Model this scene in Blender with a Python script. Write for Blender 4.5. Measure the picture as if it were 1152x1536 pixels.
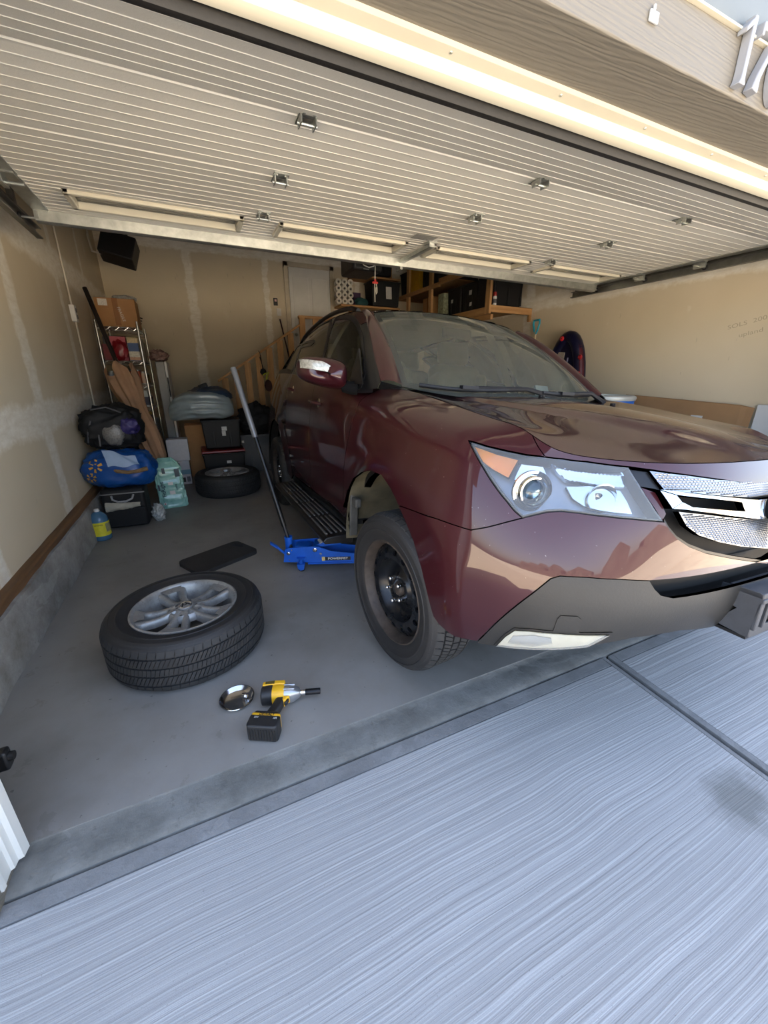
import bpy, bmesh, math, random
import numpy as np
from mathutils import Vector, Matrix, noise as mnoise
from mathutils.geometry import delaunay_2d_cdt
from mathutils.bvhtree import BVHTree

for _o in list(bpy.data.objects): bpy.data.objects.remove(_o)
scene = bpy.context.scene
COL = scene.collection
R = math.radians
random.seed(7)

# ------------------------------------------------------------ camera
YAW, PITCH, ROLL, FPX, CAMH = R(24.85), R(19.26), R(0.18), 588.0, 1.34
_f = np.array([math.sin(YAW), math.cos(YAW), 0.0]); _r = np.array([math.cos(YAW), -math.sin(YAW), 0.0]); _u = np.array([0, 0, 1.0])
CF = _f*math.cos(PITCH)-_u*math.sin(PITCH); _u2 = _u*math.cos(PITCH)+_f*math.sin(PITCH)
CR = _r*math.cos(ROLL)+_u2*math.sin(ROLL); CU = _u2*math.cos(ROLL)-_r*math.sin(ROLL)
CAM = np.array([0.0, 0.0, CAMH])
cd = bpy.data.cameras.new('camera'); cam = bpy.data.objects.new('camera', cd); COL.objects.link(cam)
cd.sensor_fit = 'HORIZONTAL'; cd.sensor_width = 36.0; cd.lens = FPX/1152*36.0; cd.clip_start = 0.02; cd.clip_end = 500
cam.matrix_world = Matrix(((CR[0], CU[0], -CF[0], CAM[0]), (CR[1], CU[1], -CF[1], CAM[1]), (CR[2], CU[2], -CF[2], CAM[2]), (0, 0, 0, 1)))
scene.camera = cam
def ray(px, py): return CF+CR*(px-576)/FPX-CU*(py-768)/FPX

# ------------------------------------------------------------ light
SUN_EL, SUN_AZ = R(63), R(12)
world = bpy.data.worlds.new('world'); scene.world = world; world.use_nodes = True
_nt = world.node_tree; _nt.nodes.clear()
_out = _nt.nodes.new('ShaderNodeOutputWorld'); _bg = _nt.nodes.new('ShaderNodeBackground'); _sky = _nt.nodes.new('ShaderNodeTexSky')
_sky.sky_type = 'NISHITA'; _sky.sun_disc = False; _sky.sun_elevation = SUN_EL; _sky.sun_rotation = SUN_AZ
_sky.air_density = 1.0; _sky.dust_density = 2.2; _sky.ozone_density = 1.0
_bg.inputs['Strength'].default_value = 0.28
_hs = _nt.nodes.new('ShaderNodeHueSaturation'); _hs.inputs['Saturation'].default_value = .86
_nt.links.new(_sky.outputs[0], _hs.inputs['Color']); _nt.links.new(_hs.outputs[0], _bg.inputs['Color']); _nt.links.new(_bg.outputs[0], _out.inputs['Surface'])
sd = bpy.data.lights.new('sun_offscreen', 'SUN'); sun = bpy.data.objects.new('sun_offscreen', sd); COL.objects.link(sun)
sd.energy = 13.0; sd.angle = R(0.6); sd.color = (1.0, 0.935, 0.85)
_sv = Vector((math.sin(SUN_AZ)*math.cos(SUN_EL), math.cos(SUN_AZ)*math.cos(SUN_EL), math.sin(SUN_EL)))
sun.rotation_euler = (-_sv).to_track_quat('-Z', 'Y').to_euler(); sun.location = (0, 20, 30)
vs = scene.view_settings
vs.view_transform = 'Standard'; vs.look = 'None'; vs.gamma = 1.0; vs.use_curve_mapping = False
vs.exposure = 1.8

# ------------------------------------------------------------ materials
MATS = {}
def srgb(r, g, b):
    f = lambda c: (c/255/12.92) if c/255 <= 0.04045 else ((c/255+0.055)/1.055)**2.4
    return (f(r), f(g), f(b))
class NT:
    """tiny node helper"""
    def __init__(s, name):
        s.m = bpy.data.materials.new(name); s.m.use_nodes = True; s.t = s.m.node_tree; s.n = s.t.nodes; s.n.clear()
        s.out = s.n.new('ShaderNodeOutputMaterial'); s.b = s.n.new('ShaderNodeBsdfPrincipled'); s.l(s.b.outputs[0], s.out.inputs[0])
        s.tc = s.n.new('ShaderNodeTexCoord')
    def l(s, a, b): s.t.links.new(a, b)
    def setin(s, sock, v):
        if hasattr(v, 'is_output'): s.l(v, sock)
        else:
            if hasattr(sock.default_value, '__len__') and not hasattr(v, '__len__'): v = (v,)*len(sock.default_value)
            if hasattr(v, '__len__') and len(sock.default_value) == 4 and len(v) == 3: v = (*v, 1)
            sock.default_value = v
    def P(s, **k):
        for a, v in k.items(): s.setin(s.b.inputs[a.replace('_', ' ')], v)
    def math(s, op, a, b=0.0, c=0.0, clamp=False):
        n = s.n.new('ShaderNodeMath'); n.operation = op; n.use_clamp = clamp
        s.setin(n.inputs[0], a); s.setin(n.inputs[1], b)
        if op in ('SMOOTHSTEP', 'MULTIPLY_ADD', 'COMPARE'): s.setin(n.inputs[2], c)
        return n.outputs[0]
    def sep(s, v):
        n = s.n.new('ShaderNodeSeparateXYZ'); s.l(v, n.inputs[0]); return n.outputs
    def mapping(s, scale=(1, 1, 1), loc=(0, 0, 0), src=None):
        n = s.n.new('ShaderNodeMapping'); s.l(src or s.tc.outputs['Object'], n.inputs[0])
        n.inputs['Scale'].default_value = scale; n.inputs['Location'].default_value = loc; return n.outputs[0]
    def noise(s, scale=5, detail=4, rough=.55, vec=None, dist=0):
        n = s.n.new('ShaderNodeTexNoise'); s.l(vec or s.tc.outputs['Object'], n.inputs['Vector'])
        n.inputs['Scale'].default_value = scale; n.inputs['Detail'].default_value = detail; n.inputs['Roughness'].default_value = rough; n.inputs['Distortion'].default_value = dist
        return n.outputs['Fac']
    def vor(s, scale=5, vec=None, feature='F1'):
        n = s.n.new('ShaderNodeTexVoronoi'); n.feature = feature; s.l(vec or s.tc.outputs['Object'], n.inputs['Vector']); n.inputs['Scale'].default_value = scale
        return n.outputs['Distance']
    def ramp(s, fac, stops):
        n = s.n.new('ShaderNodeValToRGB'); s.l(fac, n.inputs[0]); e = n.color_ramp.elements
        while len(e) < len(stops): e.new(0.5)
        for k, (p, c) in enumerate(stops): e[k].position = p; e[k].color = (*c, 1) if len(c) == 3 else c
        return n.outputs[0]
    def mix(s, fac, a, b, mode='MIX'):
        n = s.n.new('ShaderNodeMix'); n.data_type = 'RGBA'; n.blend_type = mode
        s.setin(n.inputs[0], fac); s.setin(n.inputs[6], a); s.setin(n.inputs[7], b); return n.outputs[2]
    def bump(s, h, strength=.3, dist=.01, normal=None):
        n = s.n.new('ShaderNodeBump'); s.l(h, n.inputs['Height']); n.inputs['Strength'].default_value = strength; n.inputs['Distance'].default_value = dist
        if normal: s.l(normal, n.inputs['Normal'])
        s.l(n.outputs[0], s.b.inputs['Normal']); return n.outputs[0]
def pm(name, col, rough=.5, metal=0., var=.12, scale=8, bump=0., bscale=60, coat=0., spec=.5, stretch=(1, 1, 1)):
    """plain procedural material: a colour with a little noise"""
    if name in MATS: return MATS[name]
    t = NT(name); v = t.mapping(stretch)
    n = t.noise(scale, 5, .6, v)
    lo = tuple(c*(1-var) for c in col); hi = tuple(min(1, c*(1+var)) for c in col)
    t.P(Base_Color=t.ramp(n, [(.3, lo), (.7, hi)]), Metallic=metal, Coat_Weight=coat)
    t.b.inputs['Specular IOR Level'].default_value = spec
    t.P(Roughness=t.math('MULTIPLY_ADD', n, .12, rough-.06))
    if bump: t.bump(t.noise(bscale, 4, .6, v), bump, .004)
    MATS[name] = t.m; return t.m
def glassmat(name, tint, refl=1.5, rough=0.0, haze=None):
    t = NT(name); t.n.remove(t.b)
    tr = t.n.new('ShaderNodeBsdfTransparent'); tr.inputs[0].default_value = (*tint, 1)
    gl = t.n.new('ShaderNodeBsdfGlossy'); gl.inputs['Roughness'].default_value = rough
    fr = t.n.new('ShaderNodeFresnel'); fr.inputs[0].default_value = refl
    mx = t.n.new('ShaderNodeMixShader'); t.l(fr.outputs[0], mx.inputs[0]); t.l(tr.outputs[0], mx.inputs[1]); t.l(gl.outputs[0], mx.inputs[2])
    last = mx
    if haze:
        df = t.n.new('ShaderNodeBsdfDiffuse'); df.inputs[0].default_value = (*haze[1], 1)
        m2 = t.n.new('ShaderNodeMixShader'); m2.inputs[0].default_value = haze[0]; t.l(mx.outputs[0], m2.inputs[1]); t.l(df.outputs[0], m2.inputs[2]); last = m2
    t.l(last.outputs[0], t.out.inputs[0]); MATS[name] = t.m; return t.m

# ------------------------------------------------------------ mesh helpers
class MB:
    def __init__(s): s.v = []; s.f = []; s.mi = []; s.cur = 0
    def add(s, vs, fs):
        b = len(s.v); s.v += [tuple(map(float, p)) for p in vs]; s.f += [[b+i for i in f] for f in fs]; s.mi += [s.cur]*len(fs); return s
    def box(s, c, d, rz=0., M=None, taper=None):
        x, y, z = [k/2 for k in d]
        t = taper or (1, 1)
        P = [(-x, -y, -z), (x, -y, -z), (x, y, -z), (-x, y, -z), (-x*t[0], -y*t[1], z), (x*t[0], -y*t[1], z), (x*t[0], y*t[1], z), (-x*t[0], y*t[1], z)]
        if M is None: M = Matrix.Translation(c) @ Matrix.Rotation(rz, 4, 'Z')
        else: M = Matrix.Translation(c) @ M.to_4x4()
        return s.add([M @ Vector(p) for p in P], [(3, 2, 1, 0), (4, 5, 6, 7), (0, 1, 5, 4), (1, 2, 6, 5), (2, 3, 7, 6), (3, 0, 4, 7)])
    def b2(s, a, b): return s.box([(a[i]+b[i])/2 for i in range(3)], [abs(b[i]-a[i]) for i in range(3)])
    def tube(s, pts, r, n=8, cap=True, closed=False):
        pts = [Vector(p) for p in pts]; N = len(pts); rs = r if hasattr(r, '__len__') else [r]*N
        vs = []; up = None
        for i, p in enumerate(pts):
            if closed: t = (pts[(i+1) % N]-pts[i-1])
            else: t = pts[min(i+1, N-1)]-pts[max(i-1, 0)]
            t.normalize()
            if up is None:
                up = t.orthogonal().normalized()
            up = (up-t*up.dot(t)); up = up.normalized() if up.length > 1e-6 else t.orthogonal().normalized()
            sd_ = t.cross(up)
            for k in range(n):
                a = 2*math.pi*k/n; vs.append(p+(up*math.cos(a)+sd_*math.sin(a))*rs[i])
        fs = []
        for i in range(N if closed else N-1):
            j = (i+1) % N
            for k in range(n): fs.append((i*n+k, i*n+(k+1) % n, j*n+(k+1) % n, j*n+k))
        if cap and not closed: fs += [tuple(range(n-1, -1, -1)), tuple(range((N-1)*n, N*n))]
        return s.add(vs, fs)
    def lathe(s, prof, n=32, M=None, closed=False, a0=0, a1=2*math.pi):
        """prof: (radius, height) pairs about local Z"""
        M = M or Matrix.Identity(4); K = len(prof); vs = []; full = abs(a1-a0-2*math.pi) < 1e-6; m = n if full else n+1
        for i in range(m):
            a = a0+(a1-a0)*i/n; c, q = math.cos(a), math.sin(a)
            for r_, h in prof: vs.append(M @ Vector((r_*c, r_*q, h)))
        fs = []
        for i in range(n):
            j = (i+1) % m
            for k in range(K if closed else K-1):
                l = (k+1) % K; fs.append((i*K+k, j*K+k, j*K+l, i*K+l))
        return s.add(vs, fs)
    def prism(s, poly, h0, h1, M=None, scale=1.0):
        """poly in local XY extruded along Z from h0 to h1"""
        M = M or Matrix.Identity(4); n = len(poly); cx = sum(p[0] for p in poly)/n; cy = sum(p[1] for p in poly)/n
        vs = [M @ Vector((p[0], p[1], h0)) for p in poly]+[M @ Vector((cx+(p[0]-cx)*scale, cy+(p[1]-cy)*scale, h1)) for p in poly]
        fs = [tuple(range(n-1, -1, -1)), tuple(range(n, 2*n))]+[(i, (i+1) % n, n+(i+1) % n, n+i) for i in range(n)]
        return s.add(vs, fs)
    def grid(s, fn, nu, nv, wrapu=False):
        vs = [fn(i/(nu if wrapu else nu-1), j/(nv-1)) for i in range(nu) for j in range(nv)]; fs = []
        for i in range(nu if wrapu else nu-1):
            k = (i+1) % nu
            for j in range(nv-1): fs.append((i*nv+j, k*nv+j, k*nv+j+1, i*nv+j+1))
        return s.add(vs, fs)
    def mesh(s, name):
        me = bpy.data.meshes.new(name); me.from_pydata(s.v, [], s.f); me.update()
        bm = bmesh.new(); bm.from_mesh(me); bmesh.ops.recalc_face_normals(bm, faces=bm.faces); bm.to_mesh(me); bm.free()
        for p, m in zip(me.polygons, s.mi): p.material_index = m
        return me
    def build(s, name, mat, parent=None, smooth=None, bevel=0, loc=None, rot=None, sub=0, bseg=2):
        me = s.mesh(name); o = bpy.data.objects.new(name, me); COL.objects.link(o)
        for m in (mat if isinstance(mat, (list, tuple)) else [mat]): me.materials.append(m)
        if loc: o.location = loc
        if rot: o.rotation_euler = rot
        if parent: o.parent = parent
        if sub:
            md = o.modifiers.new('s', 'SUBSURF'); md.levels = md.render_levels = sub; shade(me, None)
        if bevel:
            md = o.modifiers.new('b', 'BEVEL'); md.width = bevel; md.segments = bseg; md.limit_method = 'ANGLE'; md.angle_limit = R(35); md.harden_normals = False
            shade(me, R(35))
        elif smooth is not None: shade(me, smooth)
        return o
def shade(me, ang):
    me.polygons.foreach_set('use_smooth', [True]*len(me.polygons))
    if ang is not None:
        me.set_sharp_from_angle(angle=ang)
    me.update()
def empty(name, loc=(0, 0, 0), rz=0., label=None, cat=None, group=None, kind=None):
    o = bpy.data.objects.new(name, None); COL.objects.link(o); o.location = loc; o.rotation_euler = (0, 0, rz); o.empty_display_size = .05
    return tag(o, label, cat, group, kind)
def tag(o, label=None, cat=None, group=None, kind=None):
    if label: o['label'] = label
    if cat: o['category'] = cat
    if group: o['group'] = group
    if kind: o['kind'] = kind
    return o
def struct(o): o['kind'] = 'structure'; return o
def copy_tree(o, parent=None):
    c = o.copy(); COL.objects.link(c); c.parent = parent
    for ch in [k for k in COL.objects if k.parent == o]:
        copy_tree(ch, c)
    return c
def rot3(rx=0, ry=0, rz=0): return Matrix.Rotation(rz, 4, 'Z') @ Matrix.Rotation(ry, 4, 'Y') @ Matrix.Rotation(rx, 4, 'X')
def rrect(w, h, r, n=4):
    P = []
    for cx, cy, a in ((w/2-r, h/2-r, 0), (-w/2+r, h/2-r, 90), (-w/2+r, -h/2+r, 180), (w/2-r, -h/2+r, 270)):
        for k in range(n+1): q = R(a+90*k/n); P.append((cx+r*math.cos(q), cy+r*math.sin(q)))
    return P
def textobj(name, txt, size, mat, M, ext=.001, parent=None, align='CENTER', spacing=1.0, shear=0.0, bold=0.0, sx=1.0):
    cu = bpy.data.curves.new(name+'_c', 'FONT'); cu.body = txt; cu.size = size; cu.extrude = ext; cu.align_x = align; cu.align_y = 'CENTER'; cu.space_character = spacing; cu.shear = shear; cu.offset = bold; cu.resolution_u = 3
    to = bpy.data.objects.new(name+'_t', cu); COL.objects.link(to)
    dg = bpy.context.evaluated_depsgraph_get(); me = bpy.data.meshes.new_from_object(to.evaluated_get(dg))
    bpy.data.objects.remove(to); me.name = name
    me.transform(M @ Matrix.Diagonal((sx, 1, 1, 1)))
    me.materials.clear(); me.materials.append(mat)
    o = bpy.data.objects.new(name, me); COL.objects.link(o)
    if parent: o.parent = parent
    return o
def frame(origin, xdir, ydir):
    """matrix whose local X,Y follow xdir,ydir and Z is the normal"""
    x = Vector(xdir).normalized(); y = Vector(ydir); z = x.cross(y).normalized(); y = z.cross(x)
    M = Matrix((x, y, z)).transposed().to_4x4(); M.translation = Vector(origin); return M
def jit(p, a, sc, seed=0):
    q = Vector(p)*sc+Vector((seed*7.1, seed*3.3, seed*1.7)); return Vector(p)+mnoise.noise_vector(q)*a
# ------------------------------------------------------------ structure materials
XL, XR, YB, YF, ZC = -1.0, 4.42, 7.6, 1.30, 3.6
OPL, OPR = -.66, 3.98
def drywall(name, ax, vert, hor, extra=1.0):
    t = NT(name); o = t.sep(t.tc.outputs['Object'])
    n1 = t.noise(2.2, 5, .6); n2 = t.noise(9, 5, .65); n3 = t.noise(1.1, 3, .5, t.mapping((1, 1, 1), (5, 3, 1)))
    wob = t.math('MULTIPLY_ADD', t.math('SUBTRACT', n2, .5), .11, t.math('MULTIPLY', t.math('SUBTRACT', n1, .5), .12))
    mask = None
    def band(c, ctr, hw):
        d = t.math('ABSOLUTE', t.math('SUBTRACT', t.math('ADD', c, wob), ctr))
        return t.math('SUBTRACT', 1.0, t.math('DIVIDE', t.math('SUBTRACT', d, hw*.62), hw*.34), clamp=True)
    for kind, ctr, hw in [('v', c, w) for c, w in vert]+[('h', c, w) for c, w in hor]:
        b = band(o[ax] if kind == 'v' else o[2], ctr, hw)
        mask = b if mask is None else t.math('MAXIMUM', mask, b)
    # filled screw dimples and trowel dabs: tall soft-edged patches
    mp = t.mapping((2.6, 2.6, 1.25)); vd = t.vor(1.0, mp)
    dab = t.math('MULTIPLY', t.math('SUBTRACT', 1.0, t.math('DIVIDE', t.math('ADD', vd, t.math('MULTIPLY', t.math('SUBTRACT', n2, .5), .25)), .13), clamp=True), .55*extra)
    mask = t.math('MAXIMUM', mask, dab)
    streak = t.noise(3.0, 6, .7, t.mapping((3, 3, 9)))
    mask = t.math('MULTIPLY', mask, t.math('MULTIPLY_ADD', streak, .7, .58), clamp=True)
    base = t.ramp(n3, [(.25, srgb(204, 191, 164)), (.75, srgb(217, 204, 178))])
    mud = t.ramp(streak, [(.3, srgb(222, 214, 196)), (.7, srgb(240, 235, 222))])
    col = t.mix(mask, base, mud)
    scuff = t.math('GREATER_THAN', t.noise(26, 2, .5, t.mapping((1, 1, .22))), .74)
    col = t.mix(t.math('MULTIPLY', scuff, .18), col, srgb(90, 78, 62))
    t.P(Base_Color=col, Roughness=.85)
    t.bump(t.math('MULTIPLY_ADD', mask, .6, t.math('MULTIPLY', n2, .3)), .25, .004)
    return t.m
M_WL = drywall('drywall_left', 1, [(3.62, .11), (2.4, .07), (4.95, .07), (6.2, .06)], [(1.05, .13), (2.30, .15)])
M_WR = drywall('drywall_right', 1, [(4.72, .09)], [(2.28, .12)], 2.2)
M_WB = drywall('drywall_back', 0, [(.17, .085), (1.33, .06), (2.95, .07)], [(3.2, .09)], .5)
def concrete_floor():
    t = NT('garage_concrete'); n1 = t.noise(1.1, 6, .62); n2 = t.noise(7, 6, .65); n3 = t.noise(90, 3, .6); n4 = t.noise(.55, 3, .5, None, .6)
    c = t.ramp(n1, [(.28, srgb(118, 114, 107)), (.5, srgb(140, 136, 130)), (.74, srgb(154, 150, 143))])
    c = t.mix(t.math('MULTIPLY', t.math('GREATER_THAN', n2, .63), .22), c, srgb(96, 90, 80))
    st = t.math('MULTIPLY', t.math('SUBTRACT', t.noise(2.1, 4, .55, t.mapping((1, 1, 1), (3.3, 1.2, 0))), .56, clamp=True), 4.0, clamp=True)
    c = t.mix(t.math('MULTIPLY', st, .38), c, srgb(84, 80, 75))
    c = t.mix(t.math('MULTIPLY', t.math('GREATER_THAN', t.noise(38, 2, .5), .735), .5), c, srgb(60, 57, 52))
    t.P(Base_Color=c, Roughness=t.math('MULTIPLY_ADD', n1, .25, .42)); t.bump(n3, .12, .003); return t.m
def broom(name):
    t = NT(name); o = t.tc.outputs['Object']
    w = t.noise(1.3, 2, .5); mp = t.n.new('ShaderNodeVectorMath'); mp.operation = 'MULTIPLY_ADD'
    cx = t.n.new('ShaderNodeCombineXYZ'); t.setin(cx.inputs[1], t.math('MULTIPLY', w, .05)); t.l(o, mp.inputs[0]); mp.inputs[1].default_value = (1, 1, 1); t.l(cx.outputs[0], mp.inputs[2])
    lines = t.noise(1.0, 2, .5, t.mapping((.7, 190, 1), src=mp.outputs[0]))
    fine = t.noise(1.0, 2, .6, t.mapping((2.0, 420, 1), src=mp.outputs[0]))
    big = t.noise(1.2, 5, .6); spk = t.noise(170, 2, .5); grit = t.noise(420, 2, .6)
    h = t.math('ADD', t.math('MULTIPLY_ADD', fine, .45, lines), t.math('MULTIPLY', grit, .18))
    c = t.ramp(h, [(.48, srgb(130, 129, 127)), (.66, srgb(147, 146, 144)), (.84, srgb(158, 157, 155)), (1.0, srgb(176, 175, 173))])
    c = t.mix(t.math('MULTIPLY', t.math('SUBTRACT', big, .42, clamp=True), .9), c, srgb(132, 131, 129))
    c = t.mix(t.math('MULTIPLY', t.math('GREATER_THAN', spk, .715), .5), c, srgb(116, 115, 112))
    # oil/moss stain: a worn patch beside the joint
    s = t.sep(o); d = t.math('SQRT', t.math('ADD', t.math('POWER', t.math('SUBTRACT', s[0], 1.53), 2), t.math('POWER', t.math('MULTIPLY', t.math('SUBTRACT', s[1], .345), 1.5), 2)))
    stn = t.math('MULTIPLY', t.math('SUBTRACT', .17, t.math('ADD', d, t.math('MULTIPLY', t.math('SUBTRACT', t.noise(16, 4, .6), .5), .16)), clamp=True), 9.0, clamp=True)
    c = t.mix(t.math('MULTIPLY', stn, .55), c, srgb(78, 78, 70))
    t.P(Base_Color=c, Roughness=.9); t.bump(h, .5, .004); return t.m
def roughcrete(name, c0, c1, c2):
    t = NT(name); n1 = t.noise(5, 6, .7); n2 = t.noise(26, 5, .7); n3 = t.noise(2.2, 4, .6, t.mapping((1, 1, 2.5)), .8)
    c = t.ramp(n1, [(.3, c0), (.52, c1), (.72, c2)]); c = t.mix(t.math('MULTIPLY', t.math('GREATER_THAN', n2, .62), .4), c, c0)
    c = t.mix(t.math('MULTIPLY', t.math('GREATER_THAN', n3, .6), .22), c, tuple(min(1, k*1.3) for k in c2))
    t.P(Base_Color=c, Roughness=.92); t.bump(t.math('MULTIPLY_ADD', n2, .5, n1), .6, .012); return t.m
def woodmat(name, c0, c1, ax=0, scale=1.0, knots=True, rough=.65):
    t = NT(name); sc = [14*scale]*3; sc[ax] = 1.1*scale
    n = t.noise(1.0, 5, .6, t.mapping(tuple(sc)), 1.2); c = t.ramp(n, [(.3, c0), (.7, c1)])
    if knots:
        ks = [5.5]*3; ks[ax] = 2.4; v = t.vor(1.0, t.mapping(tuple(ks)))
        c = t.mix(t.math('MULTIPLY', t.math('SUBTRACT', 1, t.math('DIVIDE', v, .13), clamp=True), .8), c, tuple(k*.3 for k in c0))
    t.P(Base_Color=c, Roughness=rough); t.bump(n, .15, .003); MATS[name] = t.m; return t.m
M_FLOOR = concrete_floor(); M_DRIVE = broom('broom_concrete')
M_LIP = roughcrete('lip_concrete', srgb(92, 91, 86), srgb(114, 113, 108), srgb(130, 129, 124))
M_BAND = roughcrete('trowelled_concrete', srgb(112, 111, 109), srgb(126, 125, 123), srgb(138, 137, 135))
M_CURB = roughcrete('curb_concrete', srgb(128, 124, 115), srgb(158, 154, 146), srgb(180, 177, 170))
W_PINE = [woodmat('pine_%s' % 'xyz'[a], srgb(158, 114, 68), srgb(200, 156, 104), a) for a in range(3)]
W_SILL = woodmat('sill_wood', srgb(92, 64, 40), srgb(132, 98, 64), 1)
def doorsteel():
    t = NT('door_steel'); n = t.noise(150, 3, .6); n2 = t.noise(1.5, 4, .55)
    t.P(Base_Color=t.ramp(n2, [(.3, srgb(214, 209, 196)), (.7, srgb(222, 217, 204))]), Roughness=.42); t.bump(n, .3, .0025); return t.m
M_DOOR = doorsteel()
M_GALV = pm('galvanised_steel', srgb(176, 178, 172), .34, .85, .18, 22)
M_GALVD = pm('dull_track_steel', srgb(120, 120, 114), .45, .8, .2, 14)
M_VINYL = pm('cream_vinyl', srgb(204, 197, 176), .38, 0, .04, 3)
M_WVINYL = pm('white_vinyl', srgb(216, 216, 210), .38, 0, .04, 3)
M_RUB = pm('black_rubber', srgb(26, 24, 22), .6, 0, .3, 30, .2, 90)
M_HEAD = None
def woodgrain_paint(name, col):
    t = NT(name); v = t.mapping((3.0, 30, 34)); n = t.noise(1.0, 3, .55, v, 1.2); o = t.noise(3, 3)
    wv = t.n.new('ShaderNodeTexWave'); wv.wave_type = 'BANDS'; wv.bands_direction = 'DIAGONAL'; t.l(t.mapping((1.6, 16, 22)), wv.inputs[0]); wv.inputs['Scale'].default_value = 2.2; wv.inputs['Distortion'].default_value = 9; wv.inputs['Detail'].default_value = 3; wv.inputs['Detail Scale'].default_value = 1.1
    h = t.math('MULTIPLY_ADD', wv.outputs['Fac'], .8, t.math('MULTIPLY', n, .5))
    t.P(Base_Color=t.ramp(o, [(.3, tuple(c*.94 for c in col)), (.7, col)]), Roughness=.55); t.bump(h, .30, .004); return t.m
M_TAUPE = woodgrain_paint('taupe_trim', srgb(116, 110, 99))
M_SIDING = pm('pale_siding', srgb(108, 108, 105), .5, 0, .05, 4)
M_FLASH = pm('grey_flashing', srgb(104, 110, 113), .35, 0, .05, 4)
M_WHITE = pm('white_paint', srgb(216, 214, 208), .45, 0, .05, 5)
M_CEIL = pm('ceiling_board', srgb(198, 184, 160), .85, 0, .08, 3)
M_DARKP = pm('dark_plastic', srgb(28, 28, 29), .45, 0, .2, 20)

# ------------------------------------------------------------ ground outside
def zdrive(y): return -.018-.045*(1.025-y)
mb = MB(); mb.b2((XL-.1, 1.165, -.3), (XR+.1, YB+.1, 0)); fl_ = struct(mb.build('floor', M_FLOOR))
mb = MB(); xs = [XL-.1+(XR-XL+.2)*k/60 for k in range(61)]
def lipfn(u, v):
    x = XL-.1+(XR-XL+.2)*u
    prof = [(1.165, .0), (1.16, -.004), (1.10, -.007), (1.045, -.012), (1.032, -.018), (1.028, -.035), (1.028, -.3)]
    k = v*6; i = min(5, int(k)); a = k-i; y = prof[i][0]*(1-a)+prof[i+1][0]*a; z = prof[i][1]*(1-a)+prof[i+1][1]*a
    w = mnoise.noise(Vector((x*7, y*20, 1)))*.004 if 0 < v < .95 else 0
    return (x, y+w, z+w*.4)
mb.grid(lipfn, 200, 13); struct(tag(mb.build('trim_1', M_LIP, smooth=R(40))))
drv = struct(empty('driveway'))
JX = 1.735
def slab(x0, x1, y0, y1, mat, name, dz=0.0, e=.02):
    m = MB(); nx, ny = 8, 4
    P = lambda x, y, d: (x, y, zdrive(y)+d+dz)
    m.add([P(x0, y0, -.014), P(x1, y0, -.014), P(x1, y1, -.014), P(x0, y1, -.014), P(x0+e, y0+e, 0), P(x1-e, y0+e, 0), P(x1-e, y1-e, 0), P(x0+e, y1-e, 0), P(x0, y0, -.12), P(x1, y0, -.12), P(x1, y1, -.12), P(x0, y1, -.12)],
          [(4, 5, 6, 7), (0, 1, 5, 4), (1, 2, 6, 5), (2, 3, 7, 6), (3, 0, 4, 7), (8, 9, 1, 0), (9, 10, 2, 1), (10, 11, 3, 2), (11, 8, 0, 3)])
    return m.build(name, mat, drv, smooth=R(20))
# trowelled border strip along the garage slab, broomed fields, tooled joint between them
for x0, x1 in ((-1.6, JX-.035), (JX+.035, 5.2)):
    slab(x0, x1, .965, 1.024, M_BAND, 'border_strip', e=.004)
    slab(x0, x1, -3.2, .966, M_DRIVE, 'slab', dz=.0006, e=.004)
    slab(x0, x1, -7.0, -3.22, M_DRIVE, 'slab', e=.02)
m = MB()
for a, b, s0, s1 in ((JX-.036, JX-.012, 0, -.004), (JX-.012, JX+.012, -.022, -.022), (JX+.012, JX+.036, -.004, 0)):
    m.add([(a, -7, zdrive(-7)+s0), (b, -7, zdrive(-7)+s1), (b, 1.02, zdrive(1.02)+s1), (a, 1.02, zdrive(1.02)+s0)], [(0, 1, 2, 3)])
for x, s0, s1 in ((JX-.012, -.004, -.022), (JX+.012, -.022, -.004)):
    m.add([(x, -7, zdrive(-7)+s0), (x, 1.02, zdrive(1.02)+s0), (x, 1.02, zdrive(1.02)+s1), (x, -7, zdrive(-7)+s1)], [(0, 1, 2, 3)])
m.build('joint', M_BAND, drv)
M_STREET_BOUNCE = pm('street_bounce', srgb(206, 190, 164), .9, 0, .1, .6)  # out-of-view street, colour paled to bounce sunlight into the garage
struct(MB().b2((-90, -7.0, -.6), (90, -60, -.42)).build('street', M_STREET_BOUNCE))
struct(MB().b2((-90, -7.0, -.8), (-1.6, 12, -.44)).build('yard', pm('yard_bounce', srgb(196, 180, 154), .9, 0, .15, 2)))  # unseen yard either side, colour also raised for bounce light
struct(MB().b2((5.2, -7.0, -.8), (90, 12, -.44)).build('yard', MATS['yard_bounce']))
# houses and trees over the road: one dark broken skyline seen only as a reflection
mb = MB(); rnd = random.Random(3); x = -60
prof = [(-60, 3)]
while x < 60:
    w = rnd.uniform(7, 12); h = rnd.uniform(4.6, 6.2); prof += [(x, 2.2), (x+.1, h*.62), (x+w/2, h), (x+w, h*.62), (x+w+.1, 2.2)]; x += w+rnd.uniform(1.5, 5)
n = len(prof)
mb.add([(p[0], -34, p[1]) for p in prof]+[(p[0], -34, -.5) for p in prof]+[(p[0], -40, p[1]) for p in prof], [(i, i+1, n+i+1, n+i) for i in range(n-1)]+[(i, i+1, 2*n+i+1, 2*n+i) for i in range(n-1)])
struct(mb.build('skyline', pm('far_houses', srgb(104, 94, 84), .8, 0, .35, .35)))

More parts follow.
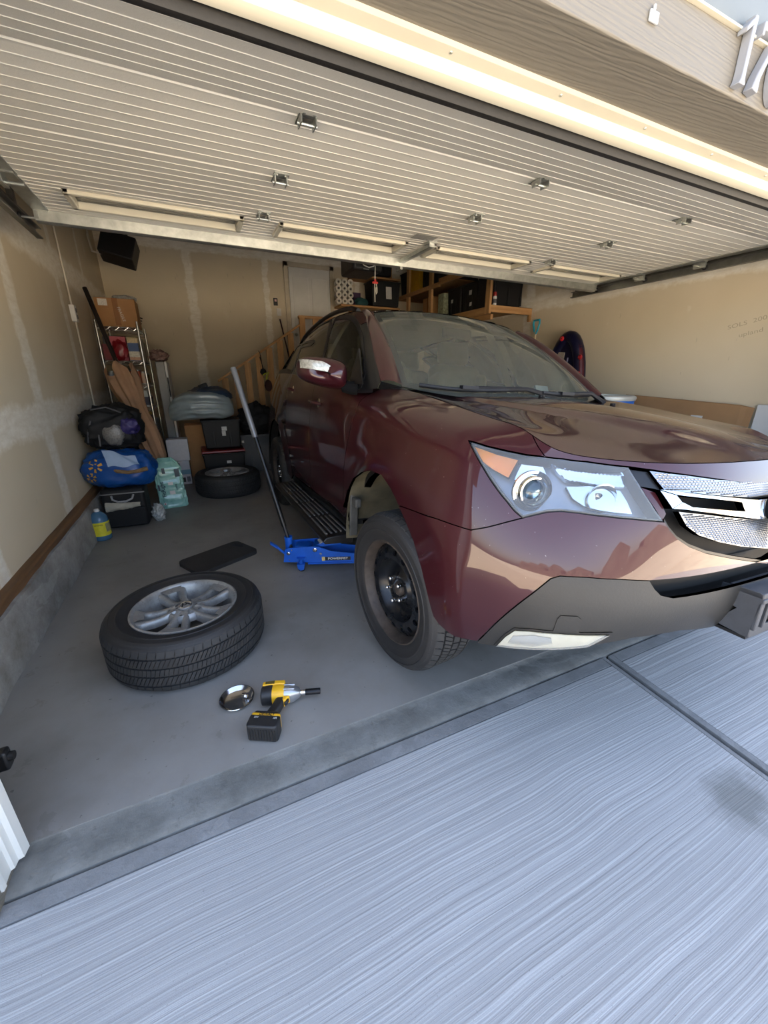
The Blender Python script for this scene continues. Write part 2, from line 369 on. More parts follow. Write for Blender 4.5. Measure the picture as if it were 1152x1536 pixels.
# ------------------------------------------------------------ garage shell
mb = MB(); mb.b2((XL-.2, 1.02, .33), (XL, YB+.2, ZC)); struct(mb.build('wall_left', M_WL))
struct(MB().b2((XR, 1.02, 0), (XR+.2, YB+.2, ZC)).build('wall_right', M_WR))
struct(MB().b2((XL-.2, YB, 0), (XR+.2, YB+.2, ZC)).build('wall_back', M_WB))
struct(MB().b2((XL-.2, 1.0, ZC), (XR+.2, YB+.2, ZC+.15)).build('ceiling', M_CEIL))
# concrete stem wall and exposed sill plate under the left drywall
mb = MB()
def curb(u, v):
    y = 1.3+(YB-1.3)*u
    if v < .5: p = (-.935+.012*(1-v*2), y, v*2*.285)
    else: p = (-.935-(v-.5)*2*.2, y, .285)
    q = jit(p, .012, 5); return (q.x, y, max(0, q.z) if v > 0 else 0)
mb.grid(curb, 160, 15); struct(mb.build('baseboard_left', M_CURB, smooth=R(50)))
mb = MB()
def sill(u, v):
    y = 1.3+(YB-1.3)*u; P = [(-.955, .275), (-.95, .325), (-.958, .333), (-1.03, .338)]
    k = min(2, int(v*3)); a = v*3-k; x = P[k][0]*(1-a)+P[k+1][0]*a; z = P[k][1]*(1-a)+P[k+1][1]*a
    return (x+.004*mnoise.noise(Vector((y*3, v*4, 0))), y, z+.003*mnoise.noise(Vector((y*5, v*3, 4))))
mb.grid(sill, 120, 7); struct(mb.build('trim_2', W_SILL, smooth=R(40)))
# front wall of the house, header trim, door stops
fw = MB(); fw.b2((XL-3, 1.0, -.4), (OPL-.06, YF, 3.6)); fw.b2((OPR+.06, 1.0, -.4), (XR+3, YF, 3.6)); fw.b2((OPL-.06, 1.02, 2.30), (OPR+.06, YF, 3.6))
struct(fw.build('wall_front', M_SIDING))
struct(MB().b2((OPL-.2, .985, 2.165), (OPR+.2, 1.235, 2.305)).build('trim_3', M_TAUPE, bevel=.004))
for sx, x in ((-1, OPL), (1, OPR)):
    struct(MB().b2((x if sx > 0 else x-.16, .985, -.05), (x+.16 if sx > 0 else x, 1.2, 2.165)).build('trim_4', M_TAUPE, bevel=.004))
    # white vinyl stop with its stepped profile and lip
    st = MB(); d = -sx
    prof = [(0, 1.035), (d*.006, 1.035), (d*.008, 1.048), (d*.004, 1.052), (d*.004, 1.088), (d*.012, 1.092), (d*.014, 1.112), (d*.026, 1.116), (d*.030, 1.145), (d*.026, 1.15), (0, 1.15)]
    st.prism([(x+p[0], p[1]) for p in prof], .012, 2.165)
    so = struct(st.build('trim_5', M_WVINYL, smooth=R(30)))
    for k in range(6):
        z = .12+k*.38; MB().lathe([(0, .004), (.004, .003), (.005, 0)], 8, Matrix.Translation((x+d*.003, 1.07, z)) @ rot3(0, R(90)*d, 0)).build('nail', M_GALV, so)
st = MB(); prof = [(2.165, 1.17), (2.152, 1.17), (2.147, 1.195), (2.147, 1.205), (2.122, 1.215), (2.115, 1.23), (2.115, 1.25), (2.125, 1.262), (2.165, 1.265)]
st.prism([(p[1], p[0]) for p in prof], OPL, OPR, Matrix(((0, 0, 1, 0), (1, 0, 0, 0), (0, 1, 0, 0), (0, 0, 0, 1))))
so = struct(st.build('trim_6', M_VINYL, smooth=R(30)))
for k in range(12):
    MB().lathe([(0, -.004), (.0045, -.003), (.0055, 0)], 8, Matrix.Translation((OPL+.2+k*.4, 1.184, 2.150))).build('nail', M_GALV, so)
# flashing and siding courses above the header
fx0, fx1 = OPL-.2, OPR+.4; MX = Matrix(((0, 0, 1, 0), (1, 0, 0, 0), (0, 1, 0, 0), (0, 0, 0, 1)))
fo = MB().prism([(.974, 2.305), (.974, 2.311), (1.02, 2.318), (1.02, 2.305)], fx0, fx1, MX).build('trim_7', M_VINYL); struct(fo)
fo = MB().prism([(1.02, 2.312), (.995, 2.318), (.982, 2.36), (.976, 2.41), (1.02, 2.41)], fx0, fx1, MX).build('trim_8', M_FLASH, smooth=R(30)); struct(fo)
fo = MB().prism([(1.02, 2.405), (.974, 2.408), (.962, 2.414), (.962, 2.428), (.972, 2.434), (.985, 2.64), (1.02, 2.64)], fx0, fx1, MX).build('trim_9', M_SIDING, smooth=R(30)); struct(fo)
for k in range(4):
    z = 2.63+k*.2; struct(MB().prism([(1.02, z), (.955, z+.004), (.95, z+.02), (.99, z+.22), (1.02, z+.22)], fx0, fx1, MX).build('siding_course', M_SIDING))
# unseen roof added to shade the drive; eave set for the shadow edge
rf = MB(); rf.add([(XL-3.5, .62, 3.42), (XR+3.5, .62, 3.42), (XR+3.5, 5.2, 5.6), (XL-3.5, 5.2, 5.6), (XL-3.5, 10.0, 3.5), (XR+3.5, 10.0, 3.5), (XL-3.5, .62, 3.3), (XR+3.5, .62, 3.3), (XL-3.5, 1.2, 3.3), (XR+3.5, 1.2, 3.3)], [(0, 1, 2, 3), (3, 2, 5, 4), (0, 3, 4), (1, 5, 2), (0, 1, 7, 6), (6, 7, 9, 8)])
struct(rf.build('roof', pm('roof_shingle', srgb(70, 64, 60), .9, 0, .2, 6)))

# ------------------------------------------------------------ overhead garage door
DX0, DX1, DZ = -.71, 4.02, 2.25
gd = tag(empty('garage_door', (0, 1.3, 2.1)), 'off-white ribbed steel sectional garage door rolled up overhead', 'garage door')
def gpart(mbx, name, mat, parent=None, **k):
    o = mbx.build(name, mat, parent or gd, **k)
    if parent is None: o.location = (0, -1.3, -2.1)
    return o
rows = [1.82, 2.345, 2.865, 3.385]
def section(a, b, ribs=10, x0=DX0, x1=DX1, lim=None):
    m = MB(); L = math.hypot(b[0]-a[0], b[1]-a[1]); t = ((b[0]-a[0])/L, (b[1]-a[1])/L); nn = (-t[1], t[0])
    P = [(0.004, .045), (0.004, .002)]
    e = L-.004; step = (e-.01)/ribs
    for k in range(ribs):
        y0 = .006+k*step
        P += [(y0, .0), (y0+.0014, -.0018), (y0+.0028, -.0018), (y0+.014, -.0004)]
    P += [(e, 0), (e, .045)]
    Q = [(a[0]+t[0]*p[0]+nn[0]*p[1], a[1]+t[1]*p[0]+nn[1]*p[1]) for p in P]
    for x in (x0, x1): m.v += [(x, q[0], q[1]) for q in Q]
    n = len(Q); m.f += [[i, (i+1) % n, n+(i+1) % n, n+i] for i in range(n)]+[list(range(n)), list(range(2*n-1, n-1, -1))]; m.mi = [0]*len(m.f)
    return m
S0 = (1.272, 2.118)
secs = [section(S0, (rows[0], DZ), 7)]
for k in range(2): secs.append(section((rows[k], DZ), (rows[k+1], DZ), 8))
for s in secs: gpart(s, 'section', M_DOOR)
# window section: solid rails and stiles round four glazed lights
cols = [-.66, .52, 1.69, 2.86, 4.03]
wins = [(-.49, .42), (.63, 1.56), (1.80, 2.74), (2.97, 3.88)]
wy0, wy1 = 2.955, 3.205
s = section((rows[2], DZ), (wy0-.005, DZ), 2)
s2 = section((wy1+.005, DZ), (rows[3], DZ), 3); s.add(s2.v, s2.f)
edges = [DX0]+[q for w in wins for q in w]+[DX1]
for k in range(0, 10, 2):
    s2 = section((wy0-.005, DZ), (wy1+.005, DZ), 5, edges[k], edges[k+1]); s.add(s2.v, s2.f)
wsec = gpart(s, 'section', M_DOOR)
M_PANE = glassmat('door_pane', (.55, .6, .58), 1.7, .02)
for x0, x1 in wins:
    f = MB(); w = .032
    for (a, b) in (((x0, wy0), (x1, wy0+w)), ((x0, wy1-w), (x1, wy1)), ((x0, wy0), (x0+w, wy1)), ((x1-w, wy0), (x1, wy1))):
        f.b2((a[0], a[1], DZ-.018), (b[0], b[1], DZ+.04))
    fo = gpart(f, 'window_frame', M_VINYL, bevel=.006)
    p = MB().b2((x0+w, wy0+w, DZ+.018), (x1-w, wy1-w, DZ+.022)).build('pane', M_PANE, fo)
seal = MB(); seal.prism([(1.262, 2.128), (1.256, 2.108), (1.262, 2.094), (1.279, 2.092), (1.293, 2.10), (1.292, 2.118), (1.282, 2.13)], DX0, DX1, MX); gpart(seal, 'bottom_seal', M_RUB, smooth=R(50))
st = MB(); st.prism([(3.335, DZ-.002), (3.34, DZ-.058), (3.352, DZ-.064), (3.385, DZ-.064), (3.392, DZ-.055), (3.392, DZ-.012), (3.43, DZ-.012), (3.43, DZ-.002)], DX0, DX1, MX); gpart(st, 'stiffening_strut', M_GALV, smooth=R(25))
def hinge(x, y, z=DZ):
    m = MB(); m.box((x, y-.028, z-.003), (.07, .05, .005)).box((x, y+.028, z-.003), (.07, .05, .005))
    for sx in (-.028, .028): m.box((x+sx, y, z-.017), (.005, .055, .028))
    m.tube([(x-.038, y, z-.024), (x+.038, y, z-.024)], .006, 8)
    for sx in (-.02, .02):
        for sy in (-.036, .036): m.tube([(x+sx, y+sy, z-.011), (x+sx, y+sy, z-.003)], .006, 6)
    return gpart(m, 'hinge', M_GALV, smooth=R(30))
for y in rows[:3]:
    for x in cols[1:4]:
        if not (y == rows[2] and abs(x-1.69) < .1): hinge(x, y)
for sx, xe, xt in ((-1, DX0, -.79), (1, DX1, 4.10)):
    ec = MB()
    for y0, y1 in ((rows[0]+.01, rows[1]-.01), (rows[1]+.01, rows[2]-.01), (rows[2]+.01, rows[3]-.01)): ec.b2((xe-sx*.075, y0, DZ-.006), (xe+sx*.004, y1, DZ+.045))
    gpart(ec, 'end_stile', M_GALV)
    for y in rows:
        rb = MB(); rb.b2((xe-sx*.07, y-.055, DZ-.012), (xe+sx*.0, y+.045, DZ-.006)).b2((xe-sx*.02, y-.05, DZ-.05), (xe+sx*.002, y+.04, DZ-.008))
        rb.tube([(xe-sx*.09, y, DZ-.036), (xt, y, DZ-.036)], .0075, 8)
        rbo = gpart(rb, 'roller_bracket', M_GALV, smooth=R(30))
        MB().lathe([(0, -.008), (.018, -.008), (.022, -.004), (.022, .004), (.018, .008), (0, .008)], 14, Matrix.Translation((xt, y, DZ-.036)) @ rot3(0, R(90), 0)).build('roller', M_DARKP, rbo)
    tr = tag(empty('door_track', (xt, 1.4, 0)), 'galvanised roller track along the %s side of the overhead door' % ('outlet-wall' if sx < 0 else 'cardboard-sheet'), 'door track', 'overhead door tracks')
    tm = MB(); C = [(-.014, -.028), (-.028, -.028), (-.028, -.022), (-.02, -.022), (-.02, .022), (-.028, .022), (-.028, .028), (-.014, .028)]
    # channel: open towards the door
    Q = [(xt-sx*(p[0]+.005), DZ-.036+p[1]) for p in [(-.022, -.03), (.012, -.03), (.012, -.022), (.0, -.026), (-.018, -.026), (-.018, .026), (0, .026), (.012, .022), (.012, .03), (-.022, .03)]]
    n = len(Q); tm.add([(q[0], 1.75, q[1]) for q in Q]+[(q[0], 3.72, q[1]) for q in Q], [(i, (i+1) % n, n+(i+1) % n, n+i) for i in range(n)]+[tuple(range(n)), tuple(range(2*n-1, n-1, -1))])
    # bend down to the jamb
    for k in range(6):
        a0, a1 = R(90*k/6), R(90*(k+1)/6); rr = .36
        tm.tube([(xt, 1.75-rr*math.sin(a0), DZ-.036-rr*(1-math.cos(a0))), (xt, 1.75-rr*math.sin(a1), DZ-.036-rr*(1-math.cos(a1)))], .024, 6)
    tm.b2((xt-.02, 1.37, .2), (xt+.02, 1.41, DZ-.39))
    to = tm.build('rail', M_GALVD, tr, smooth=R(30)); to.location = (-xt, -1.4, 0)
    ag = MB(); x2 = xt+sx*.024; ag.b2((x2, 1.5, DZ-.005), (x2+sx*.004, 3.7, DZ+.05)).b2((x2, 1.5, DZ+.046), (x2+sx*.05, 3.7, DZ+.05))
    ag.b2((x2, 3.45, DZ), (x2+sx*.03, 3.49, ZC)).b2((x2, 2.2, DZ), (x2+sx*.03, 2.24, ZC))
    ao = ag.build('hanger_angle', M_GALVD, tr); ao.location = (-xt, -1.4, 0)
# maker's label beside the opener bracket
lb = MB().box((1.60, 2.80, DZ-.0048), (.17, .10, .001)); gpart(lb, 'maker_label', pm('label_grey', srgb(150, 148, 140), .6, 0, .25, 60))
# opener: rail, trolley, motor; its arm rides on the door
op = tag(empty('door_opener', (1.70, 4.4, 2.4)), 'black ceiling-hung garage door opener with rail and red release handle', 'door opener')
def oprt(m, name, mat, **k):
    o = m.build(name, mat, op, **k); o.location = (-1.70, -4.4, -2.4); return o
OX = 1.70
oprt(MB().b2((OX-.018, 1.32, 2.46), (OX+.018, 4.3, 2.50)), 'opener_rail', M_GALVD)
arm = MB(); arm.tube([(OX, 3.66, 2.43), (OX, 3.46, 2.30), (OX, 3.36, 2.20)], .012, 6); arm.b2((OX-.02, 2.86, 2.215), (OX+.02, 3.42, 2.24)).b2((OX-.035, 2.84, 2.235), (OX+.035, 2.92, 2.248)); arm.b2((OX-.012, 3.34, 2.17), (OX+.012, 3.42, 2.24))
gpart(arm, 'opener_arm', M_GALV)
oprt(MB().b2((OX-.03, 3.62, 2.435), (OX+.03, 3.80, 2.46)), 'trolley', M_DARKP, bevel=.006)
mo = oprt(MB().b2((1.61, 4.22, 2.34), (1.93, 4.62, 2.55)), 'motor_housing', M_DARKP, bevel=.025)
M_BULB = pm('bulb_glass', srgb(236, 232, 220), .3)
for bx in (1.665, 1.855):
    oprt(MB().lathe([(.012, 0), (.018, -.018), (.03, -.05), (.028, -.072), (.014, -.09), (0, -.092)], 14, Matrix.Translation((bx, 4.19, 2.44)) @ rot3(R(-70), 0, 0)), 'bulb', M_BULB, smooth=R(60))
oprt(MB().tube([(1.67, 4.18, 2.41), (1.70, 4.16, 2.37), (1.75, 4.155, 2.355), (1.80, 4.16, 2.37), (1.85, 4.18, 2.41)], .005, 6), 'cable', M_WHITE, smooth=R(60))
oprt(MB().box((1.745, 4.217, 2.352), (.06, .004, .008)), 'badge', M_GALV)
for sx in (1.66, 1.86): oprt(MB().b2((sx, 4.4, 2.55), (sx+.02, 4.43, ZC)), 'strap', M_GALVD)
RX, RY = 1.635, 3.74
oprt(MB().tube([(OX-.03, RY, 2.44), (RX, RY, 2.40), (RX+.002, RY, 2.25), (RX-.004, RY, 2.12), (RX-.002, RY, 1.98)], .004, 6), 'release_cord', pm('white_cord', srgb(190, 185, 172), .8))
oprt(MB().box((RX, RY, 2.138), (.055, .016, .018)).box((RX, RY, 2.152), (.016, .018, .022)), 'release_handle', pm('red_plastic', srgb(170, 32, 26), .4), bevel=.005)
oprt(MB().tube([(RX+.012, RY, 2.13), (RX+.02, RY, 2.09), (RX+.02, RY, 2.06), (RX+.012, RY, 2.045), (RX+.008, RY, 2.07), (RX+.01, RY, 2.10)], .004, 6), 'cord_loop', MATS['white_cord'])
# safety sensor on the left track foot
sn = tag(empty('door_sensor', (-.765, 1.36, 0)), 'small black safety sensor on the track beside the white door jamb', 'sensor')
MB().box((.035, 0, .165), (.05, .04, .07)).build('housing', M_DARKP, sn, bevel=.008); MB().lathe([(0, .012), (.014, .012), (.016, 0)], 12, Matrix.Translation((.06, 0, .17)) @ rot3(0, R(90), 0)).build('lens', M_RUB, sn)
MB().b2((-.04, -.012, .0), (.012, .012, .2)).build('bracket', M_GALVD, sn)
# ------------------------------------------------------------ facade details: numerals, hook plate
M_NUM = pm('grey_numeral', srgb(146, 149, 155), .4, 0, .04, 6)
def numeral(ch_name, polys, x, label):
    m = MB()
    for P in polys: m.prism([(x+a, b) for a, b in P], -.984, -.956, Matrix(((1, 0, 0, 0), (0, 0, -1, 0), (0, 1, 0, 0), (0, 0, 0, 1))))
    return tag(m.build(ch_name, M_NUM, bevel=.003), label, 'house number', 'house number digits on the header trim')
def stroke(pts, ws):
    L = []; Rr = []
    for i, (p, w) in enumerate(zip(pts, ws)):
        a = pts[max(0, i-1)]; b = pts[min(len(pts)-1, i+1)]; dx, dy = b[0]-a[0], b[1]-a[1]; l = math.hypot(dx, dy); nx, ny = -dy/l*w/2, dx/l*w/2
        L.append((p[0]+nx, p[1]+ny)); Rr.append((p[0]-nx, p[1]-ny))
    return L+Rr[::-1]
Z0, Z1 = 2.18, 2.335
numeral('house_numeral', [stroke([(0, Z1), (0, Z1-.03), (0, Z0+.03), (0, Z0+.012), (0, Z0)], [.016, .016, .016, .020, .034]), [(0, Z1), (-.004, Z1-.022), (-.034, Z1-.045), (-.036, Z1-.033), (-.018, Z1-.014)]], 1.64, 'slim grey house numeral one on the header trim')
numeral('house_numeral', [stroke([(.055, Z1-.012), (.05, Z1-.03), (.02, Z1-.085), (.002, Z0+.035), (-.004, Z0)], [.02, .018, .017, .020, .034]), [(-.03, Z1), (.066, Z1), (.066, Z1-.018), (-.02, Z1-.018), (-.02, Z1-.032), (-.03, Z1-.032)]], 1.715, 'slim grey house numeral seven on the header trim')
arc = [(.045+.042*math.cos(R(a)), Z0+.077+.072*math.sin(R(a))) for a in range(90, 451, 20)]
numeral('house_numeral', [stroke(arc[:10], [.02]*10), stroke(arc[9:], [.02]*10)], 1.80, 'rounded grey house numeral beside the seven on the header trim')
M_CLIP = pm('clip_plate', srgb(178, 180, 180), .4)
cl = MB(); cl.box((1.235, .981, 2.235), (.035, .006, .024)).box((1.230, .979, 2.251), (.008, .006, .012)); tag(cl.build('sign_hook', M_CLIP, bevel=.002), 'little white metal hook plate screwed to the header trim', 'hook')
# ------------------------------------------------------------ back-wall door, switch, thermostat
LZ = 1.06
dr = struct(empty('door_1', (2.07, YB, LZ)))
MB().b2((-.36, -.035, .005), (.36, -.012, 2.0)).build('leaf', M_WHITE, dr, bevel=.004)
for zz in ((.15, .85), (1.0, 1.85)):
    for xx in (-.3, .03): 
        m = MB(); m.b2((xx, -.041, zz[0]), (xx+.27, -.034, zz[1])); m.build('panel', M_WHITE, dr, bevel=.006)
tm = MB(); tm.b2((-.44, -.03, 0), (-.365, 0, 2.075)).b2((.365, -.03, 0), (.44, 0, 2.075)).b2((-.44, -.03, 2.005), (.44, 0, 2.075)); tm.build('casing', pm('cream_trim', srgb(200, 188, 164), .5), dr, bevel=.005)
MB().lathe([(.012, 0), (.012, .03), (.026, .04), (.03, .055), (.02, .068), (0, .07)], 16, Matrix.Translation((-.3, -.036, .95)) @ rot3(R(90), 0, 0)).build('knob', M_GALV, dr, smooth=R(50))
sw = tag(empty('light_switch', (1.508, YB-.004, 2.36)), 'white wall switch below the small dark opener button', 'switch')
MB().box((0, 0, 0), (.075, .008, .115)).build('plate', M_WHITE, sw, bevel=.003); MB().box((0, -.008, 0), (.012, .014, .026)).build('toggle', M_WHITE, sw)
tb = tag(empty('opener_button', (1.462, YB-.008, 2.515)), 'dark door-opener button unit with a pale lit key on wall', 'wall control')
MB().box((0, 0, 0), (.07, .016, .115)).build('case', M_DARKP, tb, bevel=.005); MB().box((0, -.01, .02), (.034, .008, .034)).build('key', pm('pink_key', srgb(220, 180, 178), .4), tb, bevel=.003)
# conduit and outlet on the left wall
M_CON = pm('conduit_paint', srgb(196, 188, 170), .5)
ol = tag(empty('wall_outlet', (XL+.02, 5.195, 1.905)), 'surface-mounted white double outlet with conduit above and below', 'outlet')
MB().box((0, 0, 0), (.045, .085, .15)).build('box', M_WHITE, ol, bevel=.004)
for dz in (-.03, .03):
    MB().lathe([(0, .006), (.02, .006), (.021, 0)], 12, Matrix.Translation((.022, 0, dz)) @ rot3(0, R(90), 0)).build('socket', pm('socket_grey', srgb(120, 118, 110), .5), ol)
MB().tube([(0, -.01, .07), (0, -.012, .5), (0, -.01, 1.6)], .009, 8).build('conduit', M_CON, ol, smooth=R(60)); MB().tube([(0, .01, -.07), (0, .0, -.12), (0, -.02, -.5), (0, -.05, -1.1), (0, -.06, -1.35)], .009, 8).build('conduit', M_CON, ol, smooth=R(60))
# ============================================================ the car
XCAR, YNOSE, WB, OV = 1.65, .51, 2.75, .92
CPIT, CROLL = R(2.0), R(3.2)
KC = math.tan(R(1.0))      # standing on the jack: nose and near side raised
car = tag(empty('suv', (XCAR, YNOSE+OV+WB, 0)), 'dark maroon SUV jacked up at one front corner with a black steel wheel', 'car')
car.rotation_mode = 'XYZ'
MC = np.array(Matrix.Rotation(-CPIT, 3, 'X') @ Matrix.Rotation(CROLL, 3, 'Y'))
car.matrix_world = Matrix.Translation((XCAR, YNOSE+OV+WB, 0)) @ Matrix(MC.tolist()).to_4x4()
COFF = np.array([0, OV+WB, 0.0]); CPIV = np.array([XCAR, YNOSE+OV+WB, 0.0])
CINV = Matrix.Translation((0, -(OV+WB), 0))     # local car coords have y = 0 at the nose
CLOC = MC.T @ (CAM-CPIV)+COFF
def lray(px, py): return MC.T @ ray(px, py)
def lplane(px, py, ax, val):
    d = lray(px, py); return CLOC+d*((val-CLOC[ax])/d[ax])
def w2l(p): return MC.T @ (np.array(p)-CPIV)+COFF
def cpart(o, parent=None):
    o.parent = parent or car
    if parent is None: o.location = Vector(o.location)+Vector((0, -(OV+WB), 0))
    return o
def cb(mbx, name, mat, parent=None, **k):
    o = mbx.build(name, mat, None, **k); return cpart(o, parent)

# ---- splines
def natspl(t, Y, q):
    t = np.asarray(t, float); Y = np.asarray(Y, float); n = len(t); h = np.diff(t)
    A = np.zeros((n, n)); B = np.zeros((n,)+Y.shape[1:]); A[0, 0] = A[-1, -1] = 1
    for i in range(1, n-1):
        A[i, i-1] = h[i-1]; A[i, i] = 2*(h[i-1]+h[i]); A[i, i+1] = h[i]; B[i] = 6*((Y[i+1]-Y[i])/h[i]-(Y[i]-Y[i-1])/h[i-1])
    m = np.linalg.solve(A, B.reshape(n, -1)).reshape(B.shape)
    q = np.asarray(q, float); k = np.clip(np.searchsorted(t, q)-1, 0, n-2); x0 = t[k]; hh = h[k]
    a = ((x0+hh-q)/hh); b = ((q-x0)/hh); sh = (-1,)+(1,)*(Y.ndim-1); a = a.reshape(sh); b = b.reshape(sh); hh = hh.reshape(sh)
    return a*Y[k]+b*Y[k+1]+((a**3-a)*m[k]+(b**3-b)*m[k+1])*hh**2/6
class Surf:
    """smooth surface over a control net; (u,v) are roughly metres"""
    def __init__(s, net, du=.02, dv=.012, vpar=None):
        net = np.array(net, float); s.nu, s.nv = net.shape[:2]
        cu = np.r_[0, np.cumsum(np.linalg.norm(np.diff(net[:, s.nv//2], axis=0), axis=1))]
        mid = np.linalg.norm(np.diff(net, axis=1), axis=2).mean(0); cv = np.r_[0, np.cumsum(mid)]
        s.cu, s.cv = cu, cv; s.U, s.V = cu[-1], cv[-1]
        s.gu = np.linspace(0, s.U, max(2, int(s.U/du)+1)); s.gv = np.linspace(0, s.V, max(2, int(s.V/dv)+1))
        a = natspl(cu, net, s.gu); b = natspl(cv, np.swapaxes(a, 0, 1), s.gv); s.G = np.swapaxes(b, 0, 1)
        s._fin()
    def _fin(s):
        gu = np.gradient(s.G, axis=0); gv = np.gradient(s.G, axis=1); N = np.cross(gu, gv); N /= np.linalg.norm(N, axis=2, keepdims=True)+1e-12
        s.N = N
    def flip(s): s.N = -s.N; return s
    def ev(s, uv, off=0.0):
        uv = np.atleast_2d(np.asarray(uv, float)); fu = np.clip(uv[:, 0]/s.U*(len(s.gu)-1), 0, len(s.gu)-1-1e-9); fv = np.clip(uv[:, 1]/s.V*(len(s.gv)-1), 0, len(s.gv)-1-1e-9)
        i = fu.astype(int); j = fv.astype(int); a = (fu-i)[:, None]; b = (fv-j)[:, None]
        def L(A): return (A[i, j]*(1-a)+A[i+1, j]*a)*(1-b)+(A[i, j+1]*(1-a)+A[i+1, j+1]*a)*b
        P = L(s.G); N = L(s.N); N /= np.linalg.norm(N, axis=1, keepdims=True); return P+N*off, N
    def bvh(s):
        if not hasattr(s, '_b'):
            nu, nv = s.G.shape[:2]; F = [(i*nv+j, (i+1)*nv+j, (i+1)*nv+j+1, i*nv+j+1) for i in range(nu-1) for j in range(nv-1)]
            s._b = BVHTree.FromPolygons([Vector(p) for p in s.G.reshape(-1, 3)], F); s._F = F
        return s._b
    def px(s, x, y):
        """photo pixel -> (u,v) where its ray meets this surface"""
        d = lray(x, y); d = d/np.linalg.norm(d); b = s.bvh(); hit = b.ray_cast(Vector(CLOC), Vector(d))
        if hit[0] is None: hit = b.find_nearest(Vector(CLOC+d*max(.2, np.linalg.norm(s.G.reshape(-1, 3).mean(0)-CLOC))))
        return s._uv(np.array(hit[0]), hit[2])
    def near(s, p):
        hit = s.bvh().find_nearest(Vector(p)); return s._uv(np.array(hit[0]), hit[2])
    def _uv(s, P, fi):
        nv = s.G.shape[1]; i, j = divmod(fi, nv-1); a = b = .5
        A, B, C, D = s.G[i, j], s.G[i+1, j], s.G[i+1, j+1], s.G[i, j+1]
        for _ in range(6):
            Q = (A*(1-a)+B*a)*(1-b)+(D*(1-a)+C*a)*b; du = (B-A)*(1-b)+(C-D)*b; dv = (D-A)*(1-a)+(C-B)*a
            J = np.stack([du, dv], 1); st = np.linalg.lstsq(J, P-Q, rcond=None)[0]; a += st[0]; b += st[1]
        a = min(1, max(0, a)); b = min(1, max(0, b))
        return ((i+a)/(len(s.gu)-1)*s.U, (j+b)/(len(s.gv)-1)*s.V)
def inpoly(P, poly):
    x, y = P[:, 0], P[:, 1]; c = np.zeros(len(P), bool); n = len(poly)
    for i in range(n):
        x0, y0 = poly[i]; x1, y1 = poly[(i+1) % n]
        k = ((y0 > y) != (y1 > y)); 
        with np.errstate(divide='ignore', invalid='ignore'): xi = (x1-x0)*(y-y0)/(y1-y0)+x0
        c ^= k & (x < xi)
    return c
def dens(poly, st):
    out = []; n = len(poly)
    for i in range(n):
        a = np.array(poly[i]); b = np.array(poly[(i+1) % n]); k = max(1, int(np.linalg.norm(b-a)/st)); out += [tuple(a+(b-a)*j/k) for j in range(k)]
    return out
def inset(poly, d, keep0=True):
    P = np.array(poly); n = len(P); A = 0.5*sum(P[i][0]*P[(i+1) % n][1]-P[(i+1) % n][0]*P[i][1] for i in range(n)); sg = 1 if A > 0 else -1
    out = []
    for i in range(n):
        e0 = P[i]-P[i-1]; e1 = P[(i+1) % n]-P[i]; n0 = np.array([-e0[1], e0[0]])/(np.linalg.norm(e0)+1e-9)*sg; n1 = np.array([-e1[1], e1[0]])/(np.linalg.norm(e1)+1e-9)*sg
        m = n0+n1; l = np.linalg.norm(m); m = m/l if l > 1e-6 else n0; k = min(2.0, 1/max(.3, m@n0)); q = P[i]+m*d*k
        if keep0 and P[i][0] < 1e-4: q[0] = P[i][0]
        out.append(tuple(q))
    return out
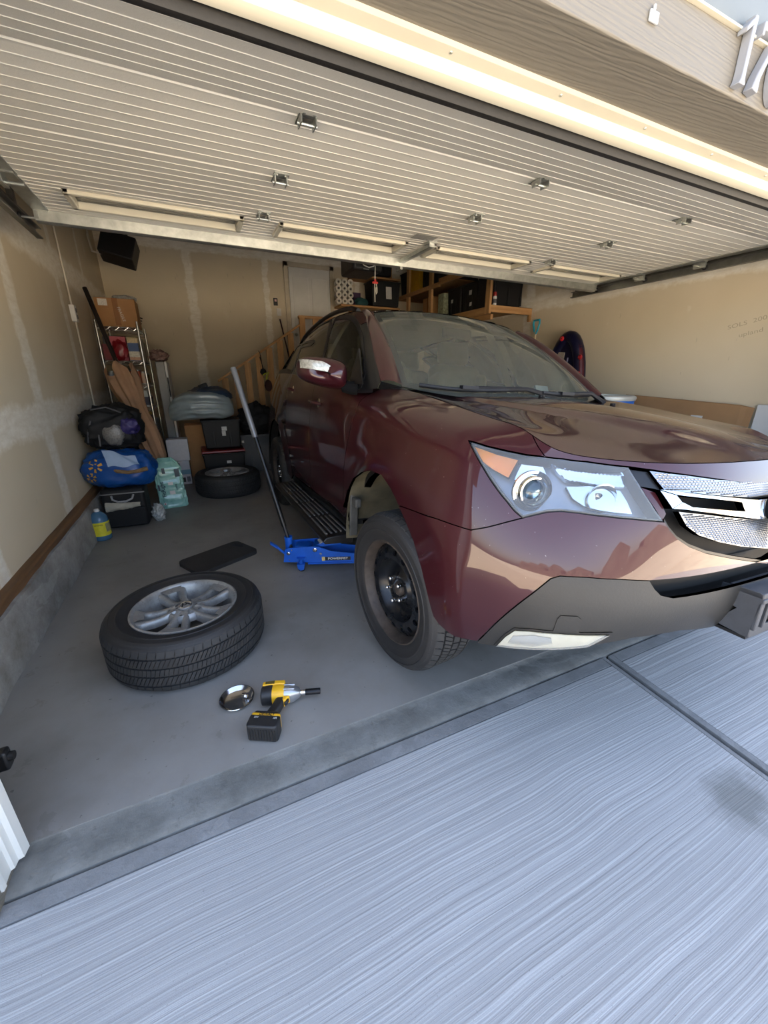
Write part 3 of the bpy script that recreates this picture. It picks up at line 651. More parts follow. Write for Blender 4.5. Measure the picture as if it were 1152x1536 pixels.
def panel(surf, poly, name, mat, gap=.0022, step=.03, off=0.0, flange=.014, mirror=False, both=False, parent=None, dens_st=.012, fn=None):
    """cut a panel out of a surface along a (u,v) outline, with returned edges"""
    if both and min(p[0] for p in poly) > .002:
        kw = dict(gap=gap, step=step, off=off, flange=flange, parent=parent, dens_st=dens_st, fn=fn)
        return (panel(surf, poly, name, mat, **kw), panel(surf, poly, name, mat, mirror=True, **kw))
    poly = inset(dens(poly, dens_st), gap) if gap else dens(poly, dens_st)
    B = np.array(poly); lo = B.min(0); hi = B.max(0)
    gx = np.arange(lo[0]+step/2, hi[0], step); gy = np.arange(lo[1]+step/2, hi[1], step)
    I = np.array([(x, y) for x in gx for y in gy]) if len(gx) and len(gy) else np.zeros((0, 2))
    if len(I):
        I = I[inpoly(I, poly)]
    if len(I):
        d = np.min(np.linalg.norm(I[:, None, :]-B[None, :, :], axis=2), axis=1); I = I[d > step*.42]
    allp = [Vector(p) for p in poly]+[Vector(p) for p in I]
    r = delaunay_2d_cdt(allp, [], [list(range(len(poly)))], 1, 1e-6)
    uv = np.array([tuple(p) for p in r[0]]); tris = r[2]
    # edges used once = outline
    P, N = surf.ev(uv, off)
    if fn is not None: P = fn(uv, P, N)
    cnt = {}
    for f in tris:
        for k in range(len(f)): e = (f[k], f[(k+1) % len(f)]); cnt[e] = cnt.get(e, 0)+1
    bed = [e for e in cnt if (e[1], e[0]) not in cnt and not (both and uv[e[0]][0] < 1e-5 and uv[e[1]][0] < 1e-5)]
    V = [tuple(p) for p in P]; NN = [tuple(n) for n in N]; Fs = [list(f) for f in tris]
    nrm = Vector(0*N[0]+sum(np.cross(P[f[1]]-P[f[0]], P[f[2]]-P[f[0]]) for f in tris)); 
    if nrm.dot(Vector(N.mean(0))) < 0: Fs = [f[::-1] for f in Fs]; bed = [(b, a) for a, b in bed]
    if flange:
        for a, b in bed:
            base = len(V); pa, pb = np.array(P[a]), np.array(P[b]); qa, qb = pa-N[a]*flange, pb-N[b]*flange
            V += [tuple(pa), tuple(pb), tuple(qb), tuple(qa)]; fnrm = np.cross(pb-pa, -N[a]); fnrm = fnrm/(np.linalg.norm(fnrm)+1e-9)*-1
            NN += [tuple(-fnrm)]*4; Fs.append([base+1, base, base+3, base+2])
    def mk(sgn):
        return [(v[0]*sgn, v[1], v[2]) for v in V], [(n[0]*sgn, n[1], n[2]) for n in NN], Fs if sgn > 0 else [f[::-1] for f in Fs]
    v, n, f = mk(-1 if mirror else 1)
    if both:
        v2, n2, f2 = mk(-1); b = len(v); v = v+v2; n = n+n2; f = f+[[b+k for k in q] for q in f2]
    me = bpy.data.meshes.new(name); me.from_pydata(v, [], f); me.polygons.foreach_set('use_smooth', [True]*len(me.polygons)); me.update()
    if fn is None: me.normals_split_custom_set_from_vertices(n)
    me.materials.append(mat); o = bpy.data.objects.new(name, me); COL.objects.link(o)
    return cpart(o, parent)

# ---- paint and trim materials
def carpaint():
    t = NT('maroon_paint'); n = t.noise(2.5, 3, .5); fl = t.noise(900, 1, .5)
    c = t.ramp(n, [(.3, (.030, .0028, .0052)), (.7, (.036, .0034, .0062))]); c = t.mix(t.math('MULTIPLY', fl, .3), c, (.075, .008, .013))
    # dust and stone chips: tiny pale flecks
    chips = t.math('GREATER_THAN', t.noise(120, 1, .5), .80); scr = t.math('GREATER_THAN', t.noise(1.0, 2, .5, t.mapping((60, 14, 230))), .80)
    sp = t.sep(t.tc.outputs['Object']); low = t.math('MULTIPLY', t.math('LESS_THAN', sp[1], .95-(OV+WB)*0), 1.0)
    c = t.mix(t.math('MULTIPLY', t.math('MAXIMUM', chips, scr), .45), c, (.42, .36, .34))
    t.P(Base_Color=c, Metallic=.25, Roughness=.42, Coat_Weight=1.0, Coat_Roughness=.015, Coat_IOR=1.5); t.b.inputs['Specular IOR Level'].default_value = .3; return t.m
M_PAINT = carpaint()
M_CLAD = pm('grey_cladding', srgb(41, 40, 38), .5, 0, .14, 9, .12, 140)
M_BLK = pm('black_trim', srgb(20, 20, 21), .35, 0, .2, 12)
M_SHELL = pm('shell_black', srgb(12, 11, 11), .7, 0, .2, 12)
M_CHROME = pm('chrome', (.86, .87, .88), .07, 1.0, .03, 5)
M_GLASS = glassmat('windscreen', (.74, .79, .72), 1.52, 0.0, (.11, (.5, .52, .44)))
M_SGLASS = glassmat('side_glass', (.62, .67, .60), 1.55, 0.0, (.02, (.3, .3, .26)))
M_TGLASS = glassmat('privacy_glass', (.13, .13, .11), 1.6, 0.0, (.05, (.2, .19, .15)))
M_LENS = glassmat('hazy_lens', (.88, .91, .94), 1.45, .03, (.12, (.62, .66, .70)))
M_LINER = pm('muddy_liner', srgb(84, 78, 60), .85, 0, .35, 9, .4, 30)
M_UNDER = pm('underbody', srgb(26, 24, 22), .8, 0, .3, 9)
M_BEIGE = pm('beige_leather', srgb(206, 200, 170), .5, 0, .07, 14, .08, 60)
M_DASH = pm('dash_plastic', srgb(92, 90, 80), .6, 0, .1, 20)

# ---- lower body: plan line wrapped round the nose, one inset profile per station
PLAN = [(0, 0), (.30, .012), (.55, .055), (.72, .13), (.84, .235), (.92, .36), (.968, .5), (.992, .7), (1.0, .95), (.995, 1.3), (.985, 1.7), (.985, 2.4), (.99, 3.0), (.99, 3.6), (.97, 4.1), (.90, 4.5), (.72, 4.72), (.38, 4.80), (0, 4.82)]
INS = [
 ([.075, .03, 0, 0, .012, .028, .05, .08], [.335, .40, .50, .60, .70, .80, .89, .958]),
 ([.075, .03, 0, 0, .012, .028, .05, .08], [.335, .40, .50, .60, .70, .80, .89, .958]),
 ([.075, .03, 0, 0, .015, .035, .065, .105], [.325, .395, .50, .60, .70, .80, .89, .960]),
 ([.07, .025, 0, 0, .02, .05, .09, .14], [.305, .38, .49, .60, .70, .81, .90, .966]),
 ([.06, .02, 0, 0, .022, .06, .105, .155], [.285, .365, .48, .60, .715, .83, .925, .988]),
 ([.05, .015, 0, 0, .018, .055, .115, .195], [.270, .355, .475, .60, .72, .85, .96, 1.035]),
 ([.035, .01, 0, 0, .01, .04, .105, .215], [.265, .35, .47, .60, .735, .88, 1.0, 1.056]),
 ([.02, .01, 0, 0, .004, .025, .09, .232], [.265, .35, .47, .61, .76, .91, 1.03, 1.082]),
 ([.02, .01, 0, 0, .0, .02, .085, .238], [.27, .36, .48, .63, .79, .94, 1.065, 1.12]),
 ([.04, .02, .01, .0, .002, .02, .075, .22], [.30, .39, .52, .67, .83, .98, 1.10, 1.162]),
 ([.06, .03, .012, .0, .004, .018, .04, .075], [.34, .44, .56, .71, .87, 1.01, 1.10, 1.165]),
 ([.06, .03, .012, .0, .004, .018, .038, .062], [.34, .44, .56, .72, .89, 1.04, 1.15, 1.225]),
 ([.05, .025, .01, .0, .006, .022, .045, .07], [.34, .44, .56, .73, .91, 1.08, 1.20, 1.285]),
 ([.03, .015, .005, .0, .01, .03, .055, .085], [.34, .44, .56, .74, .93, 1.11, 1.23, 1.32]),
 ([.03, .015, .0, .0, .015, .04, .07, .10], [.34, .44, .56, .74, .93, 1.11, 1.24, 1.33]),
 ([.03, .01, 0, 0, .02, .05, .08, .12], [.34, .44, .56, .74, .93, 1.11, 1.24, 1.33]),
 ([.03, .01, 0, 0, .02, .05, .08, .12], [.34, .44, .56, .74, .93, 1.11, 1.24, 1.33]),
 ([.03, .01, 0, 0, .02, .05, .08, .12], [.34, .44, .56, .74, .93, 1.11, 1.24, 1.33]),
 ([.03, .01, 0, 0, .02, .05, .08, .12], [.34, .44, .56, .74, .93, 1.11, 1.24, 1.33])]
net = []
pl = np.array(PLAN)
for i, (ins, zs) in enumerate(INS):
    a = pl[max(0, i-1)]; b = pl[min(len(pl)-1, i+1)]; t = b-a; t /= np.linalg.norm(t); n = np.array([t[1], -t[0]])   # outward
    if i in (0, len(pl)-1): n = np.array([0, -1.0 if i == 0 else 1.0])
    net.append([(-(pl[i][0]-n[0]*d), pl[i][1]-n[1]*d, z-KC*(pl[i][0]-n[0]*d)) for d, z in zip(ins, zs)])
BODY = Surf(net, .012, .008)
# wheel-arch lips swell a little
AY, AZ = .95, .36
RAY = .92+WB
def swell(G):
    for (cy, cz) in ((AY, AZ), (RAY, AZ)):
        d = np.sqrt(((G[..., 1]-cy)/1.08)**2+(G[..., 2]-cz)**2); m = (np.exp(-((d-.47)/.07)**2))*(G[..., 2] < .98)*(np.abs(G[..., 0]) > .8); G[..., 0] -= m*.010
swell(BODY.G); BODY._fin()
if BODY.N[5, 40][1] > 0: BODY.flip()
bp = BODY.px
U = BODY.U; V = BODY.V
def vz(u, z):
    """v at station u where the surface reaches height z"""
    i = min(len(BODY.gu)-1, max(0, int(round(u/U*(len(BODY.gu)-1))))); zz = BODY.G[i, :, 2]; return float(np.interp(z, zz, BODY.gv))
def yz(y, z):
    i0 = int(len(BODY.gu)*.12); ys = BODY.G[i0:, :, 1].mean(1); i = i0+int(np.argmin(np.abs(ys-y))); u = BODY.gu[i]; return (u, vz(u, z))
PX = lambda L: [bp(*p) for p in L]
# outlines read off the photograph
hl_out = [(703, 661), (712, 679), (725, 702), (742, 729), (760, 752), (772, 767), (784, 777)]            # rear edge of the lamp, tip to foot
hl_bot = [(784, 777), (800, 773), (822, 768), (842, 767), (870, 770), (910, 775), (950, 779), (998, 783)]
hl_in = [(998, 783), (985, 765), (970, 742), (955, 718), (944, 700)]
hl_top = [(944, 700), (915, 697), (880, 692), (845, 688), (818, 685), (790, 682), (760, 676), (730, 669), (703, 661)]
gap_bf = [(597, 758), (625, 768), (655, 778), (680, 787), (706, 795), (730, 791), (757, 784), (784, 777)]  # bumper / fender joint
shut = [(818, 685), (809, 673), (796, 659), (781, 647), (762, 639), (742, 632), (716, 622), (690, 613), (664, 605), (638, 598), (618, 590), (599, 582)]
arch = [(515, 832), (514, 800), (516, 768), (521, 738), (530, 718), (542, 709), (556, 706), (572, 713), (585, 732), (594, 750)]
arch2 = [(597, 758), (608, 782), (620, 812), (631, 850), (641, 892), (650, 925), (660, 946)]
grl_bot = [(998, 783), (1005, 795), (1016, 808), (1034, 820), (1060, 830), (1100, 838), (1150, 845)]
hood_low = [(944, 700), (980, 705), (1030, 712), (1080, 719), (1130, 727)]
clad_top = [(716, 962), (740, 938), (770, 912), (800, 889), (826, 868), (840, 864), (880, 866), (930, 869), (975, 871)]
uv_hl = PX(hl_out)+PX(hl_bot)[1:]+PX(hl_in)[1:]+PX(hl_top)[1:-1]
uv_gb = PX(gap_bf); uv_sh = PX(shut[:2])+[(bp(*q)[0], V) for q in shut[2:-1]]+[(1.97, V)]; uv_a1 = [yz(1.50, .345), yz(1.515, .40)]+PX(arch[2:]); uv_a2 = PX(arch2[:-1]); uv_gr = PX(grl_bot); uv_hlow = PX(hood_low); uv_ct = PX(clad_top)
uv_bot = PX(hl_bot); uv_in = PX(hl_in)
def u0(uv): return (0.0, uv[1])
gr_c = u0(uv_gr[-1]); hl_c = u0(uv_hlow[-1])
_e = np.array(uv_a2[-1])+(np.array(uv_a2[-1])-np.array(uv_a2[-3]))*.35
uv_a2.append((float(min(uv_a2[-1][0], _e[0])), max(0.0, uv_a2[-1][1]-.02))); uvA_end = uv_a2[-1]
# (1) hood nose strip
ustop = uv_sh[0]
topline = [(u, V) for u in np.linspace(0, ustop[0]+.06, 30)]
strip = [hl_c]+uv_hlow[::-1]+PX(hl_top)[1:5]+uv_sh[1:2]+[(u, V) for u in np.linspace(uv_sh[2][0], 0, 24)]
panel(BODY, strip, 'hood_front', M_PAINT, both=True, step=.02)
# (2) bumper skin, cladding, air intake
in_l, in_r = .0, None
i_top = PX([(975, 872), (1060, 872)]); ct_end = uv_ct[-1]
intake = [ct_end]+PX([(983, 884), (992, 893), (1010, 897)])
int_v = intake[-1][1]
uv_bl = PX([(1085, 936), (1020, 946), (950, 957), (890, 968), (820, 973), (760, 972), (716, 965), (682, 955)])
bumper = [gr_c]+uv_gr[::-1]+uv_bot[::-1][1:]+uv_gb[::-1][1:]+uv_a2[1:]+[uv_bl[-1]]+uv_ct+[(0.0, uv_ct[-1][1]+.004)]
panel(BODY, bumper, 'front_bumper', M_PAINT, both=True, step=.022)
botl = [u0(uv_bl[0])]+uv_bl
clad = uv_ct+intake[1:]+[(0.0, int_v)]+botl[:-1]
CLUV = clad
panel(BODY, clad, 'bumper_cladding', M_CLAD, both=True, step=.022)
# recessed lower grille behind the plate bracket
panel(BODY, [(ct_end[0]+.02, ct_end[1]+.02), (ct_end[0]+.02, int_v-.03), (0, int_v-.03), (0, ct_end[1]+.02)], 'lower_intake', M_SHELL, both=True, off=-.07, gap=0, flange=0)
# (3) fender
dl = PX([(542, 600), (534, 617), (527, 637), (521, 665), (517, 690), (515, 720), (515, 760)])
u_dtop = dl[0][0]; u_d = dl[0][0]
fender = uv_sh+[(u, V) for u in np.linspace(uv_sh[-1][0], u_dtop, 8)][1:]+dl[:7]+[uv_a1[3]]+uv_a1[4:]+uv_gb+PX(hl_out)[::-1][1:]+PX(hl_top)[4:-1][::-1]
# doors (local positions)
yB = 2.33; yC = 3.18
sill_z = .40
d_front = dl[:7]
uB = [yz(yB-.02, z) for z in (1.22, 1.0, .8, .6, .40)]; uC = [yz(3.16, 1.29), yz(3.2, 1.1), yz(3.2, .95), yz(3.12, .82), yz(3.03, .66), yz(3.0, .5), yz(3.0, .40)]
uF0 = d_front[-1]
door_f = [d_front[0]]+d_front[1:]+[yz(1.47, .50), yz(1.48, .40)]+[yz(y, .40) for y in (1.7, 2.0)]+uB[::-1][:-1]+[(u, V) for u in np.linspace(uB[0][0], d_front[0][0], 16)]
door_r = uB[1:]+[yz(y, .40) for y in (2.6, 2.85)]+uC[::-1][:-1]+[(u, V) for u in np.linspace(uC[0][0], uB[0][0], 14)]
rarch = [(RAY+.50*math.cos(R(a)), AZ+.03+.46*math.sin(R(a))) for a in range(178, 0, -12)]
quarter = uC[1:]+[yz(3.1, .34)]+[yz(*p) for p in rarch if p[1] > .36]+[yz(4.2, .34)]+[(U, 0), (U, V)]+[(u, V) for u in np.linspace(U, uC[0][0], 30)]
sillp = [yz(1.47, .395)]+[yz(y, .395) for y in (1.8, 2.2, 2.6, 2.98)]+[yz(3.08, .345)]+[yz(y, .345) for y in (2.6, 2.2, 1.8)]+[yz(1.46, .345)]
for mir in (False, True):
    panel(BODY, fender, 'fender', M_PAINT, mirror=mir, step=.03)
    panel(BODY, door_f, 'front_door', M_PAINT, mirror=mir, step=.04)
    panel(BODY, door_r, 'rear_door', M_PAINT, mirror=mir, step=.04)
    panel(BODY, quarter, 'quarter_panel', M_PAINT, mirror=mir, step=.05)
    panel(BODY, sillp, 'sill', M_BLK, mirror=mir, step=.04)
# dark inner shell so that no joint shows daylight
shell = [(0, 0)]+[(u, 0) for u in np.linspace(0, uvA_end[0], 12)][1:]+uv_a2[::-1]+uv_a1[::-1]+[yz(1.47, .4)]+[yz(y, .36) for y in (1.6, 2.2, 2.8, 3.1)]+[yz(*p) for p in rarch if p[1] > .36]+[(U*.9, 0), (U, 0), (U, V), (0, V)]
panel(BODY, shell, 'inner_shell', M_SHELL, both=True, off=-.088, gap=.004, step=.05, flange=.04)

# ---- hood: thin-plate height field fitted to the body edge
def tps_fit(P, z):
    P = np.array(P, float); n = len(P); d = np.linalg.norm(P[:, None]-P[None], axis=2); K = np.where(d > 0, d*d*np.log(d+1e-12), 0)+np.eye(n)*1e-6
    A = np.zeros((n+3, n+3)); A[:n, :n] = K; A[:n, n] = 1; A[:n, n+1:] = P; A[n, :n] = 1; A[n+1:, :n] = P.T
    w = np.linalg.solve(A, np.r_[z, 0, 0, 0])
    def f(q):
        q = np.atleast_2d(q); d = np.linalg.norm(q[:, None]-P[None], axis=2); return np.where(d > 0, d*d*np.log(d+1e-12), 0) @ w[:n]+w[n]+q @ w[n+1:]
    return f
class Field:
    """height field z(x,y) used like a Surf: (u,v) = (|x|, y)"""
    def __init__(s, f): s.f = f
    def ev(s, uv, off=0.0):
        uv = np.atleast_2d(np.asarray(uv, float)); e = 1e-3; z = s.f(uv); zx = (s.f(uv+[e, 0])-s.f(uv-[e, 0]))/(2*e); zy = (s.f(uv+[0, e])-s.f(uv-[0, e]))/(2*e)
        N = np.stack([zx, -zy, np.ones(len(uv))], 1); N /= np.linalg.norm(N, axis=1, keepdims=True)
        P = np.stack([-uv[:, 0], uv[:, 1], z], 1); return P+N*off, N
def rowtop(ua, ub, n): return BODY.ev([(u, V) for u in np.linspace(ua, ub, n)])[0]
he = np.vstack([rowtop(0, uv_sh[2][0], 22), BODY.ev(uv_sh[3:])[0]])
cp = [(0, .22, 1.003), (0, .42, 1.050), (0, .7, 1.090), (0, 1.0, 1.118), (0, 1.14, 1.128), (.35, .30, .998), (.36, .5, 1.036), (.36, .8, 1.082), (.36, 1.12, 1.118), (.6, .55, 1.040), (.6, .85, 1.084), (.6, 1.15, 1.126)]
allc = [(-p[0], p[1], p[2]) for p in he]+[(a, b, c-KC*a) for a, b, c in cp]; allc += [(-a, b, c) for a, b, c in allc if a > .01]
hood_f0 = tps_fit([(a, b) for a, b, c in allc], np.array([c for a, b, c in allc]))
def hood_f(q):
    q = np.atleast_2d(q); x = np.abs(q[:, 0]); y = q[:, 1]; e = .10+.34*np.clip((y-.1)/1.0, 0, 1.2)          # power bulge widening towards the screen
    w = np.clip((y-.10)/.25, 0, 1); w = w*w*(3-2*w)
    t = np.clip((e-x)/.10+.5, 0, 1); t = t*t*(3-2*t); return hood_f0(q)+.014*w*t
HOOD = Field(hood_f)
hp = [(-p[0], p[1]) for p in he]; hr = [(.70, 1.262), (.55, 1.205), (.36, 1.165), (.18, 1.148), (0, 1.142)]
panel(HOOD, [(max(0, a), b) for a, b in hp]+hr, 'hood', M_PAINT, both=True, gap=.002, step=.022, flange=.012)
# cowl between hood and screen
cw = MB()
def cowl(u, v):
    x = -.80+1.6*u; a = abs(x); y0 = 1.135+.22*a**2.2; z0 = 1.10+.05*a; y1 = y0+.10+.05*a; return (x, y0+(y1-y0)*v, z0+.02*v-.03*math.sin(v*3.1))
cw.grid(cowl, 33, 6); cb(cw, 'cowl', M_BLK, smooth=R(60))
for x, y in ((-.02, 1.09), (.62, 1.13)):
    z = float(hood_f(np.array([[abs(x), y]]))[0]); cb(MB().box((x, y, z+.006), (.03, .022, .014)).box((x, y-.012, z+.008), (.016, .01, .01)), 'washer_nozzle', M_BLK, bevel=.004)

# ---- greenhouse
WSB = [(0, 1.165, 1.118), (.25, 1.18, 1.122), (.48, 1.225, 1.135), (.64, 1.285, 1.158), (.735, 1.345, 1.178)]
WST = [(0, 1.985, 1.678), (.2, 1.99, 1.676), (.40, 2.01, 1.670), (.52, 2.035, 1.662), (.605, 2.065, 1.650)]
WSB = [(a, b, c-KC*a) for a, b, c in WSB]; WST = [(a, b, c-KC*a) for a, b, c in WST]
wn = []
for b, t in zip(WSB, WST):
    col_ = []
    for k in range(5):
        a = k/4; p = np.array(b)*(1-a)+np.array(t)*a; bul = 4*a*(1-a)*.028; p = p+np.array([0, -.55, .83])*bul; col_.append((-p[0], p[1], p[2]))
    wn.append(col_)
WS = Surf(wn, .02, .02)
if WS.N[3, 3][2] < 0: WS.flip()
def full(sf): return [(u, 0) for u in np.linspace(0, sf.U, 20)]+[(sf.U, v) for v in np.linspace(0, sf.V, 12)][1:]+[(u, sf.V) for u in np.linspace(sf.U, 0, 20)][1:]
wsp = panel(WS, full(WS), 'windshield', M_GLASS, both=True, gap=0, step=.05, flange=0)
fr = [(u, 0) for u in np.linspace(0, WS.U, 20)]+[(WS.U, v) for v in np.linspace(0, WS.V, 12)][1:]+[(u, WS.V) for u in np.linspace(WS.U, 0, 20)][1:]
ins_ = [(0, WS.V-.05)]+[(u, WS.V-.05) for u in np.linspace(0, WS.U-.035, 16)][1:]+[(WS.U-.035, v) for v in np.linspace(WS.V-.05, .055, 10)][1:]+[(u, .055) for u in np.linspace(WS.U-.035, 0, 16)][1:]
panel(WS, fr+ins_, 'windshield_frit', M_BLK, both=True, gap=0, step=.03, flange=0, off=-.004, parent=None)
# side of the cabin: belt line below, A-pillar and roof edge above
ST = [((.87, 1.36, 1.165), (.835, 1.39, 1.20)), ((.905, 1.50, 1.160), (.785, 1.62, 1.375)), ((.915, 1.72, 1.168), (.715, 1.88, 1.555)), ((.922, 2.05, 1.195), (.668, 2.14, 1.662)), ((.925, 2.4, 1.225), (.645, 2.46, 1.705)), ((.922, 3.0, 1.285), (.638, 3.0, 1.728)), ((.905, 3.6, 1.32), (.63, 3.55, 1.705)), ((.86, 4.15, 1.33), (.61, 4.1, 1.63)), ((.78, 4.55, 1.33), (.56, 4.42, 1.53))]
ST = [tuple((p[0], p[1], p[2]-KC*p[0]) for p in q) for q in ST]
sn_ = []
for b, t in ST:
    col_ = []
    for k in range(5):
        a = k/4; p = np.array(b)*(1-a)+np.array(t)*a; bul = 4*a*(1-a)*.022*min(1, max(.2, (b[1]-1.3)*2)); p = p+np.array([.85, 0, .5])*bul; col_.append((-p[0], p[1], p[2]))
    sn_.append(col_)
SIDE = Surf(sn_, .02, .01)
if SIDE.N[40, 10][0] > 0: SIDE.flip()
sp_ = SIDE.px; SPX = lambda L: [sp_(*p) for p in L]
# door glass outlines
fg = [(540, 578), (545, 560), (545, 535), (541, 510), (534, 490), (526, 481), (515, 479), (503, 481), (497, 495), (490, 525), (484, 548), (482, 560), (487, 566), (510, 577), (530, 583)]
rg = [(495, 482), (478, 491), (463, 503), (455, 515), (447, 535), (442, 555), (441, 557), (456, 562), (475, 569), (483, 545), (490, 510)]
qg = [(458, 505), (446, 521), (437, 538), (430, 553), (438, 556), (445, 540), (452, 520)]
for mir in (False, True):
    panel(SIDE, full(SIDE), 'door_frames', M_BLK, mirror=mir, gap=0, step=.05, flange=0, off=-.022) if False else None
    fo = None
    # body-coloured cant rail and pillar skin above the glass
    ucut = [(u, SIDE.V*(.86 if u > .55 else .97)) for u in np.linspace(.02, SIDE.U, 40)]
    top_s = [(u, SIDE.V) for u in np.linspace(SIDE.U, .0, 40)]
    panel(SIDE, ucut+top_s, 'cant_rail', M_PAINT, mirror=mir, gap=0, step=.03, flange=.01)
    panel(SIDE, SPX(fg), 'front_side_glass', M_SGLASS, mirror=mir, gap=0, step=.04, flange=0)
    panel(SIDE, SPX(rg), 'rear_side_glass', M_TGLASS, mirror=mir, gap=0, step=.04, flange=0)
    panel(SIDE, SPX(qg), 'quarter_glass', M_TGLASS, mirror=mir, gap=0, step=.04, flange=0)
    # black window surrounds: bands round each light
    def ring(poly, w, nm, off=.003):
        P = dens(poly, .012); Q = inset(P, -w, False); n = len(P); m = MB(); A, N = SIDE.ev(P, off); B, _ = SIDE.ev(Q, off); C, _ = SIDE.ev(Q, off-.02)
        sg = -1 if mir else 1; f = lambda p: (p[0]*sg, p[1], p[2])
        m.add([f(p) for p in A]+[f(p) for p in B]+[f(p) for p in C], [(i, (i+1) % n, n+(i+1) % n, n+i) for i in range(n)]+[(n+i, n+(i+1) % n, 2*n+(i+1) % n, 2*n+i) for i in range(n)])
        return cb(m, nm, M_BLK, smooth=R(60))
    ring(SPX(fg), .030, 'window_surround'); ring(SPX(rg), .030, 'window_surround'); ring(SPX(qg), .022, 'window_surround')
    gf = SPX([(540, 578), (545, 560), (545, 535), (541, 510), (534, 490)]); ut = SIDE.near((-.668, 2.14, 1.65))[0]
    panel(SIDE, [(0, 0)]+[(u, 0) for u in np.linspace(0, gf[0][0], 6)][1:]+gf+[(u, SIDE.V*.97) for u in np.linspace(ut*.9, 0, 14)], 'sail_trim', M_BLK, mirror=mir, gap=0, step=.03, flange=0, off=-.003)
    # inner trim panel behind the glass line keeps the cabin closed
    bar = MB(); sg = -1 if mir else 1
    A, _ = SIDE.ev([(u, .0) for u in np.linspace(.05, SIDE.U, 40)], -.0); B, _ = SIDE.ev([(u, .045) for u in np.linspace(.05, SIDE.U, 40)], -.004)
    bar.add([(p[0]*sg, p[1], p[2]-.02) for p in A]+[(p[0]*sg, p[1], p[2]) for p in B], [(i, i+1, 41+i-0, 40+i) for i in range(39)])
    cb(bar, 'belt_moulding', M_BLK, smooth=R(60))
    # A-pillar between screen and door
    ap = MB(); W = WS.ev([(WS.U, v) for v in np.linspace(0, WS.V, 24)])[0]
    DD = SIDE.ev([(u, SIDE.V) for u in np.linspace(0, SIDE.near((-.668, 2.14, 1.65))[0], 60)])[0]
    fz = np.linspace(0, 1, 24); wz = (W[:, 2]-W[0, 2])/(W[-1, 2]-W[0, 2]); dz_ = (DD[:, 2]-DD[0, 2])/(DD[-1, 2]-DD[0, 2]); D = np.stack([np.interp(wz, dz_, DD[:, k]) for k in range(3)], 1)
    for k in range(24):
        w_, d_ = W[k], D[k]; cc = (w_+d_)/2; nrm = np.array([-.5, -.62, .6]); 
        for p in (w_+np.array([0, 0, -.012]), w_+nrm*.012, w_*.62+d_*.38+nrm*.026, w_*.3+d_*.7+nrm*.020, d_+nrm*.004): ap.v.append((p[0]*sg, p[1], p[2]))
    for k in range(23):
        for j in range(4): ap.f.append([k*5+j, k*5+5+j, k*5+6+j, k*5+1+j]); ap.mi.append(0)
    cb(ap, 'windshield_pillar', M_PAINT, smooth=R(80))
for sg in (-1, 1):
    m = MB(); W0 = WS.ev([(WS.U, 0.0)])[0][0]; D0 = SIDE.ev([(0, SIDE.V)])[0][0]; E = BODY.ev([(1.86, V), (1.97, V), (2.06, V), (2.14, V)])[0]; H = np.array([-.69, 1.262, float(hood_f(np.array([[.69, 1.262]]))[0])-.012])
    P = [W0+np.array([0, 0, -.004]), H, E[0]+np.array([.004, 0, -.004]), E[1], E[2], E[3], D0]
    m.add([(p[0]*-sg, p[1], p[2]) for p in P], [(0, 1, 2, 3), (0, 3, 4), (0, 4, 5, 6)]); m.add([(p[0]*-sg, p[1], p[2]-.02) for p in P], [(0, 1, 2, 3), (0, 3, 4), (0, 4, 5, 6)]); cb(m, 'cowl_corner', M_BLK, smooth=R(60))
# roof skin
rc = [(0, 2.0, 1.683), (0, 2.3, 1.742), (0, 2.7, 1.768), (0, 3.2, 1.765), (0, 3.8, 1.725), (0, 4.45, 1.62), (.35, 2.0, 1.678), (.35, 2.3, 1.732), (.35, 2.9, 1.757), (.35, 3.6, 1.733), (.35, 4.42, 1.605)]
re_ = SIDE.ev([(u, SIDE.V) for u in np.linspace(SIDE.near((-.668, 2.14, 1.662))[0], SIDE.U, 14)])[0]
wt = WS.ev([(u, WS.V) for u in np.linspace(0, WS.U, 8)])[0]
allr = [(a, b, c-KC*a) for a, b, c in rc]+[(-p[0], p[1], p[2]+.004) for p in re_]+[(-p[0], p[1], p[2]+.004) for p in wt[3:]]; allr += [(-a, b, c) for a, b, c in allr if a > .01]
roof_f = tps_fit([(a, b) for a, b, c in allr], np.array([c for a, b, c in allr])); ROOF = Field(roof_f)
rp = [(max(0, -p[0]), p[1]) for p in wt]+[(-p[0], p[1]) for p in re_]+[(.3, 4.47), (0, 4.5)]
panel(ROOF, rp, 'roof_panel', M_PAINT, both=True, gap=0, step=.05, flange=.012)
for sg in (-1, 1):
    rl = MB(); pts = []
    for k in range(15):
        y = 2.35+1.85*k/14; e = math.sin(math.pi*min(1, max(0, k/14)))**.35; x = .60; z = float(roof_f(np.array([[x, y]]))[0]); pts.append((sg*x, y, z+.004+.045*e))
    rl.tube(pts, .017, 8); cb(rl, 'roof_rail', M_BLK, smooth=R(60))
# tailgate glass and back panel
tg = MB()
def tgf(u, v):
    x = -.62+1.24*u; a = abs(x); return (x*(1+.22*v), 4.49-.06*a+.24*v-.1*a*a, 1.60-.27*v)
tg.grid(tgf, 13, 7); cb(tg, 'tailgate_glass', M_TGLASS, smooth=R(60))
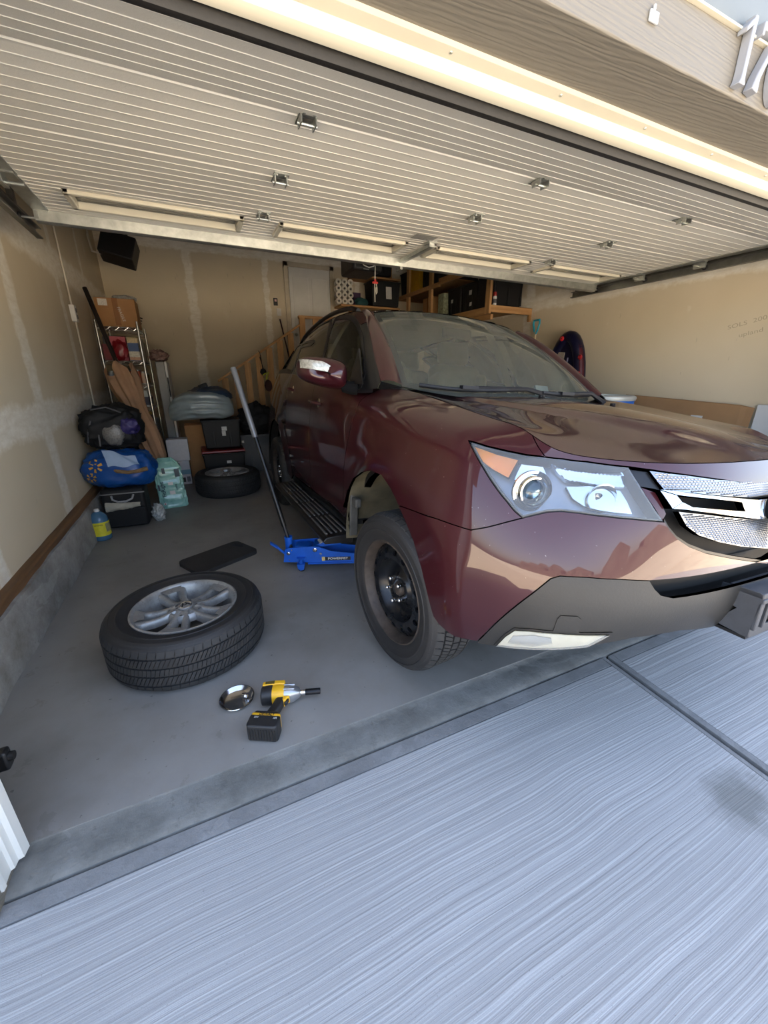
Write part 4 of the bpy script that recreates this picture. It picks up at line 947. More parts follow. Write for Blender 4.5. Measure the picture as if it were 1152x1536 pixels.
# ============================================================ car details
def surf_strip(poly, name, mat, off, parent=None, **k): return panel(BODY, poly, name, mat, off=off, **k)
def offset_poly(uvs, d): return inset(dens(uvs, .012), d, False)
M_BEZEL = pm('lamp_bezel', srgb(136, 142, 150), .3, .5, .1, 20)
M_REFL = pm('lamp_reflector', (.75, .78, .8), .12, 1.0, .05, 10)
M_AMBER = pm('amber_reflector', srgb(255, 148, 12), .3, 0, .1, 30)
M_CLEARG = glassmat('projector_glass', (.75, .85, .9), 1.6)
def xf(o, mir):
    """mirror a finished part to the far side"""
    if mir:
        me = o.data; me.transform(Matrix.Diagonal((-1, 1, 1, 1))); me.flip_normals()
    return o
def at_px(x, y, off=0.0):
    uv = bp(x, y); P, N = BODY.ev([uv], off); return Vector(P[0]), Vector(N[0])
for mir in (False, True):
    hl = empty('headlight'); hl.parent = car; hl.location = (0, -(OV+WB), 0)
    def hpart(o): o.parent = hl; o.location = (0, 0, 0); return o
    hpart(panel(BODY, uv_hl, 'lamp_housing', M_BEZEL, off=-.055, gap=.004, step=.025, flange=0, mirror=mir))
    hpart(panel(BODY, uv_hl, 'lamp_lens', M_LENS, off=-.001, gap=.004, step=.025, flange=.0, mirror=mir))
    # black gasket line round the lamp
    P = dens(uv_hl, .012); Q = inset(P, .009, False); A, _ = BODY.ev(P, -.006); B, _ = BODY.ev(Q, -.0015); C, _ = BODY.ev(Q, -.05); D, _ = BODY.ev(P, -.05); n = len(P); m = MB(); sg = -1 if mir else 1
    m.add([(p[0]*sg, p[1], p[2]) for p in np.vstack([A, B, C, D])], [(i, (i+1) % n, n+(i+1) % n, n+i) for i in range(n)]+[(n+i, n+(i+1) % n, 2*n+(i+1) % n, 2*n+i) for i in range(n)])
    hpart(cb(m, 'lamp_gasket', pm('gasket', srgb(58, 60, 62), .5), smooth=R(40)))
    hpart(panel(BODY, PX([(711, 668), (722, 690), (738, 702), (762, 715), (770, 700), (777, 688), (745, 680)]), 'amber_reflector', M_AMBER, off=-.010, gap=0, step=.02, flange=.02, mirror=mir))
    hpart(panel(BODY, PX([(782, 690), (774, 706), (770, 716), (790, 712), (820, 706), (815, 694)]), 'side_reflector', M_REFL, off=-.028, gap=0, step=.02, flange=.02, mirror=mir))
    # upper turn-signal reflector with flutes
    fl_poly = PX([(828, 690), (850, 716), (946, 727), (944, 712), (938, 702)])
    def flute(uv, P, N): return P+N*(0.004*np.sin(uv[:, 0]*2*math.pi/.012))[:, None]
    hpart(panel(BODY, fl_poly, 'fluted_reflector', M_REFL, off=-.026, gap=0, step=.006, flange=.02, mirror=mir, fn=flute))
    # high-beam bowl
    hpart(panel(BODY, PX([(852, 726), (862, 745), (880, 757), (905, 764), (958, 771), (950, 752), (938, 732), (890, 724)]), 'high_beam_surround', M_REFL, off=-.03, gap=0, step=.02, flange=.02, mirror=mir))
    def bowl(px, py, rad, rings, nm):
        c, nv = at_px(px, py, -.02); fwd = Vector((-.30, -.95, .02)).normalized()
        if mir: c.x = -c.x; fwd.x = -fwd.x
        M = Matrix.Translation(c) @ fwd.to_track_quat('Z', 'Y').to_matrix().to_4x4(); return M
    M = bowl(906, 745, .05, None, 'x'); hpart(cb(MB().lathe([(.045, .006), (.043, .0), (.03, -.018), (.014, -.026), (.012, -.01), (.0, -.008)], 28, M), 'high_beam', M_REFL, smooth=R(35)))
    # projector barrel: stepped rings and ball lens
    M = bowl(799, 735, .06, None, 'x')
    pr = hpart(cb(MB().lathe([(.064, -.012), (.064, -.002), (.055, .0), (.053, -.008), (.050, .006), (.046, .012), (.041, .012), (.039, .002), (.037, .002)], 40, M), 'projector', M_CHROME, smooth=R(30)))
    o = cb(MB().lathe([(.038, .002), (.034, .014), (.024, .024), (.012, .029), (0, .030)], 32, M), 'projector_lens', M_CLEARG, smooth=R(60)); o.parent = pr; o.location = (0, 0, 0)
    o = cb(MB().lathe([(.038, -.004), (.02, -.012), (0, -.014)], 24, M), 'projector_core', M_REFL, smooth=R(60)); o.parent = pr; o.location = (0, 0, 0)
    # fog lamp: clear lens in the cladding
    fgp = PX([(744, 966), (758, 952), (772, 943), (795, 944), (840, 948), (914, 949), (896, 959), (880, 967), (850, 970), (800, 971)])
    fgl = empty('fog_lamp'); fgl.parent = car; fgl.location = (0, -(OV+WB), 0)
    def fpart(o): o.parent = fgl; o.location = (0, 0, 0); return o
    fpart(panel(BODY, offset_poly(fgp, -.004), 'bezel', M_CLAD, off=.003, gap=0, step=.02, flange=.01, mirror=mir))
    fpart(panel(BODY, offset_poly(fgp, .004), 'reflector', pm('fog_reflector', srgb(226, 226, 212), .25, .4, .1, 25), off=.0045, gap=0, step=.02, flange=.01, mirror=mir))
    fpart(panel(BODY, offset_poly(fgp, .002), 'lens', glassmat('fog_lens', (.9, .9, .88), 1.4, .05, (.25, (.8, .8, .74))) if 'fog_lens' not in MATS else MATS['fog_lens'], off=.011, gap=0, step=.02, flange=.006, mirror=mir))
    fpart(panel(BODY, offset_poly(PX([(762, 962), (770, 952), (800, 951), (826, 955), (828, 963), (800, 967)]), .0), 'bulb_bowl', M_REFL, off=.008, gap=0, step=.015, flange=.004, mirror=mir))
    # tow-eye cover outline on the cladding
    tw = PX([(829, 947), (836, 928), (841, 923), (866, 924), (872, 929), (868, 948)])
    panel(BODY, tw, 'tow_cover', M_CLAD, off=.003, gap=0, step=.015, flange=.006, mirror=mir)
# ---- grille: mesh panels, bright bar, emblem
grl = empty('grille'); grl.parent = car; grl.location = (0, -(OV+WB), 0)
def gpart2(o):
    for q in (o if isinstance(o, tuple) else (o,)): q.parent = grl; q.location = (0, 0, 0)
    return o
gr_poly = [hl_c]+uv_hlow[::-1]+uv_in[::-1][1:]+uv_gr[1:]+[gr_c]
gpart2(panel(BODY, gr_poly, 'grille_back', M_SHELL, off=-.075, gap=0, step=.04, flange=0, both=True))
gpart2(panel(BODY, PX([(944, 701), (952, 714), (962, 728), (985, 732), (996, 735), (987, 722), (976, 706)]), 'corner_filler', M_BLK, off=-.012, gap=.001, step=.02, flange=.03, both=True))
gpart2(panel(BODY, PX([(964, 730), (972, 744), (986, 764), (997, 782), (1003, 771), (996, 756), (986, 738)]), 'body_filler', M_PAINT, off=-.008, gap=.001, step=.02, flange=.03, both=True))
M_MESHB = pm('grille_silver', (.40, .41, .43), .3, .85, .06, 30)
M_MESHD = pm('grille_silver_dull', srgb(196, 192, 182), .4, .35, .1, 60)
def meshpanel(poly, off, cell, name):
    back = gpart2(panel(BODY, poly, name, M_MESHB, off=off-.006, gap=0, step=.03, flange=.02, both=True))
    B = np.array(poly); lo, hi = B.min(0), B.max(0); m = MB(); row = 0; v = lo[1]+cell*.5; th = np.linspace(0, 2*math.pi, 7)[:-1]
    while v < hi[1]:
        u = lo[0]+cell*(.5 if row % 2 else 1.0)
        while u < hi[0]:
            hexp = [(u+cell*.52*math.cos(a), v+cell*.36*math.sin(a)) for a in th]
            if u > cell*.6 and inpoly(np.array(hexp), poly).all():
                P, N = BODY.ev(hexp, off-.0045); P2, _ = BODY.ev([(u, v)], off-.001)
                for sg in (1, -1): m.add([(p[0]*sg, p[1], p[2]) for p in P]+[(P2[0][0]*sg, P2[0][1], P2[0][2])], [(k, (k+1) % 6, 6) for k in range(6)])
            u += cell*1.15
        v += cell*.82; row += 1
    st = cb(m, name+'_studs', M_MESHB); st.parent = back; st.location = (0, 0, 0); st['kind'] = 'stuff'
gu = PX([(975, 706), (987, 722), (998, 735), (1040, 739), (1090, 744), (1127, 746), (1135, 732), (1130, 727), (1080, 720), (1030, 713)])
gl = PX([(1024, 768), (1060, 772), (1100, 777), (1136, 780), (1140, 795), (1150, 806), (1150, 826), (1120, 821), (1085, 814), (1055, 804), (1036, 790)])
gu = gu[:6]+[(0.0, gu[5][1]), (0.0, gu[7][1]+.0)]+gu[8:]
gl = gl[:4]+[(0.0, gl[3][1]), (0.0, gl[6][1])]+gl[7:]
meshpanel(gu, .004, .0115, 'upper_mesh'); meshpanel(gl, -.006, .0115, 'lower_mesh')
# bright five-sided frame: upper bar, lower bar, outer leg, leaving a dark slot
bar_u = PX([(985, 736), (1006, 741), (1050, 743), (1090, 747), (1130, 749), (1130, 753), (1090, 751), (1050, 748), (1016, 746), (1010, 750)])
slot_in = PX([(1008, 742), (1016, 752), (1026, 759), (1060, 764), (1108, 768), (1104, 756), (1060, 749), (1016, 742)])
frm = PX([(985, 736), (1006, 738), (1060, 744), (1130, 750)]); frm_low = PX([(1136, 778), (1100, 774), (1060, 769), (1024, 764), (1004, 763)])
fr_poly = frm+[(0, frm[-1][1]), (0, frm_low[0][1])]+frm_low
P = dens(fr_poly, .012)
slot = PX([(1009, 743), (1018, 754), (1032, 761), (1060, 763), (1110, 767), (1104, 753), (1060, 748)])
top_band = frm+[(0, frm[-1][1]), (0, slot[5][1])]+[slot[5], slot[6], slot[0]]
low_band = [slot[1], slot[2], slot[3], slot[4], (0, slot[4][1]), (0, frm_low[0][1])]+frm_low
leg_band = [frm[0], slot[0], slot[1], frm_low[-1]]
for q, off in ((top_band, .016), (low_band, .014), (leg_band, .012)): gpart2(panel(BODY, q, 'chrome_bar', M_CHROME, off=off, gap=0, step=.02, flange=.03, both=True))
gpart2(panel(BODY, [slot[4], slot[5], (0, slot[5][1]), (0, slot[4][1])], 'emblem_wings', M_CHROME, off=.015, gap=0, step=.03, flange=.02, both=True))
gpart2(panel(BODY, uv_gr+[gr_c]+[(0, gr_c[1]+.012)]+[(a, b+.012) for a, b in uv_gr[::-1]], 'lower_lip', M_BLK, off=-.004, gap=0, step=.03, flange=.03, both=True))
ec, _ = at_px(1152, 766, .02); ec = Vector((0, float(BODY.ev([(0, bp(1150, 766)[1])], .030)[0][0][1]), float(BODY.ev([(0, bp(1150, 766)[1])])[0][0][2])))
em = empty('emblem'); em.parent = car; em.location = (0, -(OV+WB), 0)
def ering(rx, rz, w, d0, d1, nm, mat):
    m = MB(); n = 40; sec = [(w*math.cos(a), d0+(d1-d0)*(.5+.5*math.sin(a))) for a in np.linspace(0, 2*math.pi, 9)[:-1]]
    for k in range(n):
        a = 2*math.pi*k/n
        for q, dd in sec: m.v.append((ec.x+(rx+q)*math.cos(a), ec.y-dd, ec.z+(rz+q)*math.sin(a)))
    for k in range(n):
        for j in range(8): m.f.append([k*8+j, ((k+1) % n)*8+j, ((k+1) % n)*8+(j+1) % 8, k*8+(j+1) % 8]); m.mi.append(0)
    o = cb(m, nm, mat, smooth=R(60)); o.parent = em; o.location = (0, 0, 0); return o
ering(.083, .068, .010, -.005, .016, 'ring', M_CHROME)
m = MB(); m.add([(ec.x+.08*math.cos(2*math.pi*k/32), ec.y+.002, ec.z+.066*math.sin(2*math.pi*k/32)) for k in range(32)], [tuple(range(32))]); o = cb(m, 'emblem_backing', M_SHELL); o.parent = em; o.location = (0, 0, 0)
for sg in (-1, 1):
    poly = [(.008, .060), (.022, .058), (.066, -.036), (.052, -.046), (.030, .004), (.0, .004), (.0, -.006), (.025, -.006)]
    m = MB(); m.prism([(sg*a, b) for a, b in poly], -.004, .012, Matrix(((1, 0, 0, ec.x), (0, 0, -1, ec.y), (0, 1, 0, ec.z), (0, 0, 0, 1)))); o = cb(m, 'caliper', M_CHROME, bevel=.003); o.parent = em; o.location = (0, 0, 0)
# ---- plate bracket on the lower bumper
M_BRK = pm('bracket_plastic', srgb(62, 64, 68), .45, 0, .12, 30, .1, 90)
pb = empty('plate_bracket'); pb.parent = car; pb.location = (0, -(OV+WB), 0)
def pp(m, nm, mat, **k): o = cb(m, nm, mat, **k); o.parent = pb; o.location = (0, 0, 0); return o
bw = .155; z0, z1 = .40, .560
for sg in (-1, 1):
    m = MB(); m.add([(sg*bw, -.050, z0), (sg*bw, -.062, z1-.02), (sg*bw, -.052, z1), (sg*bw, .05, z1-.008), (sg*bw, .05, z1-.06), (sg*bw, -.006, z1-.075), (sg*bw, .045, z0+.01), (sg*(bw-.006), -.050, z0), (sg*(bw-.006), -.062, z1-.02), (sg*(bw-.006), -.052, z1), (sg*(bw-.006), .05, z1-.008), (sg*(bw-.006), .05, z1-.06), (sg*(bw-.006), -.006, z1-.075), (sg*(bw-.006), .045, z0+.01)],
          [(0, 1, 2, 3, 4, 5, 6), (13, 12, 11, 10, 9, 8, 7)]+[(i, (i+1) % 7, 7+(i+1) % 7, 7+i) for i in range(7)]); pp(m, 'bracket_side', M_BRK)
m = MB(); X0, X1 = -bw, bw
cellx = [X0, X0+.02, X0+.05, X0+.064, X0+.115, X0+.13, X1-.13, X1-.115, X1-.064, X1-.05, X1-.02, X1]
def fy(z): return -.050-(z-z0)/(z1-.02-z0)*.012
m.b2((X0, -.056, z0), (X1, -.048, z0+.035)); m.b2((X0, -.066, z1-.035), (X1, -.058, z1-.018)); m.b2((X0, -.062, z1-.02), (X1, .03, z1))
for a, b in ((X0, X0+.022), (X0+.05, X0+.066), (X0+.118, X0+.135), (X1-.135, X1-.118), (X1-.066, X1-.05), (X1-.022, X1)): m.b2((a, -.064, z0+.03), (b, -.052, z1-.03))
pp(m, 'bracket_face', M_BRK, bevel=.003)
pp(MB().b2((X0+.01, -.045, z0+.03), (X1-.01, -.04, z1-.03)), 'bracket_back', M_SHELL)
pp(MB().b2((X0, -.05, z0-.008), (X1, .05, z0+.002)), 'bracket_foot', M_BLK)
# ---- mirrors
def mirror_unit(mir):
    mr = empty('door_mirror'); mr.parent = car; mr.location = (0, -(OV+WB), 0); sg = 1 if not mir else -1
    def mp(m, nm, mat, **k):
        o = xf(cb(m, nm, mat, **k), mir)
        if mir and nm not in ('mirror_arm', 'sail_panel'): o.data.transform(Matrix.Translation((.94, 1.60, 1.2)) @ Matrix.Rotation(R(66), 4, 'Z') @ Matrix.Translation((-.94, -1.60, -1.2)))
        o.parent = mr; o.location = (0, 0, 0); return o
    cx, cy, cz = -1.075, 1.635, 1.222; hw, hh, dp = .128, .083, .115
    def shape(a, t):
        # a round the outline, t from rim (0) to nose (1)
        ca, sa = math.cos(a), math.sin(a); ex = .55
        x = hw*abs(ca)**ex*(1 if ca > 0 else -1); z = hh*abs(sa)**ex*(1 if sa > 0 else -1)
        if x < 0: z *= 1-.16*(-x/hw)
        if z < 0: z *= .88+.12*(x/hw)
        k = math.cos(t*math.pi/2)**.55; return (cx+x*k-.0*t, cy+.03-dp*math.sin(t*math.pi/2)+.035*(x/hw)*-1*.9, cz+z*k+.012*(-x/hw))
    m = MB(); m.grid(lambda u, v: shape(2*math.pi*u, v*.995), 48, 14, True); mp(m, 'housing', M_PAINT, smooth=R(80))
    m = MB(); pts = [shape(2*math.pi*u/48, 0) for u in range(48)]; m.add([(p[0], p[1]+.004, p[2]) for p in pts], [tuple(range(48))]); mp(m, 'mirror_rim', M_BLK)
    m = MB(); m.add([(cx+(p[0]-cx)*.9, p[1]+.006, cz+(p[2]-cz)*.9) for p in pts], [tuple(range(48))]); mp(m, 'mirror_glass', M_CHROME)
    # clear indicator lens wrapped over the outer upper half
    m = MB(); nu, nv = 22, 6
    def lens(u, v):
        x = -hw*.95+u*hw*1.35; zt = .044-.042*max(0, (u-.55)/.45)**1.5; zb = .000-.006*u; z = zb+(zt-zb)*v
        best = None
        rx = min(.999, abs(x)/hw); 
        k2 = max(0.0, 1-(abs(x)/hw)**3.2-(abs(z)/hh)**3.2*.9); d = dp*(k2**.42)
        return (cx+x*1.004, cy+.03-d-.004-.035*(x/hw)*.9, cz+z+.012*(-x/hw)+.006)
    m.grid(lens, nu, nv); mp(m, 'turn_signal', pm('indicator_lens', srgb(176, 174, 164), .25, .3, .35, 70), smooth=R(60))
    m = MB(); m.tube([(-.97, 1.60, 1.155), (-.935, 1.57, 1.150), (-.90, 1.56, 1.150)], [.032, .036, .04], 10); mp(m, 'mirror_arm', pm('arm_black', srgb(14, 14, 15), .9, 0, .1, 12, spec=.15), bevel=.006)
    m = MB(); m.add([(-.925, 1.42, 1.168), (-.93, 1.62, 1.172), (-.845, 1.70, 1.37), (-.915, 1.44, 1.168), (-.92, 1.62, 1.172), (-.835, 1.70, 1.37)], [(0, 1, 2), (3, 5, 4), (0, 3, 4, 1), (1, 4, 5, 2), (2, 5, 3, 0)]); mp(m, 'sail_panel', M_BLK)
mirror_unit(False); mirror_unit(True)
# ---- door handles
for mir in (False, True):
    for y, z in ((2.16, 1.055), (2.98, 1.145)):
        uv = yz(y, z); P, N = BODY.ev([uv], 0); p = Vector(P[0]); n = Vector(N[0]); h = empty('door_handle'); h.parent = car; h.location = (0, -(OV+WB), 0)
        m = MB(); m.tube([p+Vector((0, -.1, -.008))+n*.004, p+Vector((0, -.085, -.005))+n*.03, p+Vector((0, 0, 0))+n*.038, p+Vector((0, .085, .003))+n*.03, p+Vector((0, .1, .004))+n*.004], [.011, .013, .015, .013, .011], 8)
        o = xf(cb(m, 'grip', M_PAINT, smooth=R(60)), mir); o.parent = h; o.location = (0, 0, 0)
        m = MB(); m.lathe([(0, .002), (.03, .001), (.034, -.002)], 16, Matrix.Translation(p+Vector((0, -.03, 0))) @ n.to_track_quat('Z', 'Y').to_matrix().to_4x4()); o = xf(cb(m, 'cup', M_CHROME, smooth=R(60)), mir); o.parent = h; o.location = (0, 0, 0)
# ---- wheel-arch liners, underbody, running boards
def liner(cx_sign, cy, name, r, mat):
    m = MB()
    def f(u, v):
        a = R(38+150*u); rr = r+.0; x = -.985+.36*v; bump = .012*math.sin(u*30) if .1 < v < .9 else 0
        return (cx_sign*-1*x if cx_sign > 0 else x, cy-(rr+bump)*math.cos(a)*1.05, AZ+.02+(rr+bump)*math.sin(a)*1.0)
    m.grid(f, 49, 9); o = cb(m, name, mat, smooth=R(50)); return o
for sg in (-1, 1):
    liner(sg, AY+.03, 'wheel_arch_liner', .475, M_LINER); liner(sg, RAY, 'wheel_arch_liner', .485, M_UNDER)
# liner details on the near front arch: ribbed flap and clip
fp = MB(); fp.box((-.955, 1.435, .47), (.05, .016, .26)); fp.box((-.955, 1.40, .545), (.035, .07, .05)); cb(fp, 'arch_flap', pm('flap_grey', srgb(70, 69, 65), .7, 0, .25, 20), bevel=.008)
ub = MB(); ub.b2((-.62, .20, .33), (.62, 4.6, .42)); ub.b2((-.93, 1.48, .33), (.93, 3.08, .42)); ub.b2((-.55, .35, .42), (.55, 1.3, .9)); cb(ub, 'underbody', M_UNDER)
ib = MB(); ib.b2((-.6, 1.25, .5), (.6, 1.32, 1.05)); cb(ib, 'firewall', M_UNDER)
for sg in (-1, 1):
    rb = empty('running_board'); rb.parent = car; rb.location = (0, -(OV+WB), 0)
    m = MB(); y0, y1 = 1.50, 3.06; xo, xi = 1.115, .93
    prof = [(xi, .335), (xo-.02, .318), (xo, .300), (xo-.01, .278), (xi, .27)]
    m.prism([(sg*p[0], p[1]) for p in prof], y0, y1, Matrix(((1, 0, 0, 0), (0, 0, 1, 0), (0, 1, 0, 0), (0, 0, 0, 1)))); o = cb(m, 'step', M_BLK, bevel=.006); o.parent = rb; o.location = (0, 0, 0)
    for k in range(5):
        x = xi+.03+k*.030
        for s_ in range(4):
            a = y0+.05+s_*.375; m = MB(); zt = .335-(x-xi)/(xo-.02-xi)*.017; m.box((sg*x, a+.165, zt+.004), (.012, .33, .009)); o = cb(m, 'tread_rib', pm('rib_grey', srgb(96, 96, 94), .5, .2, .2, 30), bevel=.003); o.parent = rb; o.location = (0, 0, 0)
    for y in (1.8, 2.7):
        m = MB().b2((sg*.6, y-.03, .29), (sg*xo*.93, y+.03, .275)); o = cb(m, 'bracket', M_UNDER); o.parent = rb; o.location = (0, 0, 0)
# ---- wipers
def on_ws(x, v, off): 
    u = np.interp(abs(x), WS.G[:, int(v*(len(WS.gv)-1)), 0]*-1, WS.gu); P, N = WS.ev([(u, v*WS.V)], off); p = P[0]; return (p[0] if x < 0 else -p[0], p[1], p[2])
M_WIP = pm('wiper_rubber', srgb(22, 23, 28), .6)
for bx0, bx1, px_, v0, v1 in ((-.66, -.02, -.06, .02, .075), (.10, .60, .62, .06, .035)):
    wp = empty('wiper'); wp.parent = car; wp.location = (0, -(OV+WB), 0)
    bl = MB(); bl.tube([on_ws(bx0+(bx1-bx0)*k/9, v0+(v1-v0)*k/9, .018) for k in range(10)], .010, 6); o = cb(bl, 'blade', M_WIP, smooth=R(60)); o.parent = wp; o.location = (0, 0, 0)
    mid = on_ws((bx0+bx1)/2-.06, (v0+v1)/2, .03); end = (px_+(.42 if px_ < 0 else .06), 1.24, 1.13)
    ar = MB(); ar.tube([mid, ((mid[0]+end[0])/2, (mid[1]+end[1])/2-.03, (mid[2]+end[2])/2+.03), end], [.009, .012, .016], 6); ar.box(mid, (.10, .03, .018)); o = cb(ar, 'arm', M_WIP, smooth=R(50)); o.parent = wp; o.location = (0, 0, 0)
# ---- cabin
def cbox(nm, c, d, mat, bevel=.05, rx=0.0, parent=None):
    o = MB().box((0, 0, 0), d).build(nm, mat, None, bevel=bevel, bseg=4); o.location = c; o.rotation_euler = (rx, 0, 0)
    o.data.update(); o.parent = parent or car
    if parent is None: o.location = Vector(c)+Vector((0, -(OV+WB), 0))
    return o
for sx in (-.37, .37):
    for y, nm in ((2.12, 'front_seat'), (3.0, 'rear_seat')):
        s_ = empty(nm); s_.parent = car; s_.location = (sx, y-(OV+WB), .0)
        cbox('cushion', (0, 0, .78), (.52, .54, .2), M_BEIGE, .07, R(6), s_); cbox('backrest', (0, .33, 1.10), (.50, .17, .62), M_BEIGE, .075, R(-14), s_)
        for q in (-.21, .21): cbox('bolster', (q, .28, 1.08), (.09, .2, .5), M_BEIGE, .04, R(-14), s_)
        cbox('head_restraint', (0, .43, 1.50), (.30, .11, .19), M_BEIGE, .05, R(-10), s_)
        for q in (-.06, .06): MB().tube([(q, .41, 1.36), (q, .42, 1.46)], .007, 6).build('post', M_GALV, s_)
da = MB()
def dash(u, v):
    x = -.72+1.44*u; k = v; y = 1.30+.34*k+.12*abs(x)**2*(1-k); z = 1.095+.03*math.sin(k*3.1)-.12*max(0, k-.75)*4*.7; return (x, y, z)
da.grid(dash, 25, 12); da.b2((-.72, 1.55, .62), (.72, 1.70, 1.03)); cb(da, 'dashboard', M_DASH, smooth=R(50))
stw = MB(); c0 = Vector((.37, 1.78, 1.05)); t0 = rot3(R(62), 0, 0); stw.tube([c0+t0 @ Vector((.185*math.cos(2*math.pi*k/24), .185*math.sin(2*math.pi*k/24), 0)) for k in range(24)], .015, 8, closed=True); stw.box(c0, (.14, .06, .1)); stw.box(c0, (.34, .02, .03)); cb(stw, 'steering_wheel', M_DARKP, smooth=R(50))
cb(MB().b2((-.13, 1.7, .6), (.13, 2.6, .92)), 'centre_console', M_DASH, bevel=.03)
cbox('rear_view_mirror', (0, 1.97, 1.56), (.24, .035, .07), M_DARKP, .02)
hln = MB()
def head(u, v):
    x = -.58+1.16*u; y = 2.03+2.35*v; return (x, y, float(roof_f(np.array([[abs(x), y]]))[0])-.05)
hln.grid(head, 9, 9); cb(hln, 'headliner', M_BEIGE, smooth=R(60))
for sg in (-1, 1):
    m = MB(); A, _ = SIDE.ev([(SIDE.near((-.85, 2.36, 1.3))[0]+d, v*SIDE.V) for v in np.linspace(0, 1, 8) for d in (-.05, .05)], -.03); n = 8
    m.add([(p[0]*-sg, p[1], p[2]) for p in A], [(2*i, 2*i+1, 2*i+3, 2*i+2) for i in range(7)]); cb(m, 'door_pillar_trim', M_BEIGE, smooth=R(60))
    m = MB(); A, _ = SIDE.ev([(u, v) for u in np.linspace(.25, SIDE.U-.1, 20) for v in (0.0, .02)], -.03); m.add([(p[0]*-sg, p[1], p[2]-.02) for p in A[::2]]+[(p[0]*-sg*.93, p[1], .6) for p in A[::2]], [(i, i+1, 21+i, 20+i) for i in range(19)]); cb(m, 'door_trim', M_BEIGE, smooth=R(60))
    # belt
    if sg < 0: cb(MB().tube([(-.60, 2.42, 1.45), (-.57, 2.40, 1.1), (-.55, 2.35, .8)], .02, 4), 'seat_belt', M_BEIGE)
cb(MB().b2((-.62, 4.2, .5), (.62, 4.26, 1.3)), 'cargo_back', M_UNDER)
# phone mount with papers on the dash
cb(MB().box((.30, 1.40, 1.17), (.13, .012, .10), M=rot3(R(-20), 0, R(10))), 'dash_card', pm('card_grey', srgb(190, 200, 196), .5)); cb(MB().tube([(.36, 1.42, 1.13), (.40, 1.42, 1.16), (.36, 1.42, 1.19), (.33, 1.42, 1.16)], .008, 6, closed=True), 'phone_mount', M_DARKP)

# ============================================================ wheels
M_TYRE = pm('tyre_rubber', srgb(36, 35, 35), .62, 0, .2, 14, .1, 120)
M_TREAD = pm('tyre_tread', srgb(46, 46, 46), .7, 0, .25, 20)
M_STEELW = pm('black_steel_wheel', srgb(24, 25, 28), .28, .2, .15, 12)
M_RUST = pm('rusty_rim', srgb(66, 58, 52), .6, .2, .35, 30)
def alloymat():
    t = NT('alloy'); n = t.noise(18, 6, .7); c = t.ramp(n, [(.3, srgb(138, 136, 132)), (.62, srgb(166, 164, 160))]); d = t.math('GREATER_THAN', t.noise(42, 4, .65), .60)
    c = t.mix(t.math('MULTIPLY', d, .28), c, srgb(104, 96, 86)); t.P(Base_Color=c, Metallic=.45, Roughness=t.math('MULTIPLY_ADD', d, .2, .36)); return t.m
M_ALLOY = alloymat()
M_LUG = pm('lug_chrome', (.8, .8, .8), .15, 1.0, .05, 20)
def tyre_part(parent, Ro=.368, W=.25, Ri=.247, pitches=62, winter=False):
    """tyre about local Z, outer face towards +Z"""
    h = W/2
    prof = [(Ri-.012, h*.80), (Ri+.004, h*.90), (Ri+.02, h*.965), (Ri+.045, h), (Ri+.047, h+.0022), (Ri+.052, h+.0022), (Ri+.054, h), (Ri+.078, h*.985), (Ri+.080, h*.985+.002), (Ri+.087, h*.985), (Ro-.024, h*.92), (Ro-.014, h*.84), (Ro-.009, h*.72), (Ro-.008, 0)]
    prof = prof+[(r_, -z) for r_, z in prof[::-1][1:]]
    prof += [(Ri-.012, -h*.6), (Ri-.012, h*.6)]
    ty = MB().lathe(prof, 96, closed=True).build('tyre', M_TYRE, parent, smooth=R(40))
    # tread blocks: shoulder lugs, two inner ribs, centre rib, cut by slanted sipes
    m = MB(); hb = .0085
    def block(a0, a1, z0, z1, sl, r0, r1a, r1b):
        P = []
        for (a, z, r_) in ((a0, z0, r1a), (a1, z0, r1a), (a1+sl, z1, r1b), (a0+sl, z1, r1b)):
            P.append((r_*math.cos(a), r_*math.sin(a), z))
        for (a, z) in ((a0, z0), (a1, z0), (a1+sl, z1), (a0+sl, z1)): P.append(((r0)*math.cos(a), (r0)*math.sin(a), z))
        m.add(P, [(0, 1, 2, 3), (0, 4, 5, 1), (1, 5, 6, 2), (2, 6, 7, 3), (3, 7, 4, 0)])
    da_ = 2*math.pi/pitches; rb = Ro-.011
    for k in range(pitches):
        a = k*da_
        for sg in (1, -1):
            f = .82; block(a, a+da_*.86, sg*h*.60, sg*h*.80, da_*.12*sg, rb, Ro-.0005, Ro-.010); block(a+da_*.12*sg, a+da_*(.86+.12*sg), sg*h*.80, sg*h*.945, 0, Ro-.03, Ro-.0095, Ro-.027)
            for q in range(2): block(a+da_*q*.5, a+da_*(q*.5+.38), sg*h*.20, sg*h*.52, da_*.55*sg, rb, Ro, Ro)
        for q in range(2 if not winter else 1): block(a+da_*q*.5, a+da_*(q*.5+(.43 if not winter else .8)), -h*.13, h*.13, da_*.2, rb, Ro, Ro)
    tb_ = m.build('tread_blocks', M_TREAD, ty, smooth=R(20)); tb_['kind'] = 'stuff'
    return ty
